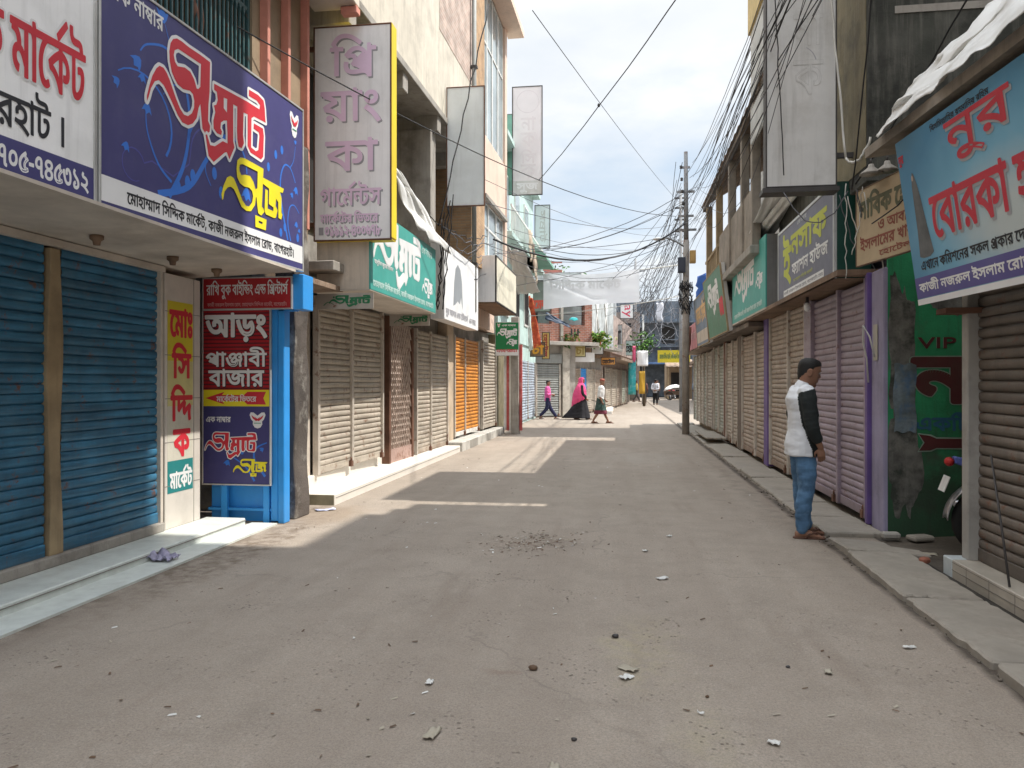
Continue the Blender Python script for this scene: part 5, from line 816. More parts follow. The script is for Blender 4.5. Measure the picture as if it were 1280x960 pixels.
for k in range(10): B.box(r1(6.0-.35*k), r1(6.0-.35*k)+.005, -.002, .001, 0, .15)
B.box(r1(6.24), r1(0), -.0025, .001, .078, .083); B.box(r1(6.24), r1(0), -.0015, .001, .135, .139); B.build('tile_joint', JOINT, st)

# purple shop building
N2 = thing('mauve_shop_building', 'tall mouldy concrete building with mauve shutters and a green side wall', 'building', FR)
B = MB(); B.box(rx(14.3), rx(7.93), .2, 6, 0, 3.4); B.build('wall', LILAC, N2)
MB().box(rx(7.93), rx(7.895), .02, 6, 0, 3.45).build('side_wall', GREENW, N2)
MB().box(rx(8.26), rx(7.9), -.02, .2, 0, 2.62).build('corner_post', LILAC, N2, bevel=.01)
B = MB()
def blotch(cx, cz, rx_, rz, sd):
    return [(cx+rx_*math.cos(a*.13)*(1+.45*noise.noise((math.cos(a*.13)*1.6+sd, math.sin(a*.13)*1.6, 0))+.2*noise.noise((math.cos(a*.13)*6, math.sin(a*.13)*6, sd))), cz+rz*math.sin(a*.13)*(1+.45*noise.noise((math.cos(a*.13)*1.6+sd, math.sin(a*.13)*1.6, 0))+.2*noise.noise((math.cos(a*.13)*6, math.sin(a*.13)*6, sd)))) for a in range(48)]
for k, g in enumerate((blotch(.14, 1.75, .13, .75, 1), blotch(.17, .75, .14, .55, 2), blotch(.62, 2.3, .28, .16, 3), blotch(.95, 2.2, .2, .3, 4), blotch(.9, .55, .16, .1, 6))):
    V, F = fill2d([[(max(.022, a), max(.05, b)) for a, b in g], []]); B.add([(rx(7.893)+.0004*k, a, b) for a, b in V], F)
B.build('mould_patch', MOULD, N2)
MB().box(rx(8.35), rx(8.262), -.06, .15, .05, 2.62).build('violet_post', VIOLET, N2, bevel=.008)
shutter(N2, rx(9.44), rx(8.39), .10, 2.56, PURPLE, 0, .078, .010, 21, (1, 1), gm=PURPLE, gw=.035)
shutter(N2, rx(10.72), rx(9.5), .10, 2.56, PURPLE, 0, .078, .010, 22, (1, 0), gm=PURPLE, gw=.03)
MB().box(rx(11.12), rx(10.77), -.04, .2, .05, 2.62).build('violet_post', PURPLE, N2, bevel=.01)
shutter(N2, rx(12.27), rx(11.16), .10, 2.6, TAN, .02, .08, .014, 23, (1, 1), gw=.03)
shutter(N2, rx(13.72), rx(12.36), .10, 2.6, TAN, .02, .08, .014, 24, (1, 0), gw=.03)
MB().box(rx(14.12), rx(13.77), -.05, .2, .05, 2.62).build('violet_post', VIOLET, N2, bevel=.01)
MB().box(rx(14.2), rx(8.3), -.34, .2, 2.6, 2.66).build('soffit_board', BROWNWOOD, N2)
B = MB(); B.box(rx(9.0), rx(7.8), -.19, 6, 3.52, 5.6); B.box(rx(9.0), rx(7.8), -.19, 2.0, 5.6, 8.7); B.box(rx(9.38), rx(9.0), -.05, 2.0, 3.5, 8.7); B.box(rx(12.75), rx(9.62), -.05, 2.0, 3.5, 8.9); B.box(rx(9.62), rx(9.38), -.05, 1.5, 3.5, 5.9); B.build('upper_wall', DARKCONC, N2)
MB().box(rx(8.98), rx(7.86), -.196, -.188, 3.6, 6.5).build('mossy_face', MOSS, N2)
B = MB(); B.box(rx(8.3), rx(7.75), -.22, .6, 3.42, 3.53); B.build('slab_edge', DARKCONC, N2, bevel=.01)
MB().box(rx(7.796), rx(7.79), .05, 1.2, 5.03, 5.10).build('ledge_strip', CONC, N2)
MB().box(rx(7.798), rx(7.79), .78, .92, 4.05, 4.22).build('wall_hole', DARK, N2)
YEL = mat('yellow_parapet', (.55, .43, .20), dirt=.35)
MB().box(rx(12.8), rx(9.66), -.53, -.05, 7.08, 8.78).build('parapet', YEL, N2, bevel=.01)
B = MB()
for k in range(14): B.box(rx(12.7-k*.09), rx(12.66-k*.09), -.5, -.46, 5.3, 7.07)
B.build('louvre', WFRAME, N2)

# veranda building
N3 = thing('veranda_building', 'old house with a rusty tin veranda roof on posts above beige shutters', 'building', FR)
B = MB(); B.box(rx(22.2), rx(14.32), .2, 6, 0, 3.6); B.box(rx(20.2), rx(12.76), 1.5, 6, 3.6, 6.9); B.build('wall', WEATH, N3)
B = MB()
nx = 60
def roof_pt(u, v):
    Y = 20.1-u*(20.1-11.3); return (rx(Y), -.53+2.1*v, 5.95+1.25*v+.02*math.sin(u*nx*2.1))
B.sheet(roof_pt, 120, 4); B.build('tin_roof', TIN, N3, solid=.02)
MB().box(rx(20.1), rx(11.3), -.50, -.42, 5.84, 5.93).build('eaves_beam', WEATH2, N3)
for Y in (19.6, 17.6, 15.6, 14.0, 12.9):
    MB().box(rx(Y)-.08, rx(Y)+.08, -.46, -.32, 3.7, 5.86).build('veranda_post', (WEATH if Y < 16 else TIMBER), N3, bevel=.008)
MB().box(rx(20.2), rx(12.8), -.5, 1.5, 3.58, 3.72).build('veranda_floor', CONC, N3, bevel=.01)
B = MB(); B.box(rx(17.4), rx(12.9), -.42, -.36, 3.72, 4.7); B.build('veranda_screen', WEATH, N3)
B = MB()
for k in range(24): B.box(rx(20.0-k*.11), rx(19.97-k*.11), -.42, -.40, 3.72, 4.5)
B.box(rx(20.1), rx(17.4), -.44, -.39, 4.5, 4.56); B.build('veranda_rail', TIMBER, N3)
MB().box(rx(17.4), rx(16.85), -.03, .2, .05, 2.6).build('shop_post', WEATH2, N3, bevel=.01)
for y0, y1, m, s in ((15.2, 14.17, TAN, 25), (16.8, 15.28, TAN, 26), (18.3, 17.45, BEIGE, 27), (19.35, 18.36, BEIGE, 28), (20.85, 19.75, GREYGREEN, 29), (21.9, 20.95, GREYGREEN, 30)):
    shutter(N3, rx(y0), rx(y1), .10 if y0 < 19.4 else .2, 2.45, m, .02, .085, .014, s, (1, 1), gw=.03)
MB().box(rx(22.1), rx(14.2), -.3, .2, 2.5, 2.58).build('soffit_board', WEATH2, N3)
MB().box(rx(19.72), rx(19.38), -.03, .2, .05, 2.5).build('shop_post', RUST, N3, bevel=.01)
N4 = thing('far_right_shops', 'low row of pale shops with narrow shutters beyond the tin-roofed house', 'building', FR)
B = MB(); B.box(rx(28.2), rx(22.25), .2, 1.6, 0, 3.4); B.build('wall', BROWNWALL, N4)
for k, (y0, y1) in enumerate(((23.6, 22.3), (24.6, 23.75), (25.6, 24.75), (26.7, 25.75), (27.9, 26.85))):
    shutter(N4, rx(y0), rx(y1), .2, 2.4, (BEIGE, GREYGREEN, BEIGE)[k % 3], .02, .1, .02, 31+k, (1, 1), False, cols=3)
MB().box(rx(28.3), rx(22.3), -.35, .2, 2.48, 2.56).build('soffit_board', TIN, N4)
tw = tag(MB().box(4.4, 9, 21.3, 25.6, 0, 13.7).build('hidden_shade_block', CONC), 'unseen grey block added behind the tin-roofed house for its shadow', 'building')  # out of sight, placed and sized to shade the road beyond the lit patch
# pavement slabs over the drain
SLAB = mat('drain_slab_concrete', (.30, .268, .225), var=.2, dirt=.45, dirtcol=(.17, .14, .115), dscale=3, bump=.45, bscale=30)
y = 7.82; k = 0; rs = random.Random(3)
def slab(x0, x1, y0, y1, z, label, tilt=0.0, roll=0.0, group=None, thick=.09):
    B = MB(); n = 16; R = random.Random(int(y0*100)); chip = [R.randint(0, 63) for _ in range(6)]; w, l = (x1-x0)/2, (y1-y0)/2
    edge = [(-w+2*w*i/n, -l) for i in range(n)]+[(w, -l+2*l*i/n) for i in range(n)]+[(w-2*w*i/n, l) for i in range(n)]+[(-w, l-2*l*i/n) for i in range(n)]
    edge = [(a*(1-(.05 if i in chip else 0))+R.uniform(-.007, .005), b*(1-(.035 if i in chip else 0))+R.uniform(-.007, .005)) for i, (a, b) in enumerate(edge)]
    B.prism(edge, -thick, 0, 'z')
    o = B.build('pavement_slab', SLAB, frame=Matrix.Translation(((x0+x1)/2, (y0+y1)/2, z)) @ Matrix.Rotation(tilt, 4, 'X') @ Matrix.Rotation(roll, 4, 'Y'), bevel=.012)
    tag(o, label, 'slab', group); return o
while y < 28:
    l = rs.uniform(.85, 1.35)
    slab(1.955, 2.50, y, y+l-.03, .045+rs.uniform(-.016, .016), 'one of the plain concrete slabs covering the drain beside the right-hand shutters', rs.uniform(-.016, .016), rs.uniform(-.035, .015), 'concrete drain slabs')
    y += l
slab(1.93, 2.62, 6.99, 7.62, .03, 'broken sunken slab just past the standing man before the green wall', -.05, .07)
slab(1.905, 2.42, 5.58, 6.93, .05, 'long cracked slab opposite the white end of the tiled step', .012, .02)
slab(1.90, 2.42, 4.32, 5.53, .045, 'wide slab beside the tiled step of the near right shop', 0, .015)
slab(1.895, 2.43, 3.12, 4.27, .06, 'slab cut off at the lower right beside the tiled step', 0, .01)
slab(1.89, 2.43, 1.6, 3.07, .05, 'slab nearest the viewer along the right edge', 0, .01)
slab(2.0, 2.5, 19.0, 21.8, .17, 'raised worn wooden ramp before the far grey-green shutters', 0, .03, thick=.05)
B = MB(); B.box(2.43, 2.475, -2, 6.9, .002, .02); tag(B.build('drain_dirt', mat('black_drain_dirt', (.035, .03, .024), var=.5, bump=.8, bscale=60)), kind='structure')
B = MB(); B.sheet(lambda u, v: (2.4+2.6*u, 6.45+1.45*v, .006+.03*max(0, noise.noise((u*5, v*4, 1)))), 20, 14); tag(B.build('alley_ground', mat('alley_mud', (.085, .068, .052), var=.4, dirt=.5, bump=.8, bscale=25)), kind='structure')
B = MB()                                                # balconies of the dark end building
for z in (5.0, 7.4): B.box(0, 30, -.9, .05, z, z+.14); B.box(0, 30, -.92, -.86, z+.7, z+.76)
F2 = B.build('balcony', FARDARK, F_)
# ------------------------------------------------------------------ sign paints and shapes
RED = flatmat('sign_red', (.60, .028, .045)); INK = flatmat('sign_black', (.022, .022, .028)); SWHITE = flatmat('sign_white', (.76, .76, .76))
YELLOW = flatmat('sign_yellow', (.80, .68, .02)); NAVY = flatmat('sign_navy', (.052, .048, .165)); FLORAL = flatmat('sign_azure', (.035, .17, .62)); FLORAL2 = flatmat('sign_dull_blue', (.075, .075, .30))
PALE = mat('lightbox_white', (.90, .90, .90), rough=.35, var=.05, dirt=.2, dirtcol=(.45, .46, .45), streak=.15, bump=.02)
GREYBOX = mat('lightbox_grey', (.60, .59, .57), rough=.4, var=.06, dirt=.35, dirtcol=(.30, .285, .25), streak=.35, streakcol=(.25, .24, .22), bump=.05)
TEAL = mat('sign_teal', (.055, .34, .29), rough=.45, var=.1, dirt=.2, dirtcol=(.12, .42, .37), streak=.25, streakcol=(.14, .45, .40), bump=.02)
GREENP = mat('sign_green', (.075, .21, .125), rough=.45, var=.12, dirt=.25, bump=.02)
FADED = flatmat('faded_pink_letter', (.82, .62, .79)); FSHADOW = flatmat('grey_letter_shadow', (.36, .355, .375))
SLATE = mat('sign_slate', (.135, .135, .185), rough=.45, var=.1, dirt=.2, dirtcol=(.2, .2, .24), bump=.02)
CREAMP = mat('cream_panel', (.58, .50, .41), rough=.5, var=.08, dirt=.3, streak=.25)
OLIVE = flatmat('sign_lime', (.52, .55, .06)); GHOST = flatmat('ghost_letter', (.40, .39, .375)); DGREEN = mat('dark_green_panel', (.012, .062, .045), rough=.4, streak=.3, streakcol=(.03, .1, .08))
S1, H1 = poly(TRACE['s1']), poly(TRACE['h1'])
SAMRAT = [[S1, [H1]], [poly(TRACE['m1']), [poly(TRACE['h2'])]]]
SUJ = [[poly(TRACE['s2']), [poly(TRACE['h3'])]], [poly(TRACE['j']), []], [poly(TRACE['u']), [poly(TRACE['hu'])]]]
def sign(name, label, M, w, h, t, m, trim=ALU, fw=.022, cat='sign', sides=None, group=None, soff=None):
    """board or light box: panel, trim round the edge, case behind"""
    T = thing(name, label, cat, M, group)
    MB().box(fw*.8, w-fw*.8, 0, min(t*.5, .02), fw*.8, h-fw*.8).build('panel', m, T)
    if trim:
        B = MB(); q = min(t, .03); B.box(0, w, -.008, q, 0, fw); B.box(0, w, -.008, q, h-fw, h); B.box(0, fw, -.008, q, fw, h-fw); B.box(w-fw, w, -.008, q, fw, h-fw); B.build('trim', trim, T, bevel=.003)
    if t > .05: MB().box(.004, w-.004, .021, t, .004, h-.004).build('case', sides or GREYBOX, T)
    return T
def outlined(T, t, fit, m, om, b=.0, ob=.02, y=-.004, **k):
    letters(t, fit, T, om, b+ob, y, 'lettering_outline', **k); return letters(t, fit, T, m, b, y-.005, **k)
def bell(c, r, a):                                      # flower seen from the side
    P = [(-.15, 0), (-.45, .35), (-.75, 1.0), (-.35, .8), (0, 1.15), (.35, .8), (.75, 1.0), (.45, .35), (.15, 0)]; s, q = math.sin(a), math.cos(a)
    return [[(c[0]+r*(x*q-y*s), c[1]+r*(x*s+y*q)) for x, y in P], []]
def drop(c, rx_, rz): return [[(c[0]+rx_*math.cos(k*math.pi/6), c[1]+rz*math.sin(k*math.pi/6)) for k in range(12)], []]
def flowers(T, items, m, y, name='flower_pattern'):
    B = MB()
    for k, g in enumerate(items):
        V, F = fill2d(g); B.add([(a, y*.5-.00005*(k % 12), b) for a, b in V], F)
    o = B.build(name, m, T)
    for p in o.data.polygons:
        if p.normal.y > 0: p.flip()
    return o
def emblem(T, x0, x1, z0, z1, y=-.004):
    w, h = x1-x0, z1-z0; q = lambda P: [(x0+w*a, z0+h*b) for a, b in P]
    badge = q([(.5, .0), (.68, .06), (.8, .25), (.78, .42), (.9, .55), (1, .82), (.93, .98), (.75, .97), (.5, .78), (.25, .97), (.07, .98), (0, .82), (.1, .55), (.22, .42), (.2, .25), (.32, .06)])
    o = flowers(T, [[badge, []]], SWHITE, y, 'emblem')
    B = MB()
    for P in (q([(.12, .82), (.5, .5), (.42, .44), (.2, .62)]), q([(.88, .82), (.5, .5), (.58, .44), (.8, .62)]), q([(.3, .72), (.5, .58), (.7, .72), (.5, .46)])): B.prism(P, y-.002, y-.0005)
    B.build('emblem_wing', RED, o)
    MB().prism(q([(.28, .30), (.72, .30), (.72, .34), (.28, .34)]), y-.002, y-.0005).build('emblem_line', flatmat('emblem_green', (.05, .3, .18)), o)

# ---- big shop boards over the blue shutters
dA = (.068, 1)
T = sign('shop_sign', 'big navy shop board with a swirling red outlined name, yellow word and azure flowers', frame(-3.877+.068*4.80, 4.80, 2.67, dA), 2.955, 1.72, .12, NAVY)
def band(T, x0, x1, z0, z1, m, y=-.0015, name='colour_band'): return MB().box(x0, x1, y, y+.0012, z0, z1).build(name, m, T)
band(T, .02, 2.935, .085, .265, SWHITE)
it = []
it += [[ribbon([(.75, .28), (.92, .55), (1.0, .85), (.99, 1.1), (.9, 1.3), (.72, 1.42), (.5, 1.36), (.42, 1.28)], .022, .006), []], [ribbon([(.62, .27), (1.0, .42), (1.25, .72), (1.5, .98), (1.68, 1.0), (1.82, .9), (1.86, .75)], .028, .008), []], [ribbon(arc((.42, .78), .36, -35, 130, 14, .95), .012, .005), []], [ribbon([(.9, 1.3), (.78, 1.44), (.7, 1.6)], .008, .003), []]]
for c, r, a in (((.42, 1.22), .09, 2.4), ((.68, 1.60), .10, .1), ((.2, .98), .06, 2.2), ((.28, .56), .06, 2.8), ((1.86, .62), .11, 3.0), ((.45, 1.12), .06, 2.9), ((.5, .92), .075, 3.0)): it.append(bell(c, r, a))
it += [[ribbon([(1.45, .92), (1.28, .78), (1.22, .62), (1.3, .5)], .010, .004), []], [ribbon([(.98, .8), (1.1, 1.0), (1.22, 1.02), (1.26, .92)], .010, .004), []], [ribbon([(.78, .4), (.62, .5), (.5, .7), (.48, .86)], .012, .004), []], [ribbon([(.95, 1.2), (.78, 1.16), (.68, 1.05)], .008, .003), []]]
for c in ((1.22, 1.1), (1.35, .62), (.98, .45), (.86, .38), (1.05, .52), (1.45, .48)): it.append(drop(c, .035, .055))
flowers(T, it, FLORAL, -.002)
it = [[ribbon(arc((1.3, .7), .28, 20, 180, 12)+[(1.0, .6), (.8, .45), (.55, .5)]+arc((.35, .42), .12, 20, 300, 14), .01, .003), []]]
flowers(T, it, FLORAL2, -.0018, 'faint_pattern')
it = [[ribbon([(2.62, .28), (2.5, .6), (2.47, .85), (2.55, 1.02), (2.68, 1.02), (2.78, .9)], .014, .006), []], [ribbon([(2.68, .28), (2.62, .45), (2.66, .62), (2.76, .66), (2.86, .6)], .01, .004), []], [ribbon([(2.66, 1.02), (2.74, 1.12), (2.78, 1.28)], .006, .003), []]]
for c, r, a in (((2.8, .86), .07, 2.9), ((2.72, .78), .05, 2.6), ((2.8, .5), .055, 3.1), ((2.86, .44), .04, 3.2), ((2.78, 1.3), .04, .1)): it.append(bell(c, r, a))
for c in ((2.38, 1.08), (2.5, 1.16), (2.24, .92), (2.56, .4), (2.48, .33), (2.83, .34)): it.append(drop(c, .028, .045))
flowers(T, it, FLORAL, -.0022)
outlined(T, [SAMRAT[0]], (.488, 1.282, .91, 1.555), RED, SWHITE, .0, .026, -.006); outlined(T, [SAMRAT[1]], (1.215, 2.182, .712, 1.545), RED, SWHITE, .0, .026, -.0085)
letters(SUJ, (1.451, 2.526, .294, .877), T, YELLOW, .004, -.012)
letters('এক নাম্বার', (.10, .68, 1.53, 1.65), T, SWHITE, .003, -.004)
letters('মোহাম্মাদ সিদ্দিক মার্কেট, কাজী নজরুল ইসলাম রোড, বাগেরহাট।', (.28, 2.74, .105, .235), T, INK, .003, -.004)
emblem(T, 2.66, 2.85, 1.36, 1.62)
T = sign('market_sign', 'white shop board with red market name and a navy band carrying a phone number', frame(-3.877+.068*2.6, 2.6, 2.67, dA), 2.19, 1.72, .12, PALE, fw=.03)
band(T, .03, 2.16, .03, .28, NAVY)
outlined(T, 'সিদ্দিক মার্কেট', (.80, 2.08, .68, 1.16), RED, SWHITE, .007, .016, -.004); letters('এক নাম্বার', (.9, 1.9, 1.3, 1.55), T, NAVY, .006)
letters('বাগেরহাট ।', (1.02, 1.90, .33, .62), T, INK, .004); letters('০১৭০৫-৭৪৫৩১২', (1.26, 2.11, .10, .23), T, SWHITE, .004)

# ---- pillar board and panels beside the stall
T = sign('pillar_sign', 'tall narrow board with red letters on yellow and white, stacked down the tiled pillar', frame(-4.307, 6.80, .43, (0, 1)), .44, 1.86, .012, mat('pillar_board', (.58, .55, .46), var=.06, dirt=.2), None, fw=.001)
YP = flatmat('pillar_yellow', (.62, .52, .03)); band(T, .001, .439, 1.28, 1.858, YP); band(T, .001, .439, .84, 1.28, mat('pillar_pale_yellow', (.60, .55, .25), var=.1, dirt=.2)); band(T, .001, .439, 0.001, .31, flatmat('pillar_teal', (.02, .20, .20)))
for w, z0, z1, x0, x1 in (('মোঃ', 1.52, 1.79, .04, .42), ('সি', 1.12, 1.45, .08, .40), ('দ্দি', .70, 1.04, .06, .42), ('ক', .35, .60, .10, .38)): letters(w, (x0, x1, z0, z1), T, RED, .012)
letters('মার্কেট', (.04, .42, .04, .25), T, SWHITE, .006)
T = sign('bookbinder_sign', 'small red board of the bookbinder in white letters above the blue stall', frame(-4.44, 7.645, 2.27, (1, 0)), 1.01, .345, .03, flatmat('board_red', (.42, .018, .025)), ALU, .014)
letters('রাখি বুক বাইন্ডিং এন্ড প্রিন্টার্স', (.05, .97, .115, .312), T, SWHITE, .002); letters('কাজী নজরুল ইসলাম রোড, মোহাম্মাদ সিদ্দিক মার্কেট, বাগেরহাট।', (.06, .95, .03, .085), T, flatmat('board_pink', (.6, .3, .3)), .0006)
T = sign('panel_sign', 'upright panel with white bazaar name on red stripes, yellow arrow and navy shoe-shop part', frame(-4.475, 7.70, .40, (1, 0)), .785, 1.885, .03, NAVY, ALU, .016)
band(T, .018, .767, 1.02, 1.867, flatmat('panel_red', (.40, .012, .02)))
B = MB()
for k in range(21): B.box(.018, .767, -.0027, -.0018, 1.03+k*.04, 1.044+k*.04)
B.build('stripe_pattern', flatmat('panel_dark_red', (.10, .012, .02)), T)
band(T, .018, .767, .845, 1.02, YELLOW)
MB().prism([(.04, .932), (.26, 1.0), (.23, .965), (.48, .965), (.52, 1.0), (.73, 1.0), (.70, .932), (.73, .865), (.52, .865), (.48, .90), (.23, .90), (.26, .865)], -.0026, -.0018).build('arrow', RED, T)
letters('মার্কেটের ভিতরে', (.17, .62, .895, .972), T, SWHITE, .0015, -.008)
for w, f, b in (('আড়ং', (.045, .735, 1.54, 1.835), .011), ('পাঞ্জাবী', (.05, .735, 1.27, 1.475), .005), ('বাজার', (.08, .705, 1.06, 1.24), .006)):
    letters(w, f, T, INK, b+.004, -.004, 'lettering_shadow', dx=.006, dz=-.006); letters(w, f, T, SWHITE, b, -.007)
letters('এক নাম্বার', (.05, .33, .675, .735), T, SWHITE, .002); emblem(T, .545, .725, .61, .785)
flowers(T, [[ribbon([(.72, .1), (.6, .28), (.62, .4), (.74, .46)], .014, .006), []], [ribbon([(.6, .05), (.5, .2), (.36, .3)], .012, .005), []], bell((.30, .27), .055, 2.8), bell((.70, .40), .04, 2.2), drop((.46, .36), .02, .03)], FLORAL, -.002)
outlined(T, SAMRAT, (.035, .625, .285, .565), RED, SWHITE, 0, .010, -.004); letters(SUJ, (.36, .745, .10, .285), T, YELLOW, .002, -.013)

# ---- hanging light boxes
T = sign('garment_shop_lightbox', 'tall hanging light box with faded pink letters down its white face and a yellow side', frame(-3.80, 9.1, 3.25, (1, 0)), 1.0, 2.66, .2, PALE, RUST, .018, sides=flatmat('lightbox_yellow', (.78, .58, .02)))
MB().box(1.0005, 1.006, .0, .2, .03, 2.66).build('side_panel', MATS['lightbox_yellow'], T)
for w, f, b in (('প্রি', (.22, .80, 2.02, 2.55), .008), ('য়াং', (.10, .86, 1.46, 1.88), .009), ('কা', (.16, .82, .87, 1.26), .009), ('গার্মেন্টস', (.09, .87, .44, .73), .005), ('মার্কেটের ভিতরে', (.09, .83, .23, .37), .004), ('০১৯১২-৪০০৬৭৮', (.15, .86, .06, .19), .005)):
    letters(w, f, T, FSHADOW, b, -.004, 'lettering_shadow', dx=.018, dz=-.02); letters(w, f, T, FADED, b, -.007)
MB().box(.07, .13, -.005, -.0035, .075, .17).build('phone_mark', FSHADOW, T)
for z in (.2, 2.4): MB().box(-.25, .0, .06, .11, z, z+.05).build('bracket', RUST, T)
T = sign('blank_lightbox', 'blank grey-white hanging light box with a rusty edge beside the cream wall', frame(-3.25, 14.0, 4.77, (1, 0)), .73, 2.23, .045, mat('blank_sheet', (.86, .88, .88), var=.05, dirt=.3, dirtcol=(.65, .65, .62), streak=.3, streakcol=(.6, .6, .58), trans=.55, bump=.03), RUST, .02)
T = sign('pale_lightbox', 'large pale hanging light box with a ring emblem and ghostly letters before the teal house', frame(-3.45, 24, 7.39, (1, 0)), .97, 3.44, .045, mat('pale_pink_box', (.86, .82, .82), var=.04, dirt=.12, dirtcol=(.65, .62, .6), trans=.5), IRON, .03)
it = [[arc((.5, 2.95), .36, 0, 360, 24)[:-1], [arc((.5, 2.95), .34, 360, 0, 24)[:-1]]]]
flowers(T, it, flatmat('ghost_pink', (.74, .69, .70)), -.003, 'ring_emblem')
for w, z in (('না', 2.05), ('ক', 1.55), ('সি', 1.02), ('ক', .55)): letters(w, (.28, .74, z, z+.42), T, MATS['ghost_pink'], .01)
band(T, .03, .94, .03, .46, GREYBOX); letters('সুজ', (.15, .82, .1, .38), T, SWHITE, .01)
T = sign('teal_side_board', 'plain teal board hanging behind the pale ring-emblem light box', frame(-3.85, 24.35, 7.5, (1, 0)), .5, 2.6, .05, GA, IRON, .02)
T = sign('small_lightbox', 'smaller grey hanging light box with faint script farther along the left side', frame(-3.42, 30, 6.75, (1, 0)), .62, 1.72, .045, mat('bluish_box', (.78, .81, .81), var=.05, dirt=.2, dirtcol=(.55, .57, .57), trans=.45), IRON, .03)
letters('সম্রাট', (.2, .5, .25, 1.5), T, GREYBOX, .01, rot=-1)

# ---- teal shoe-shop box over the beige shutters
T = sign('teal_shop_box', 'bright teal box sign with a white flowing shop name over the beige shutters', frame(-3.1, 9.2, 2.66, (.0, 1)), 3.37, 1.06, .70, TEAL, None, .004, sides=CREAMP)
outlined(T, SAMRAT, (.12, 2.38, .16, 1.02), SWHITE, SWHITE, .010, .012); letters(SUJ, (2.48, 3.15, .20, .50), T, SWHITE, .006)
letters('আধুনিক জুতার দোকান', (.15, .95, .33, .42), T, SWHITE, .002); letters('মোহাম্মাদ সিদ্দিক মার্কেট, কাজী নজরুল ইসলাম রোড, বাগেরহাট।', (.1, 3.2, .05, .16), T, flatmat('teal_pale_letter', (.5, .68, .64)), .004)
letters('এক নাম্বার', (2.45, 3.1, .86, .96), T, MATS['teal_pale_letter'], .003)
MB().box(.0, 3.36, .005, .80, -.012, .0).build('soffit', SOFFIT, T)
TINB = mat('hung_tin_board', (.40, .36, .31), dirt=.4, rust=.2); SGREEN = flatmat('sign_dark_green', (.02, .17, .07))
for X, Y, z, w, h, lab in ((-3.78, 9.16, 2.41, .74, .20, 'small tin board with green script hanging under the near end of the teal box'), (-3.86, 12.42, 2.44, .70, .20, 'small tin board with green script hanging over the folding gate')):
    T = sign('hanging_board', lab, frame(X, Y, z, (1, -.03)), w, h, .02, TINB, None, .002, group='tin boards with green script')
    letters(SAMRAT, (w*.22, w*.95, .03, h-.03), T, SGREEN, .004); flowers(T, [[ribbon([(w*.12, .05), (w*.2, .09), (w*.3, .06)], .006, .003), []], drop((w*.3, .15), .012, .012)], SGREEN, -.003)
# ---- tailor's board
T = sign('tailor_sign', 'sun-bleached white board with a grey cloaked figure over the orange shutters', frame(-3.1, 13.2, 2.62, (.0, 1)), 3.2, 1.36, .25, mat('bleached_board', (.74, .74, .74), var=.04, dirt=.12), None, .004)
CLOAK = flatmat('cloak_grey', (.28, .30, .32))
flowers(T, [[[(.72, .30), (.80, .75), (.92, 1.02), (1.12, 1.12), (1.35, 1.05), (1.5, .82), (1.58, .30), (1.46, .42), (1.42, .52), (1.3, .38), (1.1, .42), (.9, .34)], []]], CLOAK, -.003, 'cloak_figure')
letters('নুর আলম এন্ড টেইলার্স', (.12, 2.1, .06, .24), T, FSHADOW, .010)
letters('এক নাম্বার', (2.2, 2.9, .08, .2), T, FSHADOW, .004)
# ---- cream box on the peach building
T = sign('cream_box_sign', 'cream box sign with ghostly lettering jutting out under the peach building', frame(-2.9, 17.6, 3.37, (.0, 1)), 3.4, 1.09, .62, mat('cream_box', (.66, .62, .50), var=.05, dirt=.15), IRON, .03, sides=PALE)
letters('নাবিক হোটেল', (.5, 2.9, .5, .85), T, flatmat('cream_ghost', (.56, .53, .43)), .02); MB().box(.03, 3.37, .012, .62, -.03, .0).build('soffit_boards', BROWNWOOD, T)
# ---- small green board
T = sign('green_board', 'small green board with white script on the corner pillar', frame(-3.64, 21.9, 2.27, (1, 0)), .69, .97, .05, mat('bright_green_board', (.02, .21, .075), var=.1, dirt=.15), ALU, .012)
letters(SAMRAT, (.06, .64, .50, .78), T, SWHITE, .006); letters(SUJ, (.34, .64, .28, .48), T, SWHITE, .005); letters('এক নাম্বার', (.2, .6, .85, .9), T, SWHITE, .002)
band(T, .012, .678, .012, .17, SWHITE); letters('০১৭০৫-৭৪৫৩১২', (.05, .64, .10, .19), T, RED, .004); emblem(T, .06, .15, .82, .93)
# ---- boards farther down the left side
def farboard(name, label, M, w, h, m, word, lm, bold=.02, fit=None, trim=IRON, t=.06, **k):
    T = sign(name, label, M, w, h, t, m, trim, .03)
    letters(word, fit or (w*.1, w*.9, h*.2, h*.8), T, lm, bold, **k); return T
farboard('brown_board', 'brown painted board with orange letters under the red banners', frame(-3.60, 30, 2.50, (1, 0)), .60, .58, BROWNWOOD, 'চা', flatmat('orange_letter', (.75, .36, .04)))
farboard('hotel_board', 'narrow upright yellow and red board beside the brown board', frame(-3.17, 30.4, 2.42, (1, 0)), .32, 1.08, flatmat('straw_board', (.62, .42, .13)), 'হোটেল', flatmat('maroon_letter', (.35, .05, .04)), .01, (.06, .26, .1, 1.0), rot=-1)
farboard('grey_green_board', 'faded grey-green board with red lettering above the red banners', frame(-3.60, 31, 4.35, (1, 0)), .72, 1.3, mat('grey_green_board', (.22, .25, .22), dirt=.4), 'মেলা', flatmat('tomato_letter', (.60, .09, .06)), .02, (.05, .68, .15, .5))
farboard('white_election_board', 'white board with a red sideways word hung above the far shops', frame(-.13, 42, 4.95, (1, 0)), .72, .78, SWHITE, 'ay', flatmat('crimson_letter', (.62, .03, .09)), .0, (.1, .55, .08, .74), rot=-1)
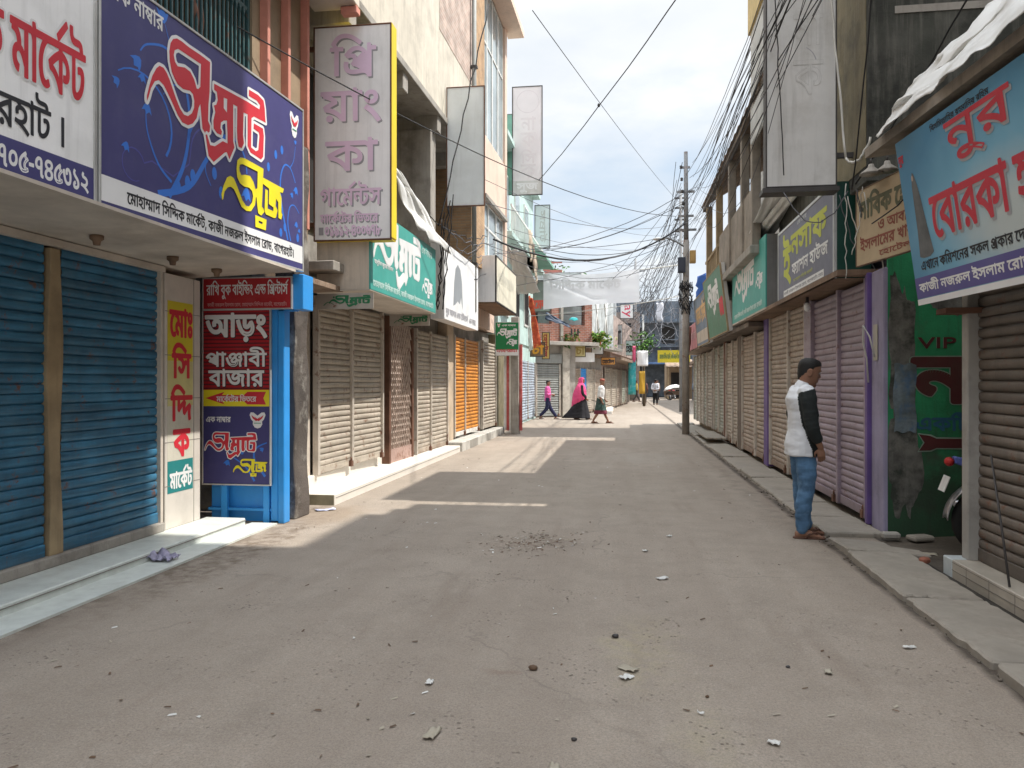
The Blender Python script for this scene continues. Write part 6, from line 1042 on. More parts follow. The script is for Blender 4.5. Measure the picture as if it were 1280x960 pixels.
farboard('poster_board', 'small poster board with a red and blue picture over the bend shops', frame(-1.42, 35.6, 2.78, (1, -.1)), .56, .82, SWHITE, 'চা', RED, .03, (.2, .45, .42, .72))
farboard('yellow_board', 'small yellow board leaning on the ledge of the bend shops', frame(-2.1, 34.0, 2.62, (1, 0)), .5, .58, flatmat('cream_yellow_board', (.68, .60, .30)), 'চা', flatmat('ochre_letter', (.45, .33, .1)), .01)
MBX = thing('white_box_sign', 'low white box sign with a dark end over the bend shops', 'sign', frame(-2.52, 33.8, 2.42, (.8, .6)))
MB().box(.35, 1.6, 0, .3, 0, .42).build('case', SWHITE, MBX); MB().box(0, .345, 0, .3, 0, .42).build('dark_end', BROWNWALL, MBX)
farboard('orange_wood_board', 'small orange wooden board under the bend shops', frame(-1.05, 38.2, 2.35, (1, 0)), .72, .4, flatmat('orange_board', (.55, .25, .06)), 'হোটেল', INK, .01)
for x, z, w, h, m, lab in ((.9, 2.5, .66, .95, PALE, 'white square board beside the small street tree'), (.36, .75, .46, 2.1, mat('turquoise_banner', (.05, .42, .45), var=.3, dirt=.4, dirtcol=(.6, .65, .65), dscale=5), 'tall turquoise cloth banner standing by the far shops'), (.62, 2.75, .2, 1.0, flatmat('pink_strip', (.62, .10, .2)), 'narrow pink and white hanging strip by the far shops'), (1.02, .8, .34, 1.4, flatmat('mustard_cloth', (.62, .36, .04)), 'mustard yellow cloth hanging in a far doorway')):
    o = tag(MB().sheet(lambda u, v: (w*u, .03*math.sin(u*7+v*3), h*v), 6, 8).build('hanging_banner', m, frame=frame(x, 48, z, (1, 0)), solid=.02), lab, 'banner')
T = farboard('yellow_banner', 'yellow cloth banner with dark letters strung across the end of the street', frame(3.1, 70, 3.25, (1, .0)), 2.9, 1.15, flatmat('banner_yellow', (.62, .50, .03)), 'মোহাম্মাদ সিদ্দিক মার্কেট, কাজী নজরুল ইসলাম রোড, বাগেরহাট।', flatmat('banner_green', (.16, .2, .05)), .012, (.2, 2.7, .3, .9), None, .03)

# ---- right side
T = sign('fashion_house_box', 'slate-grey box sign with lime and white letters over the mauve shutters', frame(2.2, 11.38, 2.60, (0, -1)), 2.93, 1.01, .34, SLATE, ALU, .035, sides=DGREEN)
letters('ই', (.36, .82, .22, .90), T, OLIVE, .022); letters('নসাফ', (.84, 2.62, .55, .84), T, OLIVE, .016)
letters('ফ্যাশন হাউজ', (.90, 2.68, .29, .50), T, SWHITE, .006)
letters('এক নাম্বার', (1.2, 1.7, .90, .95), T, ALU, .002); letters('মোহাম্মাদ সিদ্দিক মার্কেট', (1.0, 2.0, .19, .25), T, OLIVE, .002)
band(T, .38, 2.5, .07, .155, SWHITE); letters('কাজী নজরুল ইসলাম রোড, বাগেরহাট। মোঃ', (.42, 2.46, .085, .14), T, SLATE, .001)
MB().box(2.931, 2.945, .01, .36, -.01, 1.0).build('near_end', DGREEN, T); MB().box(2.932, 2.95, .005, .02, -.01, 1.0).build('end_trim', ALU, T)
T = sign('teal_shop_board', 'teal board with a white flowing name and a grey end between two shop signs', frame(2.18, 15.85, 2.66, (0, -1)), 3.6, 1.13, .36, TEAL, None, .004, sides=mat('grey_sheet_end', (.20, .20, .195), streak=.5, streakcol=(.1, .1, .1)))
letters(SAMRAT, (.35, 2.55, .30, 1.02), T, SWHITE, .016); letters(SUJ, (2.7, 3.35, .35, .62), T, SWHITE, .008); letters('মোহাম্মাদ সিদ্দিক মার্কেট, কাজী নজরুল ইসলাম রোড, বাগেরহাট।', (.3, 3.3, .06, .17), T, MATS['teal_pale_letter'], .006)
MB().box(.0, 3.6, .0, .5, -.025, .0).build('soffit', SOFFIT, T)
T = sign('green_shop_board', 'leaning dark green board with white script and a red mark past the teal board', frame(2.14, 19.5, 2.55, (0, -1), .12), 3.3, 1.42, .1, GREENP, TIMBER, .03)
letters(SAMRAT, (.5, 2.6, .5, 1.2), T, SWHITE, .02); letters('এক নাম্বার', (2.5, 3.1, .4, .75), T, RED, .03)
T = sign('orange_blue_board', 'faded blue board with orange letters beyond the leaning green board', frame(2.14, 22.6, 2.5, (0, -1), .08), 2.9, 1.35, .1, mat('faded_blue_board', (.20, .24, .30), dirt=.3), TIMBER, .03)
letters('বোরকা হাউজ', (.3, 2.7, .6, 1.2), T, flatmat('apricot_letter', (.68, .42, .18)), .02); band(T, .1, 2.8, .1, .4, CREAMP)
T = sign('pink_shop_board', 'long pinkish red board over the far right shutters', frame(2.15, 27.6, 2.52, (0, -1)), 4.7, .78, .15, mat('pinkish_board', (.50, .20, .21), dirt=.3, dirtcol=(.6, .4, .4)), None, .004)
letters('মোহাম্মাদ সিদ্দিক মার্কেট', (.4, 4.3, .2, .6), T, flatmat('pale_pink_letter', (.62, .42, .42)), .03)
T = sign('hotel_sign', 'tan hotel board with worn dark letters set across the alley mouth', frame(2.215, 7.74, 2.60, (.19, -1)), 1.35, .72, .03, mat('tan_board', (.46, .36, .235), var=.1, dirt=.25), BROWNWOOD, .008)
letters('নাবিক হোটেল', (.06, 1.30, .42, .66), T, mat('worn_green_letter', (.12, .125, .08), dirt=.4, dirtcol=(.4, .33, .22), dscale=7), .010)
letters('ও আবাসিক', (.40, 1.15, .28, .40), T, flatmat('rust_letter', (.25, .07, .045)), .003); letters('ইসলামের খাবারের', (.08, 1.25, .13, .27), T, MATS['rust_letter'], .004); letters('হোটেল', (.42, .95, .04, .11), T, MATS['rust_letter'], .002)
# burka shop board: printed with a blue-to-white sky
def skyprint():
    M = bpy.data.materials.new('printed_sky'); M.use_nodes = True; N = M.node_tree.nodes; L = M.node_tree.links; P = N['Principled BSDF']
    tc = N.new('ShaderNodeTexCoord'); sp = N.new('ShaderNodeSeparateXYZ'); L.new(tc.outputs['Object'], sp.inputs[0])
    def mth(op, a, b):
        n = N.new('ShaderNodeMath'); n.operation = op
        for i, v in enumerate((a, b)):
            if isinstance(v, (int, float)): n.inputs[i].default_value = v
            else: L.new(v, n.inputs[i])
        return n.outputs[0]
    dx = mth('MULTIPLY', mth('SUBTRACT', sp.outputs['X'], 1.35), .62); dz = mth('SUBTRACT', sp.outputs['Z'], .42)
    d = mth('SQRT', mth('ADD', mth('MULTIPLY', dx, dx), mth('MULTIPLY', dz, dz)), 0)
    ns = N.new('ShaderNodeTexNoise'); ns.inputs['Scale'].default_value = 3; L.new(tc.outputs['Object'], ns.inputs['Vector'])
    d = mth('ADD', d, mth('MULTIPLY', mth('SUBTRACT', ns.outputs['Fac'], .5), .25))
    r = N.new('ShaderNodeValToRGB'); L.new(d, r.inputs[0]); e = r.color_ramp.elements
    e[0].position = .12; e[0].color = (.50, .56, .56, 1); e[1].position = .9; e[1].color = (.035, .20, .36, 1); q = e.new(.5); q.color = (.16, .40, .56, 1)
    L.new(r.outputs[0], P.inputs['Base Color']); P.inputs['Roughness'].default_value = .4; return M
T = sign('burka_shop_sign', 'sky-blue shop board leaning out over the near right shop with red shadowed letters', frame(2.295, 6.4, 2.10, (.08, -1), .142), 3.4, 1.28, .06, skyprint(), None, .002, sides=BROWNWALL)
band(T, .0, 3.4, .0, .045, SWHITE); band(T, .002, 3.398, .05, .21, flatmat('board_violet', (.10, .085, .27)))
letters('কাজী নজরুল ইসলাম রোড, বাগেরহাট। মোঃ', (.06, 2.35, .085, .185), T, SWHITE, .003)
RD = flatmat('burka_red', (.55, .035, .06))
for w, f, b in (('বোরকা হাউজ', (.40, 2.25, .43, .88), .009), ('নুর', (.74, 1.50, .90, 1.18), .006)):
    letters(w, f, T, FSHADOW, b+.002, -.004, 'lettering_shadow', dx=.018, dz=-.022); letters(w, f, T, RD, b, -.007)
letters('এখানে কমিশনের সকল প্রকার দেশী-বিদেশী', (.14, 1.85, .25, .35), T, INK, .002); letters('বিসমিল্লাহির রহমানির রহিম', (.55, 1.3, 1.19, 1.245), T, INK, .001)
flowers(T, [[[(.22, .98), (.25, .90), (.275, .80), (.31, .60), (.36, .37), (.30, .345), (.20, .345), (.14, .36), (.16, .55), (.165, .75), (.17, .90), (.185, .97), (.20, 1.0)], []]], mat('burka_figure_grey', (.13, .135, .135), var=.3, scale=6), -.003, 'cloak_figure')
flowers(T, [drop((.195, .955), .014, .022)], flatmat('figure_face', (.45, .33, .26)), -.005, 'figure_face'); letters('নুর', (.02, .10, 1.08, 1.16), T, RD, .003)
# tall light box
T = sign('tall_grey_lightbox', 'very tall dusty grey light box with ghostly letters fixed to the mouldy building', frame(1.46, 8.2, 3.5, (1, 0)), .70, 3.6, .16, GREYBOX, IRON, .014, sides=IRON)
GL = flatmat('ghost_line', (.385, .375, .355))
for w, z in (('সি', 2.05), ('না', 1.45), ('ক', .95), ('ম', .5)):
    if w in WORDS:
        letters(w, (.28, .56, z, z+.34), T, GL, .006); letters(w, (.28, .56, z, z+.34), T, GREYBOX, -.004, -.006, 'lettering_core')
flowers(T, [[ribbon(arc((.3, 1.25), .2, 10, 60, 8), .006, .004), []]], FSHADOW, -.003, 'scratch')
MB().box(-.03, .72, -.02, .2, -.05, -.005).build('bottom_rail', IRON, T)
for z in (.3, 2.9): MB().box(.70, .92, .05, .10, z, z+.05).build('bracket', IRON, T)
# lettering painted on the green wall
T = thing('painted_advert', 'advert in maroon and blue letters painted on the green side wall of the alley', 'sign', frame(2.53, 7.893, 0, (1, 0)))
MAR = mat('maroon_wall_paint', (.085, .018, .018), dirt=.3, dirtcol=(.05, .06, .04)); PB = mat('blue_wall_paint', (.025, .10, .17), dirt=.3)
PO = mat('pale_wall_line', (.22, .30, .24), dirt=.3)
letters('VIP', (.29, .63, 1.825, 1.93), T, PO, 0, -.004, 'lettering_outline', dx=-.004, dz=.004); letters('VIP', (.29, .63, 1.825, 1.93), T, MAR, 0, -.006); [letters('VIP', (.29, .63, 1.825, 1.93), T, MAR, 0, -.006-.0002*i_, 'lettering', dx=dx_, dz=dz_) for i_, (dx_, dz_) in enumerate(((.006, 0), (.006, .005), (0, .005)))]
outlined(T, 'না', (.25, .98, 1.32, 1.76), MAR, PO, .028, .010); letters('একটি অ', (.28, 1.0, 1.04, 1.21), T, PB, .006)
for m, y, e in ((PO, -.003, .012), (MAR, -.006, 0)):
    MB().prism([(.30-e, 1.0+e), (.40+e, .985+e), (.46, .96+e), (.98, .96+e), (.98, .87-e), (.46, .87-e), (.40+e, .845-e), (.30-e, .84-e), (.35-e, .92)], y-.0015, y).build('arrow', m, T)
POSTER = mat('torn_poster', (.16, .20, .22), var=.4, scale=8, dirt=.8, dirtcol=(.045, .12, .24), dscale=5, tint=(.05, .06, .05))
for x, z, w, h, m, lab in ((-.06, 1.02, .20, .66, POSTER, 'torn pasted poster with a blue patch low on the stained green wall corner'),):
    tag(MB().sheet(lambda u, v: (w*u+.01*math.sin(v*9), -.004-.003*math.sin(u*8+v*5), h*v+.012*math.sin(u*11)), 8, 8).build('poster', m, frame=frame(2.60, 7.886, z, (1, 0))), lab, 'poster')
tag(MB().sheet(lambda u, v: (.13*u, -.004, .36*v), 3, 5).build('poster', flatmat('paper_notice', (.42, .39, .33)), frame=frame(2.5065, 8.18, 1.72, (0, -1))), 'pale paper notice pasted high on the lilac corner post', 'poster')

# ---- sheets and tarpaulins
TARP = mat('white_tarpaulin', (.68, .68, .66), rough=.55, var=.06, dirt=.2, bump=.1, bscale=15)
def tarp(label, corners, m=TARP, n=14, wob=.06, seed=0, name='tarpaulin', sag=.0, cat='tarpaulin'):
    a, b, c, d = [Vector(p) for p in corners]; o = (a+b+c+d)/4; B = MB()
    def f(u, v):
        p = a.lerp(b, u).lerp(d.lerp(c, u), v)-o; k = noise.noise((u*4+seed, v*4, seed)); q = noise.noise((u*9+seed, v*3, 2))
        s = math.sin(math.pi*u)*math.sin(math.pi*v)
        return (p.x+wob*k+wob*.5*q, p.y+wob*.8*noise.noise((u*5, v*5+seed, 3)), p.z+wob*(k-.2*q)-sag*s+wob*.3*noise.noise((u*21+seed, v*13, 5)))
    B.sheet(f, n, n); return tag(B.build(name, m, frame=Matrix.Translation(o), solid=.004), label, cat)
tarp('white tarpaulin hanging in a slanting fold above the teal box sign', [(-3.35, 10.35, 4.75), (-3.2, 11.0, 4.55), (-2.95, 13.1, 3.72), (-3.05, 11.3, 3.80)], seed=1)
tarp('white sheet draped over the teal board in front of the veranda', [(2.30, 10.9, 4.25), (2.42, 10.7, 4.12), (2.25, 15.3, 3.78), (2.12, 15.2, 3.80)], seed=2, wob=.03)
tarp('white sheet slanting down to the teal board below the veranda posts', [(2.05, 11.0, 4.35), (2.55, 10.8, 4.3), (2.5, 15.2, 3.75), (2.15, 15.2, 3.70)], seed=4, wob=.05)
tarp('crumpled white plastic sheet heaped along the canopy of the near right shop', [(2.04, 6.6, 3.50), (2.16, 4.2, 3.50), (2.75, 4.3, 4.30), (2.26, 6.35, 3.86)], n=44, wob=.085, seed=5)
tarp('dirty white sheet slung below the peach building windows', [(-3.3, 21.6, 5.3), (-2.9, 22.2, 5.35), (-2.6, 24.5, 4.4), (-3.3, 24.3, 4.3)], seed=6, wob=.1)
# big banner across the street
B = MB()
def bf(u, v):
    x = -2.97+3.6*u; zt = 5.62+.12*u-.12*math.sin(math.pi*u); zb = 4.26+.22*u+.05*math.sin(math.pi*u)
    crease = .05*math.exp(-((v-(.95-.9*min(u*1.6, .85)))/.035)**2)*(1 if u < .6 else .4)
    return (x, .05*math.sin(u*5+v*2)-crease+.02*noise.noise((u*6, v*4, 0)), zb+(zt-zb)*v)
B.sheet(bf, 48, 24)
def clothmat():
    M = mat('banner_cloth', (.88, .88, .9), rough=.8, var=.04, bump=.05); N = M.node_tree.nodes; L = M.node_tree.links
    tr = N.new('ShaderNodeBsdfTranslucent'); tr.inputs[0].default_value = (.88, .88, .9, 1); mx = N.new('ShaderNodeMixShader'); mx.inputs[0].default_value = .5
    L.new(N['Principled BSDF'].outputs[0], mx.inputs[1]); L.new(tr.outputs[0], mx.inputs[2]); L.new(mx.outputs[0], N['Material Output'].inputs[0]); return M
T = thing('street_banner', 'wide white cloth banner strung right across the street', 'banner', frame(0, 29, 0))
bn = B.build('cloth', clothmat(), T)
o = letters('সিদ্দিক মার্কেট', (.25, 2.9, 5.02, 5.42), T, flatmat('show_through_letter', (.80, .795, .81)), .02, -.2, 'faint_lettering', dx=-2.97)
for i, (lab, cs, m) in enumerate((('red and orange cloth banner hanging by the grey-green board', [(-3.64, 29.6, 4.9), (-3.44, 29.6, 4.75), (-3.12, 29.6, 2.95), (-3.40, 29.6, 2.8)], mat('red_orange_cloth', (.62, .10, .05), var=.35, scale=5, dirt=.5, dirtcol=(.75, .45, .12), dscale=5)),
        ('pale ragged cloth hanging beside the red and orange banner', [(-3.68, 29.4, 4.2), (-3.56, 29.4, 4.3), (-3.42, 29.4, 2.75), (-3.58, 29.4, 2.7)], TARP),
        ('dark blue cloth hung over a rail before the brick house', [(-3.1, 31.5, 4.4), (-2.2, 31.6, 3.9), (-2.1, 31.5, 3.75), (-3.15, 31.4, 4.1)], flatmat('dark_blue_cloth', (.03, .05, .09))))):
    tarp(lab, cs, m, 10, .06, 10+i, 'hanging_cloth', cat='cloth')
# ------------------------------------------------------------------ poles, lamp, boxes, cables
POLEM = mat('weathered_pole', (.30, .27, .24), var=.25, streak=.5, streakcol=(.08, .065, .055), rust=.3)
STEELP = mat('steel_pole', (.22, .225, .23), var=.2, rust=.3)
CABLE = mat('black_cable', (.022, .022, .024), rough=.6, bump=0); CABLEG = mat('grey_cable', (.10, .10, .11), rough=.6, bump=0); CABLEW = mat('white_cable', (.55, .54, .50), rough=.6, bump=0)
P1 = thing('utility_pole', 'tall weathered steel utility pole standing at the right edge of the road', 'pole', frame(1.81, 22.64, 0))
MB().tube([(0, 0, -.1), (0, 0, 3), (.01, 0, 5.6)], [.105, .10, .085], 12).build('shaft', POLEM, P1)
MB().tube([(.01, 0, 5.6), (.0, 0, 8.15)], [.072, .055], 12).build('upper_shaft', STEELP, P1)
for z, w in ((7.7, .12), (7.0, .25), (6.3, .22), (5.9, .3)):
    MB().box(-w, w, -.03, .03, z-.03, z+.03).build('cross_arm', STEELP, P1)
for k, z in enumerate((7.65, 7.3, 6.95, 6.6)): MB().lathe([(.02, 0), (.045, .02), (.03, .05), (.045, .08), (.02, .1)], (-.14+.02*k, -.05, z), 8).build('insulator', IRON, P1)
L_ = thing('street_lamp', 'street lamp with a bent arm fixed to the nearer utility pole', 'lamp', frame(1.74, 22.5, 5.4))
MB().tube([(0, 0, 0), (-.18, -.02, .12), (-.45, -.05, .24), (-.58, -.06, .26)], .025, 8).build('arm', STEELP, L_)
MB().loft([[(x, -.06+.10*w*math.cos(a), .24+.05*w*math.sin(a)-.02) for a in [k*math.pi/5 for k in range(10)]] for x, w in ((-.52, .5), (-.6, .9), (-.74, 1.0), (-.84, .7), (-.87, .3))]).build('lamp_head', ALU, L_)
for x, z, w, h, m, nm, lab in ((1.58, 4.65, .21, .44, mat('dark_meter_box', (.05, .055, .075)), 'junction_box', 'dark meter box strapped to the left of the utility pole'), (1.91, 4.92, .17, .36, mat('ochre_box', (.42, .27, .10)), 'junction_box', 'ochre yellow box strapped to the right of the utility pole')):
    o = tag(MB().box(0, w, 0, .18, 0, h).build(nm, m, frame=frame(x, 22.45, z), bevel=.01), lab, 'electric box')
    MB().box(.03, w-.03, -.012, .002, .05, h-.05).build('cover', m, o)
B = MB(); R = random.Random(5)
for k in range(26):
    a = R.uniform(0, 6.3); z = 3.55+R.uniform(0, .8); r = R.uniform(.1, .22)
    B.tube([(r*math.cos(a+t*.7), r*math.sin(a+t*.7), z+.12*math.sin(t*2+k)) for t in range(8)], .012, 4)
tag(B.build('cable_coil', CABLE, frame=frame(1.81, 22.64, 0)), 'thick knot of coiled cable wound round the utility pole', 'cable coil')
P2 = thing('second_pole', 'thin dark pole with short cross-arms standing behind the utility pole', 'pole', frame(2.95, 40, 0))
MB().tube([(0, 0, -.1), (0, 0, 5), (0, 0, 11.3)], [.085, .08, .075], 10).build('shaft', STEELP, P2)
for z in (10.9, 10.4, 9.8, 9.2): MB().box(-.3, .25, -.04, .04, z-.04, z+.04).build('cross_arm', IRON, P2)
P3 = thing('thin_pole', 'slim pale pole standing beside the two distant men', 'pole', frame(1.42, 54, 0)); MB().tube([(0, 0, -.1), (0, 0, 6.2)], [.09, .07], 8).build('shaft', mat('pale_pole', (.36, .36, .35)), P3)
P4 = thing('far_pole', 'grey pole with a cross-arm rising over the end of the street', 'pole', frame(1.1, 66, 0)); MB().tube([(0, 0, -.1), (0, 0, 12.0)], [.13, .09], 8).build('shaft', STEELP, P4); MB().box(-.8, .8, -.05, .05, 10.9, 11.0).build('cross_arm', STEELP, P4)

def cable(a, b, sag, r, label, group=None, m=None, n=14, wig=0.0, name='overhead_cable'):
    a, b = Vector(a), Vector(b); R = random.Random(int(abs(a.x*977+b.y*131+b.z*57)*10)); B = MB()
    P = []
    for i in range(n+1):
        t = i/n; p = a.lerp(b, t); p.z -= sag*4*t*(1-t)
        if wig and 0 < i < n: p += Vector((R.uniform(-wig, wig), R.uniform(-wig, wig), R.uniform(-wig, wig)))
        P.append(p-a)
    B.tube(P, r, 5); o = B.build(name, m or CABLE, frame=Matrix.Translation(a)); tag(o, label, 'cable', group); return o
PT = Vector((1.81, 22.64, 0)); PS = Vector((2.95, 40, 2.4))
cable((-3.1, 25.5, 7.9), (1.9, 11.2, 8.6), .25, .012, 'thick twisted cable slanting high across the street from the pale ring light box', wig=.012)
B = MB(); B.ball((0, 0, 0), (.035, .035, .05), 8); tag(B.build('cable_joint', CABLE, frame=Matrix.Translation((-.55, 18.2, 8.15-.12))), 'small dark taped joint high on the twisted cable', 'joint')
cable((-1.4, 12, 7.35), PS+Vector((-.1, 0, 8.3)), .15, .007, 'thin wire crossing the thick twisted cable in front of the clouds')
cable((-3.75, 7.1, 5.0), PT+Vector((-.3, 0, 6.3)), .42, .008, 'wire running from the brown wall past the pink-lettered box to the utility pole')
cable((-2.9, 17.2, 4.75), PT+Vector((0, 0, 6.1)), .75, .024, 'thickest black cable sagging from the left row of houses to the utility pole')
cable((-2.9, 17.4, 4.95), PT+Vector((-.2, 0, 5.75)), .55, .009, 'cable just above the thickest sagging cable'); cable((-3.4, 23, 5.4), PT+Vector((0, 0, 6.7)), .35, .009, 'cable from the teal house balcony to the upper utility pole')
R = random.Random(11)
for k in range(12):
    cable((-3.3+R.uniform(-.1, .3), R.uniform(17, 27), R.uniform(4.2, 6.2)), (PT if k % 2 else PS)+Vector((R.uniform(-.3, .2), 0, R.uniform(5.0, 7.6))), R.uniform(.2, .8), R.uniform(.006, .010), 'one of the thin grey wires spanning the street between the left houses and the poles', 'thin wires across the street', CABLEG, wig=.01)
for k in range(22):                                     # bundle from the pole along the right-hand houses towards the viewer
    t = k/21; near = Vector((1.55+.75*t+R.uniform(-.2, .2), R.uniform(4.5, 7.4), 5.0+2.6*t+R.uniform(-.5, .5)))
    cable((PT if k % 3 else PS)+Vector((R.uniform(-.15, .25), 0, 5.4+2.4*t+R.uniform(-.5, .4))), near, R.uniform(.15, .7), R.uniform(.004, .007), 'one of the dark cables bundled along the right-hand houses from the pole', 'bundled cables along the right side', CABLE if k % 4 else CABLEG, wig=.012)
for k in range(10):                                     # cables swinging out past the tall light box and up over the viewer
    p0 = PT+Vector((R.uniform(-.1, .3), 0, R.uniform(5.2, 7.2))); p1 = Vector((1.36+R.uniform(-.12, .1), 9.0+R.uniform(-.6, .6), R.uniform(3.7, 5.1))); p2 = Vector((R.uniform(1.75, 2.7), 5.2, R.uniform(5.4, 6.8)))
    O, _ = smooth_path([p0, p0.lerp(p1, .55)-Vector((0, 0, .35)), p1, p2], [1]*4, 6)
    B = MB(); B.tube([q-p0 for q in O], R.uniform(.0035, .006), 5); tag(B.build('overhead_cable', CABLE if k % 3 else CABLEG, frame=Matrix.Translation(p0)), 'one of the cables sweeping across the face of the tall grey light box', 'cable', 'cables across the grey light box')
for k, (a, b, s, r, m, lab) in enumerate((((2.12, 7.55, 3.30), (1.75, 5.0, 6.3), .1, .007, CABLE, 'cable rising steeply from the hotel board in front of the grey light box'), ((2.14, 7.5, 3.34), (2.9, 4.6, 5.6), .12, .008, CABLE, 'cable rising from the hotel board over the crumpled plastic'), ((2.1, 7.6, 3.3), (1.6, 8.0, 3.4), .3, .006, CABLEG, 'slack grey wire looping below the grey light box'), ((2.05, 8.1, 5.6), (2.15, 7.85, 3.68), -.02, .012, CABLEW, 'thick white cable running down beside the grey light box'), ((2.15, 7.85, 3.68), (2.30, 7.6, 3.80), .12, .012, CABLEW, 'white cable loop at the foot of the grey light box'), ((2.30, 6.35, 3.42), (2.75, 5.0, 3.9), .14, .008, CABLEW, 'white wire drooping from the canopy over the burka shop board'), ((2.1, 6.9, 2.85), (2.66, 4.3, 4.4), .30, .006, CABLE, 'black wire swinging across the burka shop board'), ((1.5, 8.12, 6.2), (1.62, 8.1, 3.6), 0, .006, CABLE, 'wire hanging straight down the face of the grey light box'))):
    cable(a, b, s, r, lab, None, m, wig=.008)
for k in range(9):
    a = (2.14+R.uniform(-.08, .12), 7.62+R.uniform(-.15, .15), 3.30+R.uniform(-.1, .1)); b = (2.2+R.uniform(-.1, .3), 7.75+R.uniform(-.2, .2), R.uniform(2.5, 2.95))
    cable(a, b, R.uniform(-.05, .15), .005, 'one of the loose wire ends dangling over the hotel board', 'dangling wire ends', CABLEG if k % 2 else CABLEW, wig=.010)
for k in range(8):
    a = (-3.2+R.uniform(-.2, .2), 13.0+R.uniform(-.3, .3), R.uniform(3.9, 4.4)); b = (-3.0+R.uniform(-.2, .3), 16.5+R.uniform(-.5, 1), R.uniform(3.8, 5.0))
    cable(a, b, R.uniform(.1, .5), .009, 'one of the tangled wires between the white tarpaulin and the tan brick strip', 'tangled wires on the left houses', CABLEG if k % 2 else CABLE, wig=.05)
for k in range(5): cable((-3.05+.05*k, 12.8, 4.3+.1*k), (-3.05+R.uniform(-.1, .1), 12.85, 2.75), 0, .010, 'one of the wires dropping beside the end of the teal box sign', 'wires beside the teal box', CABLE, wig=.03)
cable((-2.45, 14.0, 8.5), (-3.15, 12.95, 4.2), .05, .012, 'wire hanging across the blank grey light box', wig=.02)
cable((-4.1, 29, 6.0), (-2.95, 29, 5.65), .02, .02, 'white rope holding the left end of the street banner', None, CABLEW); cable((.63, 29, 5.7), (2.4, 29, 5.9), .02, .02, 'white rope holding the upper right of the street banner', None, CABLEW)
cable((-4.0, 29, 4.0), (2.4, 29, 4.75), .12, .014, 'pale rope strung below the street banner', None, CABLEW)
for k in range(30):                                     # wires fanning from the poles down over the end of the street
    cable((PT if k % 2 else PS)+Vector((R.uniform(-.3, .1), 0, R.uniform(5.0, 7.9))), (R.uniform(-2.6, 1.9), R.uniform(33, 58), R.uniform(4.4, 6.6)), R.uniform(.3, 1.3), R.uniform(.006, .010), 'one of the wires fanning from the poles down to the far left houses', 'wires fanning from the poles', CABLE if k % 3 else CABLEG, wig=.02)
for k in range(46):                                     # the tangle over the end of the street
    t = R.random(); a = (R.uniform(-.6, 4.6), R.uniform(46, 66), R.uniform(4.4, 9.0)); b = (R.uniform(.5, 4.6), R.uniform(44, 60), R.uniform(3.6, 8.6))
    cable(a, b, R.uniform(.2, 1.6), R.uniform(.012, .022), 'one of the grey wires tangled over the far end of the street', 'tangled wires at the street end', CABLEG, 10, .12)
for k in range(14):
    cable(PS+Vector((R.uniform(-.4, .3), 0, R.uniform(6.0, 8.4))), (R.uniform(.2, 2.0), R.uniform(56, 66), R.uniform(5.6, 10)), R.uniform(.3, 1.0), .012, 'one of the cables running from the second pole down to the far end', 'cables to the far end', CABLE, wig=.02)
tag(MB().sheet(lambda u, v: (.42*(u-.5)+.05*math.sin(v*7), .05*math.sin(u*6), -1.2*v), 6, 8).build('plastic_sheet', mat('plastic_scrap', (.66, .67, .72)), frame=frame(2.35, 50, 6.6), solid=.01), 'white and red plastic scrap caught in the far wires', 'plastic scrap')
# pipe and bulb on the right
tag(MB().tube([(0, 0, 0), (-.02, 0, -.5), (-.05, .15, -.75), (-.05, .45, -.85), (-.05, .6, -.6)], .09, 8).build('bent_pipe', RUST, frame=frame(2.02, 24.2, 3.2)), 'dark rusty bent pipe before the pink board', 'pipe')
bl = thing('light_bulb', 'bare white bulb hanging at the corner of the slate-grey box sign', 'bulb', frame(2.36, 10.35, 2.6))
MB().lathe([(.02, 0), (.024, -.06), (.03, -.07)], (0, 0, 0), 10).build('holder', IRON, bl); MB().ball((0, 0, -.13), (.045, .045, .06), 10).build('glass_bulb', SWHITE, bl)
for k, (x, y, z) in enumerate(((2.2, 7.25, 3.36), (2.32, 7.2, 3.37))):
    o = thing('insulator_cone', ('grey cone-shaped insulator above the hotel board, beside the grey light box', 'grey cone-shaped insulator above the hotel board, nearer the burka board')[k], 'insulator', frame(x, y, z))
    MB().lathe([(.10, 0), (.085, .015), (.03, .06), (.022, .09)], (0, 0, 0), 12).build('cone', CONC, o); MB().tube([(0, 0, .09), (0, 0, .14)], .01, 6).build('pin', IRON, o)
w1 = tag(MB().tube([(0, 0, 0), (-.03, .05, .2), (-.07, .12, .32), (-.05, .2, .16), (0, .25, 0), (.02, .26, -.25)], .009, 6).build('wire_loop', CABLEW, frame=frame(2.46, 8.0, 1.75)), 'white wire looped over the violet post of the mauve shutter', 'wire')
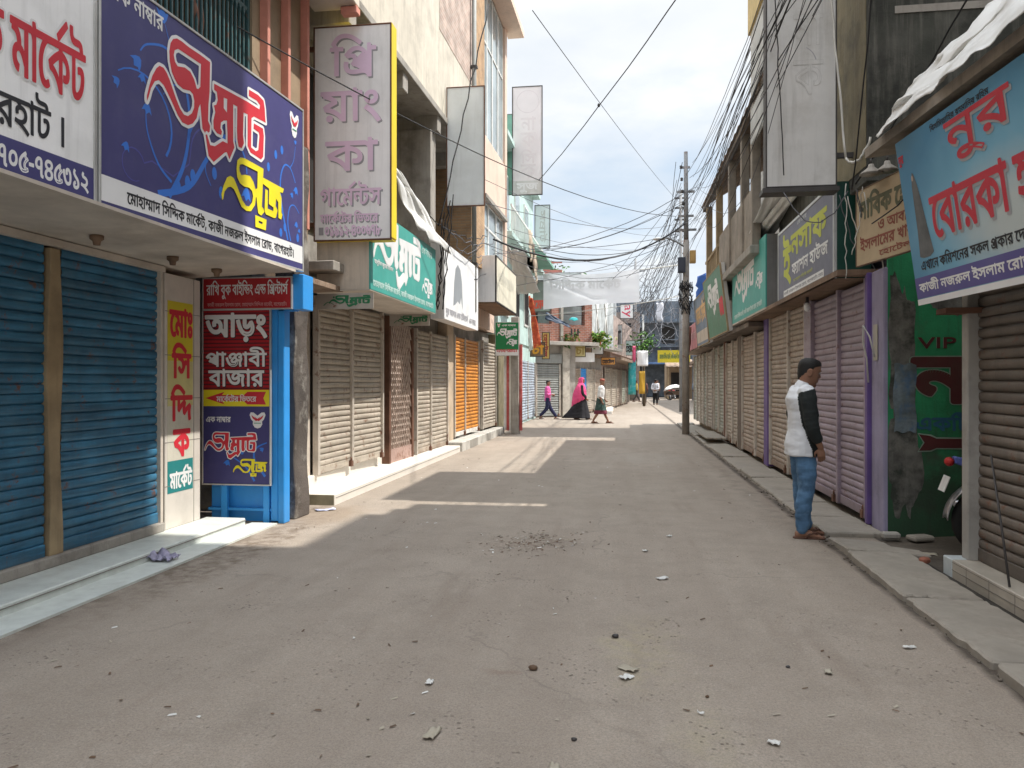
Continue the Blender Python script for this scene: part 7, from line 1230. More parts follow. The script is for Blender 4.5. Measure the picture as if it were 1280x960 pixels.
# ------------------------------------------------------------------ people
SKIN = mat('brown_skin', (.25, .13, .083), rough=.5, var=.08, bump=.03, spec=.3); HAIR = mat('black_hair', (.012, .011, .010), rough=.55, bump=.5, bscale=160)
SHIRTW = mat('white_shirt', (.68, .69, .71), rough=.85, var=.03, bump=.06, bscale=120); SHIRTB = mat('black_sleeve', (.018, .022, .022), rough=.85, var=.1, bump=.06)
DENIM = mat('blue_denim', (.085, .175, .30), rough=.85, var=.45, scale=5, dirt=.55, dirtcol=(.24, .35, .46), dscale=4, bump=.12, bscale=220)
SANDAL = mat('brown_sandal', (.11, .055, .038)); EYE = mat('eye_white', (.5, .48, .45), rough=.3, bump=0); PUPIL = mat('pupil', (.01, .008, .007), rough=.2, bump=0)
def limb(B, P, R, n=12, mi=0, flat=1.0):
    O, Q = smooth_path(P, R); B.tube(O, Q, n, mi, True, flat); B.ball(O[0], Q[0]*.98, 10, mi); B.ball(O[-1], Q[-1]*.98, 10, mi)
def trunk(B, rings, n=18, mi=0):
    """rings: (x, y, z, front depth, back depth, half width)"""
    R = []
    for i in range(len(rings)-1):
        for j in range(4):
            t = j/4; R.append([a+(b-a)*t for a, b in zip(rings[i], rings[i+1])])
    R.append(list(rings[-1]))
    B.loft([[(x+(f if math.cos(a) > 0 else k)*math.cos(a), y+w*math.copysign(abs(math.sin(a))**.85, math.sin(a)), z) for a in [2*math.pi*i/n for i in range(n)]] for x, y, z, f, k, w in R], mi)
def fuse(B, name, m, parent, voxel, folds=0.0, fs=7.0, seed=0, smooth=2, pick=None):
    """melt overlapping volumes into ONE closed skin"""
    o = B.build('tmp', m[0] if isinstance(m, list) else m); md = o.modifiers.new('r', 'REMESH'); md.mode = 'VOXEL'; md.voxel_size = voxel
    sm = o.modifiers.new('s', 'SMOOTH'); sm.iterations = smooth; sm.factor = .5
    dg = bpy.context.evaluated_depsgraph_get(); ev = o.evaluated_get(dg); me = bpy.data.meshes.new_from_object(ev)
    old = o.data; bpy.data.objects.remove(o); bpy.data.meshes.remove(old)
    me.name = name; me.materials.clear()
    for q in (m if isinstance(m, list) else [m]): me.materials.append(q)
    if folds:
        nr = [v.normal.copy() for v in me.vertices]
        for v, nn in zip(me.vertices, nr):
            c = v.co; v.co = c+nn*folds*(noise.noise((c.x*fs+seed, c.y*fs, c.z*fs*1.5))+.6*abs(noise.noise((c.x*fs*.7, c.y*fs*.7+seed, c.z*fs*2.6))))
    for p in me.polygons:
        p.use_smooth = True
        if pick: p.material_index = pick(p.center)
    o = bpy.data.objects.new(name, me); COL.objects.link(o); o.parent = parent; return o
def head_shape(B, c, s=1.0, pitch=0.0):
    """head facing +x: skull, brow, cheeks, nose, lips, chin, ears"""
    b = MB()
    prof = [(-.118, .028, .050, .030), (-.105, .062, .062, .045), (-.085, .078, .070, .058), (-.06, .084, .078, .064), (-.035, .086, .084, .068), (-.01, .087, .090, .071), (.015, .084, .096, .073), (.03, .089, .099, .074), (.05, .088, .101, .075), (.075, .081, .097, .072), (.095, .066, .082, .061), (.11, .043, .055, .042), (.118, .015, .02, .015)]
    b.loft([[((f if math.cos(a) > 0 else k)*math.cos(a), w*math.sin(a), z) for a in [2*math.pi*i/20 for i in range(20)]] for z, f, k, w in prof])
    b.loft([[(.078+d, y*w, z) for y in (-1, -.4, .4, 1)][:2]+[(.078+d+e, .25*w, z), (.078+d+e, -.25*w, z)][::-1]+[(.06, w, z), (.06, -w, z)] for z, d, e, w in ((.03, .004, .004, .008), (.005, .010, .010, .010), (-.018, .016, .014, .016), (-.030, .008, .006, .015))])
    b.ball((.081, 0, -.050), (.012, .023, .006), 8); b.ball((.080, 0, -.063), (.012, .021, .007), 8); b.ball((.068, 0, -.098), (.018, .024, .018), 8)
    b.ball((.079, .03, .033), (.012, .022, .007), 8); b.ball((.079, -.03, .033), (.012, .022, .007), 8)
    for sgn in (1, -1): b.loft([[(-.012+.026*math.cos(a)*w-.010*(k == 3), sgn*(.066+.006*k), -.005+.034*math.sin(a)*w) for a in [2*math.pi*i/10 for i in range(10)]] for k, w in ((0, .6), (1, .85), (2, 1), (3, .9))])
    M = Matrix.Translation(c) @ Matrix.Rotation(pitch, 4, 'Y') @ Matrix.Scale(s, 4)
    B.add([tuple(M @ Vector(v)) for v in b.V], b.F, 0, True); return M
def hair_cap(parent, M, m=HAIR, seed=1, low=-.05):
    b = MB(); n = 28; rings = []
    for z, f, k, w in ((low-.025, -.055, .078, .040), (low, -.045, .088, .055), (-.025, -.028, .095, .066), (.0, -.015, .0985, .0715), (.022, .012, .1015, .0745), (.042, .040, .104, .0765), (.058, .071, .105, .0775), (.076, .084, .102, .0765), (.098, .080, .091, .069), (.115, .062, .066, .050), (.125, .028, .033, .024)):
        rings.append([(((f if math.cos(a) > 0 else k)*math.cos(a)), w*math.sin(a), z+.006*noise.noise((math.cos(a)*4, math.sin(a)*4, z*30+seed))) for a in [2*math.pi*i/n for i in range(n)]])
    b.loft(rings); V = [M @ (Vector(v)*(1+.025*noise.noise((v[0]*60, v[1]*60, v[2]*60+seed)))) for v in b.V]
    c = MB(); c.add(V, b.F, 0, True); return c.build('hair', m, parent)
def eyes(parent, M):
    for s in (1, -1):
        b = MB(); b.ball(M @ Vector((.0765, s*.030, .012)), (.009, .013, .007), 8); e = b.build('eye', EYE, parent)
        b = MB(); b.ball(M @ Vector((.0835, s*.030, .011)), (.0035, .006, .006), 8); b.build('pupil', PUPIL, e)
        b = MB(); b.loft([[tuple(M @ Vector((.088-.004*abs(k-2)/2, s*(.012+.010*k)+d, .034+.003*math.sin(k)+h))) for d, h in ((0, -.003), (.001, .004))]+[tuple(M @ Vector((.080-.004*abs(k-2)/2, s*(.012+.010*k), .034)))] for k in range(5)]); b.build('eyebrow', HAIR, parent)
def hand(B, wrist, d, palmn, side=1, s=1.0, curl=.5):
    """five separate fingers on a palm; d points along the fingers, palmn out of the palm"""
    d = Vector(d).normalized(); pn = Vector(palmn); pn = (pn-d*pn.dot(d)).normalized(); q = d.cross(pn)*side; w = Vector(wrist)
    B.tube([w-d*.02*s, w+d*.015*s, w+d*.05*s, w+d*.088*s], [.024*s, .027*s, .036*s, .035*s], 12, 0, True, .5)
    for k, (o, l, r) in enumerate(((.028, .070, .0088), (.0095, .080, .0092), (-.0095, .074, .0088), (-.027, .058, .0078))):
        p = w+d*.078*s+q*o*s; pts = [p-d*.02*s, p]; a = .18; dd = d
        for j, f in enumerate((.45, .32, .23)):
            a += curl*(.45+.25*j); dd = d*math.cos(a)+pn*math.sin(a); p = p+dd*l*f*s; pts.append(p)
        B.tube(pts, [r*s*1.05, r*s*1.1, r*s, r*s*.95, r*s*.75], 8)
    p = w+d*.022*s+q*.026*s; t1 = (d*.65+q*.65+pn*.35).normalized(); t2 = (d*.9+q*.12+pn*.45).normalized()
    B.tube([p-q*.012*s, p+t1*.022*s, p+t1*.040*s, p+t1*.040*s+t2*.030*s, p+t1*.040*s+t2*.050*s], [.015*s, .0145*s, .011*s, .0105*s, .008*s], 8)
def foot(B, ankle, yaw=0.0, s=1.0):
    c, n = math.cos(yaw), math.sin(yaw); x, y, z = ankle
    q = lambda a, b, h: (x+c*a-n*b, y+n*a+c*b, h)
    rings = []
    for a, h, w, t in ((-.075, .035, .024, .028), (-.05, .042, .033, .04), (0, .05, .034, .048), (.06, .042, .038, .038), (.11, .028, .044, .024), (.15, .022, .043, .018), (.165, .018, .035, .012)):
        rings.append([q(a*s, w*s*math.cos(k*math.pi/6), (h+t*math.sin(k*math.pi/6))*s) for k in range(12)])
    B.loft(rings)
    for k in range(5): B.ball(q((.165+.018*(1-.35*k) if k else .185)*s, (.030-.016*k)*s*(1 if True else 1), .017*s), (.016*s, (.011 if k == 0 else .008)*s, .011*s), 8)
def sandal(parent, ankle, yaw, m=SANDAL, s=1.0):
    c, n = math.cos(yaw), math.sin(yaw); x, y, z = ankle; q = lambda a, b, h: (x+c*a-n*b, y+n*a+c*b, h)
    out = [(-.095, 0), (-.085, .03), (-.05, .038), (0, .036), (.06, .043), (.12, .052), (.17, .050), (.2, .03), (.205, 0), (.19, -.035), (.14, -.05), (.06, -.042), (0, -.036), (-.05, -.038), (-.085, -.03)]
    b = MB(); V0 = [q(a*s, w*s, .0) for a, w in out]; V1 = [q(a*s, w*s, .017*s) for a, w in out]; N = len(out)
    b.add(V0+V1, [tuple(range(N))[::-1], tuple(range(N, 2*N))]+[(i, (i+1) % N, (i+1) % N+N, i+N) for i in range(N)]); o = b.build('sandal', m, parent, bevel=.004)
    b = MB()
    for sg in (1, -1): b.tube([q(.15*s, .012*s, .03*s), q(.11*s, sg*.03*s, .062*s), q(.05*s, sg*.045*s, .05*s), q(.02*s, sg*.042*s, .012*s)], .009*s, 6)
    b.build('strap', m, o); return o
def person(label, M, scale=1.0, **k):
    return thing('person', label, 'person', M @ Matrix.Scale(scale, 4))

# --- standing man, side on, looking down the street's right side
pm = person('man with short black hair in a white shirt with black sleeves, blue jeans and sandals', frame(1.735, 7.80, 0, (math.cos(.06), math.sin(.06))), 1.01)
B = MB()
hM = head_shape(B, (.062, 0, 1.578), 1.12, .24)
limb(B, [(-.015, 0, 1.38), (.005, 0, 1.44), (.035, 0, 1.53)], [.070, .064, .066])
trunk(B, [(.0, 0, .82, .10, .115, .155), (.0, 0, .95, .105, .115, .16), (.01, 0, 1.1, .115, .10, .155), (.0, 0, 1.25, .12, .105, .17), (-.01, 0, 1.36, .10, .10, .17), (-.005, 0, 1.42, .065, .07, .09)])
sh = {1: (-.01, .185, 1.375), -1: (-.005, -.185, 1.375)}
el = {1: (-.02, .235, 1.10), -1: (.015, -.235, 1.09)}; wr = {1: (.10, .22, .87), -1: (.105, -.215, .875)}
ft = {1: (.06, .085, .07), -1: (-.02, -.09, .07)}
for s in (1, -1):
    limb(B, [(-.005, s*.12, 1.375), sh[s], el[s], wr[s]], [.06, .056, .043, .028])
    hand(B, wr[s], (.10, -s*.02, -1), (.1, -s*.9, 0) if True else 0, s, 1.0, .45)
    limb(B, [(0, s*.085, .88), (.01, s*.088, .68), (.01, s*.09, .48), (-.01+ft[s][0]*.4, s*.09, .28), (ft[s][0], ft[s][1], .085)], [.095, .082, .056, .054, .038])
    foot(B, ft[s], s*.10)
body = fuse(B, 'body', SKIN, pm, .0055, smooth=2)
hair_cap(pm, hM); eyes(pm, hM)
B = MB()
trunk(B, [(-.005, 0, .785, .142, .152, .205), (-.005, 0, .90, .143, .152, .200), (.005, 0, 1.04, .142, .135, .185), (.0, 0, 1.2, .140, .130, .195), (-.02, 0, 1.33, .122, .132, .19), (-.02, 0, 1.405, .085, .100, .13), (.0, 0, 1.44, .07, .082, .085)])
for s in (1, -1):
    fw = Vector(wr[s])*.62+Vector(el[s])*.38
    limb(B, [(-.01, s*.11, 1.365), sh[s], el[s], tuple(fw)], [.075, .076, .064, .052])
def pick(c):
    for s in (1, -1):
        for a, b, r in ((Vector(sh[s]), Vector(el[s]), .092), (Vector(el[s]), Vector(wr[s]), .080)):
            t = max(0, min(1, (c-a).dot(b-a)/(b-a).length_squared))
            if (c-a.lerp(b, t)).length < r and s*c.y > .145 and c.z < 1.415+.3*c.x-.3*max(0, .19-s*c.y): return 1
    return 1 if .035 < c.x < .118 and c.z < 1.36-.6*max(0, .075-abs(c.y)) and abs(c.y) > .03 else 0
fuse(B, 'shirt', [SHIRTW, SHIRTB], pm, .008, .007, 11, 3, 1, pick)
B = MB(); limb(B, [(-.012, 0, 1.405), (.006, 0, 1.455)], [.082, .076], 16); fuse(B, 'collar', SHIRTW, pm, .007)
B = MB()
trunk(B, [(0, 0, .80, .115, .125, .165), (0, 0, .92, .112, .122, .162), (0, 0, 1.0, .108, .115, .158)])
for s in (1, -1):
    limb(B, [(0, s*.083, .90), (.008, s*.088, .70), (.012, s*.09, .50), (ft[s][0]*.5-.008, s*.09, .30), (ft[s][0]-.008, ft[s][1], .10)], [.100, .094, .077, .072, .062], 16)
fuse(B, 'jeans', DENIM, pm, .007, .009, 11, 5, 1)
for s in (1, -1): sandal(pm, ft[s], s*.10)

# --- walkers in the sun (far: coarser skins)
def walker(label, M, scale, shirt, trousers, legs, arms, hairm=HAIR, long=False, lean=0.0, hairlow=-.05, sleeve=.6, skirt=None, shoes=None, gender_w=1.0):
    """legs: per side (knee, ankle); arms: per side (elbow, wrist); all local, facing +x"""
    p = person(label, M, scale); B = MB(); T = MB(); S = MB()
    hM = head_shape(B, (.03+lean, 0, 1.585), 1.0, .05); limb(B, [(lean*.7, 0, 1.40), (.02+lean, 0, 1.52)], [.062, .056])
    tr = [(0, 0, .86, .10, .11, .15), (0, 0, 1.0, .10, .10, .15), (lean*.5, 0, 1.2, .11, .10, .16), (lean*.8, 0, 1.36, .09, .09, .165), (lean*.8, 0, 1.42, .06, .065, .09)]
    trunk(B, tr); trunk(S, [(a, b, c if i else c-.06, f+.03, k+.03, w+.028) for i, (a, b, c, f, k, w) in enumerate(tr)])
    for s in (1, -1):
        shd = (lean*.8, s*.18, 1.37); e, w = arms[s]; limb(B, [(lean*.8, s*.12, 1.37), shd, e, w], [.058, .052, .042, .03]); d = Vector(w)-Vector(e); hand(B, w, d, (0, -s, 0), s, 1.05, .6)
        fw = Vector(e).lerp(Vector(w), sleeve); limb(S, [(lean*.8, s*.11, 1.365), shd, e, tuple(fw)], [.07, .068, .058, .05])
        k, a = legs[s]; limb(B, [(0, s*.085, .88), k, a], [.09, .06, .04]); foot(B, (a[0], a[1], .07), 0)
        if not skirt: limb(T, [(0, s*.083, .90), k, (a[0], a[1], a[2]+.05)], [.11, .082, .066])
    fuse(B, 'body', SKIN, p, .010, smooth=1); fuse(S, 'shirt', shirt, p, .013, .012, 9, 2, 1)
    if not skirt:
        trunk(T, [(0, 0, .82, .12, .13, .165), (0, 0, 1.0, .115, .12, .16)]); fuse(T, 'trousers', trousers, p, .013, .010, 9, 4, 1)
    if hairm: hair_cap(p, hM, hairm, 2, hairlow)
    eyes(p, hM)
    if shoes:
        for s in (1, -1): a = legs[s][1]; sandal(p, (a[0], a[1], .07), 0, shoes, 1.1)
    return p, hM
PINKM = mat('pink_shirt', (.72, .13, .36), rough=.85, var=.12); NAVYT = mat('navy_trousers', (.025, .028, .075), rough=.85); SHOEW = mat('pale_shoe', (.6, .58, .55))
p, hM = walker('boy in a pink shirt and navy trousers striding and holding a folded paper', frame(-3.02, 31.2, 0, (1, .12)), .93, PINKM, NAVYT,
    {1: ((.12, .09, .50), (.36, .09, .10)), -1: ((-.04, -.09, .48), (-.30, -.09, .14))}, {1: ((-.02, .22, 1.1), (.20, .16, 1.06)), -1: ((-.02, -.22, 1.1), (.2, -.16, 1.08))}, shoes=SHOEW)
tag(MB().box(0, .26, 0, .2, 0, .008, 0, Matrix.Rotation(-.35, 4, 'Y')).build('folded_paper', WHITE, frame=frame(-2.83, 31.13, 1.03, (1, .1))), 'folded white paper in the hands of the boy in pink', 'paper')
# woman: pink veil over a black gown
pw = person('woman in a long pink veil and trailing black gown walking along the shutters', frame(-1.62, 31.0, 0, (1, .1)), 1.06); B = MB()
hM = head_shape(B, (.03, 0, 1.48), .95, .1); limb(B, [(0, 0, 1.30), (.02, 0, 1.42)], [.06, .055]); trunk(B, [(0, 0, .4, .08, .1, .12), (0, 0, .85, .10, .12, .16), (0, 0, 1.1, .11, .1, .15), (0, 0, 1.28, .09, .09, .16), (0, 0, 1.33, .06, .06, .09)])
for s in (1, -1):
    limb(B, [(0, s*.12, 1.27), (0, s*.17, 1.26), (.0 if s > 0 else .02, s*.22, 1.0), (.16, s*.17, .82)], [.055, .05, .042, .03]); hand(B, (.16, s*.17, .82), (.6, 0, -.7), (0, -s, 0), s, .95, .6)
    limb(B, [(0, s*.08, .85), (s*.1, s*.08, .45), (s*.22, s*.08, .09)], [.085, .06, .04]); foot(B, (s*.22, s*.08, .07))
fuse(B, 'body', SKIN, pw, .011, smooth=1); eyes(pw, hM)
BLACKC = mat('black_gown', (.014, .013, .016), rough=.8, var=.3); PV = mat('pink_veil', (.68, .075, .20), rough=.8, var=.18, scale=4)
n = 40; B = MB(); rings = []
for z, f, k, w in ((1.2, .12, .12, .17), (1.0, .14, .15, .19), (.8, .17, .22, .22), (.55, .22, .34, .26), (.3, .27, .50, .30), (.12, .30, .66, .33), (.05, .31, .74, .34)):
    fl = max(0, 1-z); rings.append([((f if math.cos(a) > 0 else k)*math.cos(a)*(1+.10*fl*math.sin(a*9+z)), w*math.sin(a)*(1+.10*fl*math.cos(a*8)), z+(.12*fl*max(0, -math.cos(a))*abs(math.sin(a*3+.5)) if z < .4 else 0)) for a in [2*math.pi*i/n for i in range(n)]])
B.loft(rings); fuse(B, 'gown', BLACKC, pw, .016, .008, 8, 1, 1)
B = MB(); limb(B, [(0, .17, 1.26), (0, .23, 1.0), (.12, .19, .86)], [.07, .07, .07]); limb(B, [(0, -.17, 1.26), (.02, -.23, 1.0), (.12, -.19, .86)], [.07, .07, .07]); fuse(B, 'gown_sleeves', BLACKC, pw, .014)
B = MB(); rings = []
for z, f, k, w in ((1.605, .03, .04, .03), (1.595, .075, .09, .072), (1.55, .095, .118, .095), (1.47, .06, .13, .10), (1.40, .05, .14, .11), (1.33, .10, .17, .17), (1.25, .14, .22, .23), (1.1, .17, .28, .27), (.95, .18, .33, .29), (.82, .17, .36, .28), (.62, -.05, .38, .18)):
    rings.append([((f if math.cos(a) > 0 else k)*math.cos(a)*(1+.05*math.sin(a*7)*(z < 1.3)), w*math.sin(a)*(1+.05*math.cos(a*6)*(z < 1.3)), z-(.0 if z > .9 else .12*max(0, -math.cos(a)))) for a in [2*math.pi*i/n for i in range(n)]])
B.loft(rings); fuse(B, 'veil', PV, pw, .014, .010, 8, 6, 1)
# old man in lungi
VEST = mat('old_white_shirt', (.70, .69, .68), rough=.85); LUNGI = mat('dark_green_lungi', (.035, .07, .06), rough=.85, var=.4, scale=9, dirt=.4, dirtcol=(.16, .2, .2), dscale=9)
p, hM = walker('old man in a white shirt, red cap and dark checked lungi carrying a stick', frame(-.79, 28.3, 0, (1, .05)), .96, VEST, None,
    {1: ((.10, .09, .50), (.28, .09, .10)), -1: ((-.08, -.09, .48), (-.28, -.09, .12))}, {1: ((-.02, .22, 1.1), (.18, .16, .90)), -1: ((-.05, -.22, 1.08), (.05, -.2, .84))}, None, lean=.03, sleeve=.2, skirt=True, shoes=SANDAL)
B = MB(); rings = []
for z, f, k, w in ((1.02, .125, .13, .17), (.85, .15, .16, .19), (.6, .20, .20, .21), (.42, .24, .24, .22), (.36, .245, .245, .22)): rings.append([((f if math.cos(a) > 0 else k)*math.cos(a)*(1+.05*math.sin(a*6+z*3)), w*math.sin(a), z) for a in [2*math.pi*i/24 for i in range(24)]])
B.loft(rings); fuse(B, 'lungi', [LUNGI, mat('maroon_hem', (.14, .025, .045))], p, .013, .010, 9, 3, 1, lambda c: 1 if c.z < .5 else 0)
b = MB(); b.loft([[tuple(hM @ Vector((r*math.cos(a), r*.84*math.sin(a), z))) for a in [2*math.pi*i/16 for i in range(16)]] for z, r in ((.035, .098), (.07, .097), (.115, .075), (.126, .03))]); b.build('cap', mat('reddish_cap', (.32, .10, .07)), p)
tag(MB().tube([(-.42, .02, .12), (0, 0, 0), (.5, -.02, -.16)], .012, 6).build('walking_stick', IRON, frame=frame(-.70, 28.1, .74, (1, 0))), 'dark thin stick carried level by the old man in the lungi', 'stick')
# two distant men by the slim pole
BLK = mat('black_trousers', (.015, .015, .017)); LIL = mat('pale_lilac_shirt', (.66, .66, .70), rough=.85); REDD = mat('dull_red_wrap', (.22, .10, .09)); LBL = mat('light_blue_shirt', (.30, .40, .52))
st = {1: ((.02, .10, .48), (.02, .11, .09)), -1: ((.0, -.10, .48), (-.02, -.11, .09))}; bk = {1: ((-.10, .23, 1.10), (-.17, .04, .98)), -1: ((-.10, -.23, 1.10), (-.17, -.04, .96))}; dn = {1: ((-.02, .24, 1.1), (.05, .23, .86)), -1: ((-.02, -.24, 1.1), (.05, -.23, .86))}
walker('distant man in a pale shirt and black trousers seen from behind with hands clasped', frame(2.2, 52.5, 0, (.25, 1)), 1.0, LIL, BLK, st, bk, shoes=IRON)
walker('distant man in a dull red top half hidden by the slim pale pole', frame(1.55, 56, 0, (.3, 1)), .98, REDD, IRON, st, dn, shoes=IRON)
walker('far man in a brown shirt standing left of the covered cart', frame(2.95, 67, 0, (.6, -1)), 1.0, mat('tan_shirt', (.30, .20, .13)), BLK, st, dn, shoes=IRON)
walker('far man in a yellow shirt walking past the pink hanging strip', frame(1.05, 60, 0, (1, .3)), .97, mat('mustard_shirt', (.5, .36, .1)), IRON, {1: ((.12, .09, .50), (.3, .09, .10)), -1: ((-.04, -.09, .48), (-.26, -.09, .12))}, dn, shoes=IRON)
walker('far man in a light blue shirt beside the parked motorbikes', frame(5.9, 64, 0, (.2, 1)), 1.0, LBL, BLK, st, dn, shoes=IRON)

# ------------------------------------------------------------------ motorbikes
RUBBER = mat('tyre_rubber', (.02, .02, .02), rough=.8); CHROME = mat('bright_steel', (.5, .5, .52), rough=.3, metal=.8, bump=0); BIKER = mat('bike_red', (.25, .02, .02), rough=.3); BIKEB = mat('bike_blue_white', (.10, .14, .42), rough=.3, dirt=.5, dirtcol=(.6, .6, .62), dscale=9)
def torus(B, c, R, r, n=26, m=8):
    B.loft([[(c[0]+(R+r*math.cos(b))*math.cos(a), c[1]+r*1.1*math.sin(b), c[2]+(R+r*math.cos(b))*math.sin(a)) for b in [2*math.pi*j/m for j in range(m)]] for a in [2*math.pi*i/n for i in range(n)]+[0]], caps=False)
def motorbike(label, M, paint, group=None):
    T = thing('motorbike', label, 'motorbike', M, group)
    for x, nm in ((-.62, 'rear_wheel'), (.66, 'front_wheel')):
        B = MB(); torus(B, (x, 0, .30), .245, .052); w = B.build(nm, RUBBER, T)
        B = MB(); torus(B, (x, 0, .30), .19, .02, 24, 6); B.build('rim', CHROME, w)
        B = MB()
        for k in range(10): a = k*math.pi/5; B.tube([(x, .02*(-1)**k, .30), (x+.19*math.cos(a), 0, .30+.19*math.sin(a))], .006, 4)
        B.tube([(x, -.07, .30), (x, .07, .30)], .035, 8); B.build('spokes', CHROME, w)
    B = MB(); limb(B, [(.55, 0, .86), (.2, 0, .72), (-.15, 0, .62), (-.35, 0, .45), (0, 0, .24), (.32, 0, .3), (.5, 0, .8)], [.03]*7, 8); B.box(-.62, -.2, -.09, -.06, .27, .33); B.box(-.62, -.2, .06, .09, .27, .33); B.build('frame', IRON, T)
    B = MB(); B.box(-.08, .26, -.13, .13, .24, .56); B.tube([(.1, 0, .42), (.2, 0, .66)], .085, 12); B.build('engine', STEELP, T, bevel=.02)
    B = MB(); trunk(B, [(.18, 0, .68, .22, .26, .10), (.18, 0, .78, .24, .26, .135), (.18, 0, .86, .18, .2, .11), (.18, 0, .89, .08, .1, .05)]); B.build('fuel_tank', paint, T)
    B = MB(); B.loft([[(x, w*c, z+h*s_) for c, s_ in ((-1, 0), (-.9, 1), (.9, 1), (1, 0))] for x, w, z, h in ((-.02, .10, .74, .05), (-.25, .13, .73, .07), (-.55, .12, .78, .07), (-.78, .09, .82, .05))], 0, False); B.build('seat', RUBBER, T, bevel=.015)
    B = MB(); B.loft([[(x, w*c, z+h*s_) for c, s_ in ((-1, 0), (-.8, 1), (.8, 1), (1, 0))] for x, w, z, h in ((-.35, .10, .62, .12), (-.62, .09, .70, .11), (-.9, .05, .80, .06))], 0, False); B.build('tail', paint, T, bevel=.01)
    B = MB(); B.ball((-.93, 0, .81), (.04, .07, .04), 10); B.build('tail_light', flatmat('tail_red', (.45, .02, .02)), T)
    B = MB(); B.sheet(lambda u, v: (-.62-.34*math.sin(.2+1.35*u), .075*(v*2-1), .30+.34*math.cos(.2+1.35*u)+.02*(1-(v*2-1)**2)), 10, 6); B.build('rear_mudguard', CHROME, T, solid=.008)
    B = MB(); B.sheet(lambda u, v: (.66+.34*math.sin(-1.0+2.0*u), .065*(v*2-1), .30+.34*math.cos(-1.0+2.0*u)), 12, 6); B.build('front_mudguard', paint, T, solid=.008)
    B = MB(); B.box(-.004, .004, -.09, .09, -.07, .07, 0, Matrix.Translation((-.97, 0, .62)) @ Matrix.Rotation(.35, 4, 'Y')); B.build('number_plate', WHITE, T)
    B = MB()
    for s in (1, -1): B.tube([(.66, s*.085, .30), (.47, s*.085, .92)], .022, 8)
    B.build('fork', CHROME, T)
    B = MB(); B.tube([(.38, -.36, 1.02), (.46, -.2, 1.0), (.48, 0, .96), (.46, .2, 1.0), (.38, .36, 1.02)], .013, 8); B.build('handlebar', CHROME, T)
    for s in (1, -1):
        B = MB(); B.tube([(.41, s*.3, 1.015), (.37, s*.39, 1.02)], .02, 8); B.build('grip', RUBBER, T)
        B = MB(); B.tube([(.45, s*.2, 1.0), (.42, s*.26, 1.16)], .006, 5); B.ball((.42, s*.27, 1.2), (.012, .055, .035), 8); B.build('mirror', IRON, T)
    B = MB(); B.lathe([(.03, -.06), (.085, -.03), (.095, .03), (.07, .05)], (0, 0, 0), 14); B.V = [(.56+v[2], v[0], .86+v[1]) for v in B.V]; B.build('headlight', CHROME, T)
    B = MB(); limb(B, [(.1, .13, .3), (-.2, .15, .26), (-.5, .16, .32), (-.82, .16, .42)], [.025, .03, .045, .04], 10); B.build('exhaust', CHROME, T)
    MB().tube([(-.1, -.1, .28), (-.15, -.26, .02)], .012, 6).build('side_stand', IRON, T)
    return T
mb = motorbike('motorbike with a blue and white tail parked in the alley behind the near right shop', frame(3.74, 7.05, 0, (1, -.12)), BIKEB)
for x, y, a, p_, lab in ((4.3, 68, 1.2, 'red', 'red motorbike parked farthest left before the dark end building'), (4.95, 66, 1.5, 'b', 'blue and white motorbike parked between two others at the street end'), (5.4, 69, 1.35, 'red', 'red motorbike parked beside the man in light blue at the street end')):
    t = copy_tree(mb, frame(x, y, 0, (math.cos(a), math.sin(a))), lab)
    t['group'] = 'motorbikes at the street end'
    if p_ == 'red':
        for c in t.children:
            if c.name.split('.')[0] in ('fuel_tank', 'tail', 'front_mudguard'): c.data = c.data.copy(); c.data.materials[0] = BIKER
# ------------------------------------------------------------------ plants
LEAF = mat('fresh_leaves', (.09, .20, .03), var=.45, scale=6, bump=0); LEAFD = mat('dark_leaves', (.04, .10, .025), var=.4, scale=6, bump=0); BARK = mat('bark', (.10, .075, .05), var=.3)
def leaves(c, r, n, size, seed, name, m, parent=None, squash=1.0):
    R = random.Random(seed); B = MB(); C = [(R.gauss(0, .45), R.gauss(0, .45), R.gauss(0, .45)) for _ in range(max(4, n//40))]
    for i in range(n):
        q = R.choice(C); p = Vector((c[0]+r*(q[0]+R.gauss(0, .28)), c[1]+r*(q[1]+R.gauss(0, .28)), c[2]+squash*r*(q[2]+R.gauss(0, .28))))
        d = Vector((R.gauss(0, 1), R.gauss(0, 1), R.gauss(0, .6))).normalized(); s = d.cross(Vector((R.gauss(0, 1), R.gauss(0, 1), 1))).normalized(); l = size*R.uniform(.6, 1.3)
        B.add([p, p+d*l*.5+s*l*.25, p+d*l, p+d*l*.5-s*l*.25], [(0, 1, 2, 3)], R.randint(0, 1))
    return B.build(name, m, parent)
T = thing('street_tree', 'small leafy tree growing over the far shop roofs', 'tree', frame(1.35, 49, 0)); limb(Bq := MB(), [(0, 0, 0), (.05, 0, 1.5), (-.02, 0, 2.8), (.1, 0, 4.2)], [.09, .08, .06, .03], 8); Bq.build('trunk', BARK, T)
leaves((0, 0, 4.1), .72, 420, .22, 3, 'crown', [LEAF, LEAFD], T, 1.2)
T = thing('ledge_plant', 'bushy weeds sprouting along the ledge above the bend shops', 'plant', frame(-1.5, 34.6, 3.25)); leaves((.3, .2, .28), .55, 320, .22, 4, 'foliage', [LEAF, mat('yellow_leaves', (.22, .24, .05), var=.4)], T, .6)
MB().tube([(.3, .2, 0), (.32, .2, .35)], .02, 5).build('stem', BARK, T)
T = thing('ledge_plant', 'sparse dry weeds on the ledge below the brick wall vents', 'plant', frame(-2.35, 33.3, 3.25)); leaves((.2, .1, .15), .35, 90, .18, 5, 'foliage', [MATS['yellow_leaves'], LEAFD], T, .6); MB().tube([(.2, .1, 0), (.2, .1, .2)], .012, 5).build('stem', BARK, T)
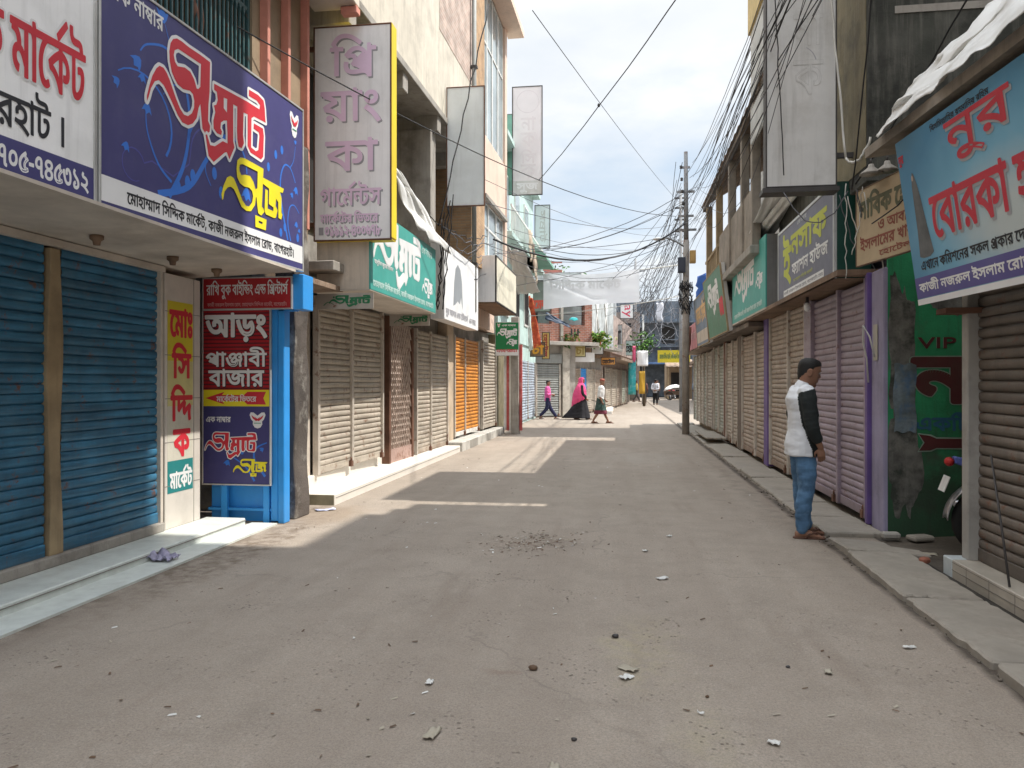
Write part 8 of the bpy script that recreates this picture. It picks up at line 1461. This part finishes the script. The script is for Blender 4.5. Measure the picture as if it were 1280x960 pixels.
for x, y, z, r, s, lab in ((-1.8, 44, 6.9, .7, 8, 'dark tree top showing over the far shop roofs left of the white banner'), (-5.2, 52, 9.2, 1.3, 9, 'tree top peeping over the roofs above the street banner')):
    T = thing('roof_tree', lab, 'tree', frame(x, y, 0)); MB().tube([(0, 0, 0), (0, 0, z)], .12, 8).build('trunk', BARK, T); leaves((0, 0, z), r, 300, .3, s, 'crown', [LEAFD, LEAF], T, .8)
# distant roofs beyond the banner
T = thing('arched_house', 'far house with a reddish arched parapet above the grey-green board', 'building', frame(-4.6, 36.5, 0, (1, 0)))
MB().box(0, 1.75, .2, 5, 0, 6.9).build('wall', mat('pale_green_wall', (.36, .42, .36), dirt=.4), T)
B = MB(); B.box(-.05, 1.75, .0, .2, 6.4, 6.85); B.box(-.05, 1.75, .02, .2, 7.2, 7.26); B.prism([(.6, 6.852)]+[(.85+.34*math.cos(a*math.pi/10), 6.852+.3*math.sin(a*math.pi/10)) for a in range(11)][::-1], .0, .2); B.build('parapet', mat('brick_red_parapet', (.36, .13, .10), dirt=.3), T)
T = thing('roof_house', 'grey flat-roofed house seen over the banner at the far left', 'building', frame(-6.5, 58, 0, (1, 0))); MB().box(0, 6, 0, 6, 0, 8.2).build('wall', GREYW, T); MB().box(-.2, 6.2, -.2, 6, 8.2, 8.4).build('roof', CONC, T)
T = thing('right_far_house', 'shadowed bluish house closing the right of the street end', 'building', frame(6.2, 46, 0, (.02, -1))); MB().box(-20, 9, 0, 6, 0, 6.4).build('wall', FARDARK, T); MB().box(-20, 9, -.7, .0, 2.9, 3.1).build('awning', TIN, T)
for k in range(5): MB().box(-8+k*3.2, -5.6+k*3.2, -.04, .0, .1, 2.5).build('roller_shutter', (BROWNSH, GREYSH)[k % 2], T)
BLUEN = flatmat('blue_sheet', (.05, .14, .45))
tarp('upper blue plastic sheet behind the utility pole', [(2.45, 26, 5.0), (3.0, 26, 5.2), (3.0, 26, 4.2), (2.4, 26, 4.3)], BLUEN, 8, .1, 31, 'plastic_sheet'); tarp('lower blue plastic sheet behind the utility pole', [(2.5, 27, 4.0), (2.95, 27, 4.1), (2.95, 27, 3.3), (2.45, 27, 3.3)], BLUEN, 8, .1, 33, 'plastic_sheet')
# things piled on the left houses
LAUN = flatmat('beige_laundry', (.45, .37, .28))
for k, (x, y, z) in enumerate(((-3.0, 25.2, 6.5), (-2.98, 25.9, 6.2), (-2.96, 26.4, 5.9))): rag(frame(x, y, z, (0, 1)), .7, .9, k*3+1, (LAUN, flatmat('brown_laundry', (.2, .14, .1)), LAUN)[k], 'hanging_laundry', ('beige cloth hung highest on the teal house balcony', 'brown cloth hung in the middle of the teal house balcony', 'beige cloth hung lowest on the teal house balcony')[k])
T = thing('tin_canopy_shop', 'low shop under a rusty tin canopy before the dark end building', 'building', frame(4.0, 71, 0, (1, 0)))
MB().box(0, 6, .6, 4, 0, 3.2).build('wall', BROWNWALL, T); B = MB(); B.sheet(lambda u, v: (6.4*u-.2, -1.2+2.2*v, 2.9+.7*v+.03*math.sin(u*90)), 60, 3); B.build('tin_canopy', TIN, T, solid=.03)
for k in range(3): MB().box(.4+k*2, 2.0+k*2, .55, .6, .1, 2.4).build('roller_shutter', (DARK, BROWNSH, GREYSH)[k], T)
for x in (.0, 3.0, 5.9): MB().box(x, x+.12, -1.1, -.98, 0, 2.95).build('canopy_post', TIMBER, T)
T = thing('end_left_house', 'narrow weathered house with a balcony left of the dark end building', 'building', frame(-3.2, 63, 0, (1, 0)))
MB().box(0, 4.6, .0, 5, 0, 7.2).build('wall', mat('weathered_pink_wall', (.34, .27, .24), dirt=.6, streak=.5), T); MB().box(-.1, 4.7, -.8, .0, 3.5, 3.65).build('balcony_slab', CONC, T); MB().box(-.1, 4.7, -.8, -.74, 3.65, 4.5).build('balcony_wall', BRICK, T)
for k in range(2): MB().box(.5+k*2.2, 1.7+k*2.2, -.04, -.002, 4.7, 6.3).build('window', DARK, T)
MB().box(.4, 4.2, -.05, -.002, .1, 2.6).build('roller_shutter', BROWNSH, T)
T = thing('drain_pipe', 'grey plastic drain pipe running down the cream wall corner by the tan brick strip', 'pipe', frame(-3.13, 16.1, 3.0)); MB().tube([(0, 0, 0), (0, 0, 9)], .05, 8).build('pipe_run', GREYSH, T)
for k in range(4): MB().box(-.07, .07, -.06, .06, 1+k*2.1, 1.05+k*2.1).build('pipe_clamp', IRON, T)
for k, (y, z) in enumerate(((9.9, 3.05), (10.5, 3.1))):
    T = thing('meter_box', ('grey electric meter box above the teal box sign, nearer the pink-lettered box', 'grey electric meter box above the teal box sign, nearer the white tarpaulin')[k], 'electric box', frame(-3.55, y, 3.75 if k else 3.8, (0, 1))); MB().box(0, .3, 0, .14, 0, .4).build('case', GREYSH, T, bevel=.01); MB().box(.06, .24, -.006, .0, .16, .34).build('meter_window', GLASS, T)
T = thing('covered_cart', 'cart under a pale cover standing before the dark end building', 'cart', frame(3.55, 66, 0, (1, .1)))
B = MB(); B.sheet(lambda u, v: (2.0*u+.06*math.sin(v*9), .9*v, .75+.55*math.sin(math.pi*u)**.6*math.sin(math.pi*min(1, v*.9+.08))**.5+.06*noise.noise((u*6, v*5, 0))), 16, 10); B.build('cover', WHITE, T, solid=.01)
MB().box(.05, 1.95, .05, .85, .45, .76).build('cart_bed', BROWNWOOD, T)
for x in (.4, 1.6):
    B = MB(); torus(B, (x, 0, .36), .32, .035, 20, 6); B.build('wheel', RUBBER, T)
for k, (x, y, z, w, h, m, lab) in enumerate(((-.9, 47, 3.5, .9, 1.5, GREYW, 'grey shop board on the pinkish corner shops'), (.1, 52, 3.3, 1.1, 1.0, TEALWALL, 'pale teal board on the last corner shop'))):
    farboard('far_board', lab, frame(x, y, z, (1, 0)), w, h, m, ('মেলা', 'হোটেল')[k], INK, .02)
# ------------------------------------------------------------------ litter on the road
PAPER = mat('scrap_paper', (.62, .61, .58), var=.12, bump=.1); LEAFB = mat('dry_leaf', (.13, .08, .05), var=.4); CARD = mat('torn_card', (.36, .32, .25), var=.15)
def scrap(x, y, w, h, m, label, seed, z=.006, name='paper_scrap', cat='litter', curl=.02, group=None):
    B = MB(); R = random.Random(seed); a0 = R.uniform(0, 6)
    def f(u, v):
        a, b = (u-.5)*w, (v-.5)*h; e = 1+.15*noise.noise((u*5+seed, v*5, 1))
        return (a*e, b*e, z+curl*(abs(noise.noise((u*2+seed, v*2, 0)))+.6*abs(u-.5)**1.5))
    B.sheet(f, 6, 6); return tag(B.build(name, m, frame=Matrix.Translation((x, y, 0)) @ Matrix.Rotation(a0, 4, 'Z'), solid=.0015), label, cat, group)
for k, (x, y, w, h, m, lab) in enumerate(((.02, 3.93, .07, .05, PAPER, 'white folded paper in the middle of the road nearest the yellowish stain'), (.03, 4.05, .10, .06, CARD, 'tan torn card lying just beyond the white folded paper'), (-.95, 3.72, .045, .035, PAPER, 'small square white scrap left of the road centre'), (-.80, 3.18, .10, .05, CARD, 'crumpled pale scrap near the bottom of the road'), (.30, 5.95, .09, .05, PAPER, 'white and blue scrap on the road beyond the stone pieces'), (-.26, 2.96, .06, .04, CARD, 'pale brown scrap at the bottom edge of the road'), (.20, 6.9, .05, .04, PAPER, 'tiny white scrap right of the littered patch'), (1.05, 4.15, .06, .035, CARD, 'flat pale scrap on the right half of the road'), (.35, 3.55, .03, .012, PAPER, 'white cigarette-sized strip right of the torn card'), (1.60, 4.6, .07, .03, PAPER, 'white scrap at the foot of the right-hand slabs'), (2.16, 5.2, .12, .06, PAPER, 'white paper lying on the slab before the tiled step'), (2.62, 7.12, .16, .12, CARD, 'brown paper lying in the alley by the motorbike'), (2.3, 7.2, .09, .05, PAPER, 'small white paper on the broken slab'), (-3.45, 8.6, .22, .12, mat('blue_white_wrapper', (.42, .44, .60), var=.4, scale=14), 'blue and white plastic wrapper lying at the end of the tiled platform'), (.62, 3.3, .05, .03, PAPER, 'pale greenish scrap low on the right of the yellow stain'), (1.0, 3.1, .06, .03, CARD, 'curled grey scrap at the lower right of the road'), (-.05, 2.9, .07, .03, CARD, 'grey-blue scrap at the bottom edge beside the brown scrap'), (.45, 7.6, .06, .04, PAPER, 'white scrap near the standing man on the open road'))):
    scrap(x, y, w, h, m, lab, k+1)
crum = MB(); crum.sheet(lambda u, v: (.22*(u-.5)+.03*noise.noise((u*6, v*6, 0)), .16*(v-.5)+.03*noise.noise((u*6, v*6, 4)), .012+.10*abs(noise.noise((u*3.2, v*3.2, 7)))), 14, 14)
tag(crum.build('crumpled_wrapper', mat('lilac_wrapper', (.36, .34, .46), var=.35, scale=16), frame=frame(-3.79, 5.92, .02), solid=.002), 'crumpled lilac plastic wrapper lying against the pale doorstep', 'litter')
for k, (x, y, s, m, lab) in enumerate(((-.04, 4.55, .022, IRON, 'dark stone lump beside a pale scrap in mid-road'), (-.46, 3.98, .026, LEAFB, 'brown dead leaf left of the torn card'), (-.2, 3.22, .013, IRON, 'small dark pebble low in mid-road'), (.86, 4.2, .012, IRON, 'dark pebble right of the yellow stain'), (.4, 3.75, .011, LEAFB, 'brown crumb beside the yellow stain'))):
    B = MB(); B.ball((0, 0, s*.5), (s, s*.8, s*.6), 8); B.V = [tuple(Vector(v)*(1+.3*noise.noise((v[0]*60, v[1]*60, k)))) for v in B.V]; tag(B.build('pebble', m, frame=frame(x, y, 0)), lab, 'litter')
R = random.Random(21); B = MB()
for k in range(580):
    a = R.gauss(0, 1); b = R.gauss(0, 1); x, y = -.85+.24*a, 7.1+.26*b
    if k > 300: x, y = R.uniform(-3.3, 1.85), 2.5+14*R.random()**1.6
    l, w, t = R.uniform(.006, .022), R.uniform(.003, .009), R.uniform(0, 6.3); M = Matrix.Translation((x, y, .004)) @ Matrix.Rotation(t, 4, 'Z') @ Matrix.Rotation(R.uniform(-.4, .4), 4, 'X')
    B.add([tuple(M @ Vector(v)) for v in ((-l, -w, 0), (l, -w*.4, .003), (l*.8, w, .006), (-l*.7, w*.8, .002))], [(0, 1, 2, 3)], R.choice((0, 0, 0, 0, 0, 1, 1, 2)))
tag(B.build('litter_crumbs', [LEAFB, CARD, PAPER]), 'leaf crumbs and grit scattered over the road', 'litter', None, 'stuff')
B = MB(); R = random.Random(8)
for k in range(420):
    y = R.uniform(1.6, 24); x = 1.925+R.gauss(0, .03) if k % 3 else 2.46+R.gauss(0, .03)
    s = R.uniform(.005, .02); B.ball((x, y, s*.4), (s, s*.8, s*.5), 5)
tag(B.build('gutter_grit', mat('gutter_grit', (.12, .10, .08), var=.5)), 'grit and dirt along the edge of the drain slabs', 'grit', None, 'stuff')
B = MB(); R = random.Random(9)
tag(MB().tube([(0, 0, 0), (.24, -.05, .42), (.46, -.09, .82)], .008, 6).build('leaning_rod', IRON, frame=frame(2.50, 5.42, .165, (0, 1), 0)), 'dark rod leaning against the near right shutter', 'rod')
for k, (x, y, z, w, d, h, lab) in enumerate(((2.42, 7.62, .03, .16, .1, .06, 'small broken brick at the foot of the green wall corner'), (2.68, 7.55, .02, .22, .14, .05, 'flat stone by the green wall in the alley'), (2.42, 6.6, .03, .08, .07, .05, 'reddish brick bit beside the white end tile of the step'))):
    tag(MB().box(0, w, 0, d, 0, h).build('broken_brick', (CONC, SLAB, mat('brick_bit', (.3, .11, .07)))[k], frame=frame(x, y, z, (1, .4*k)), bevel=.015), lab, 'brick')
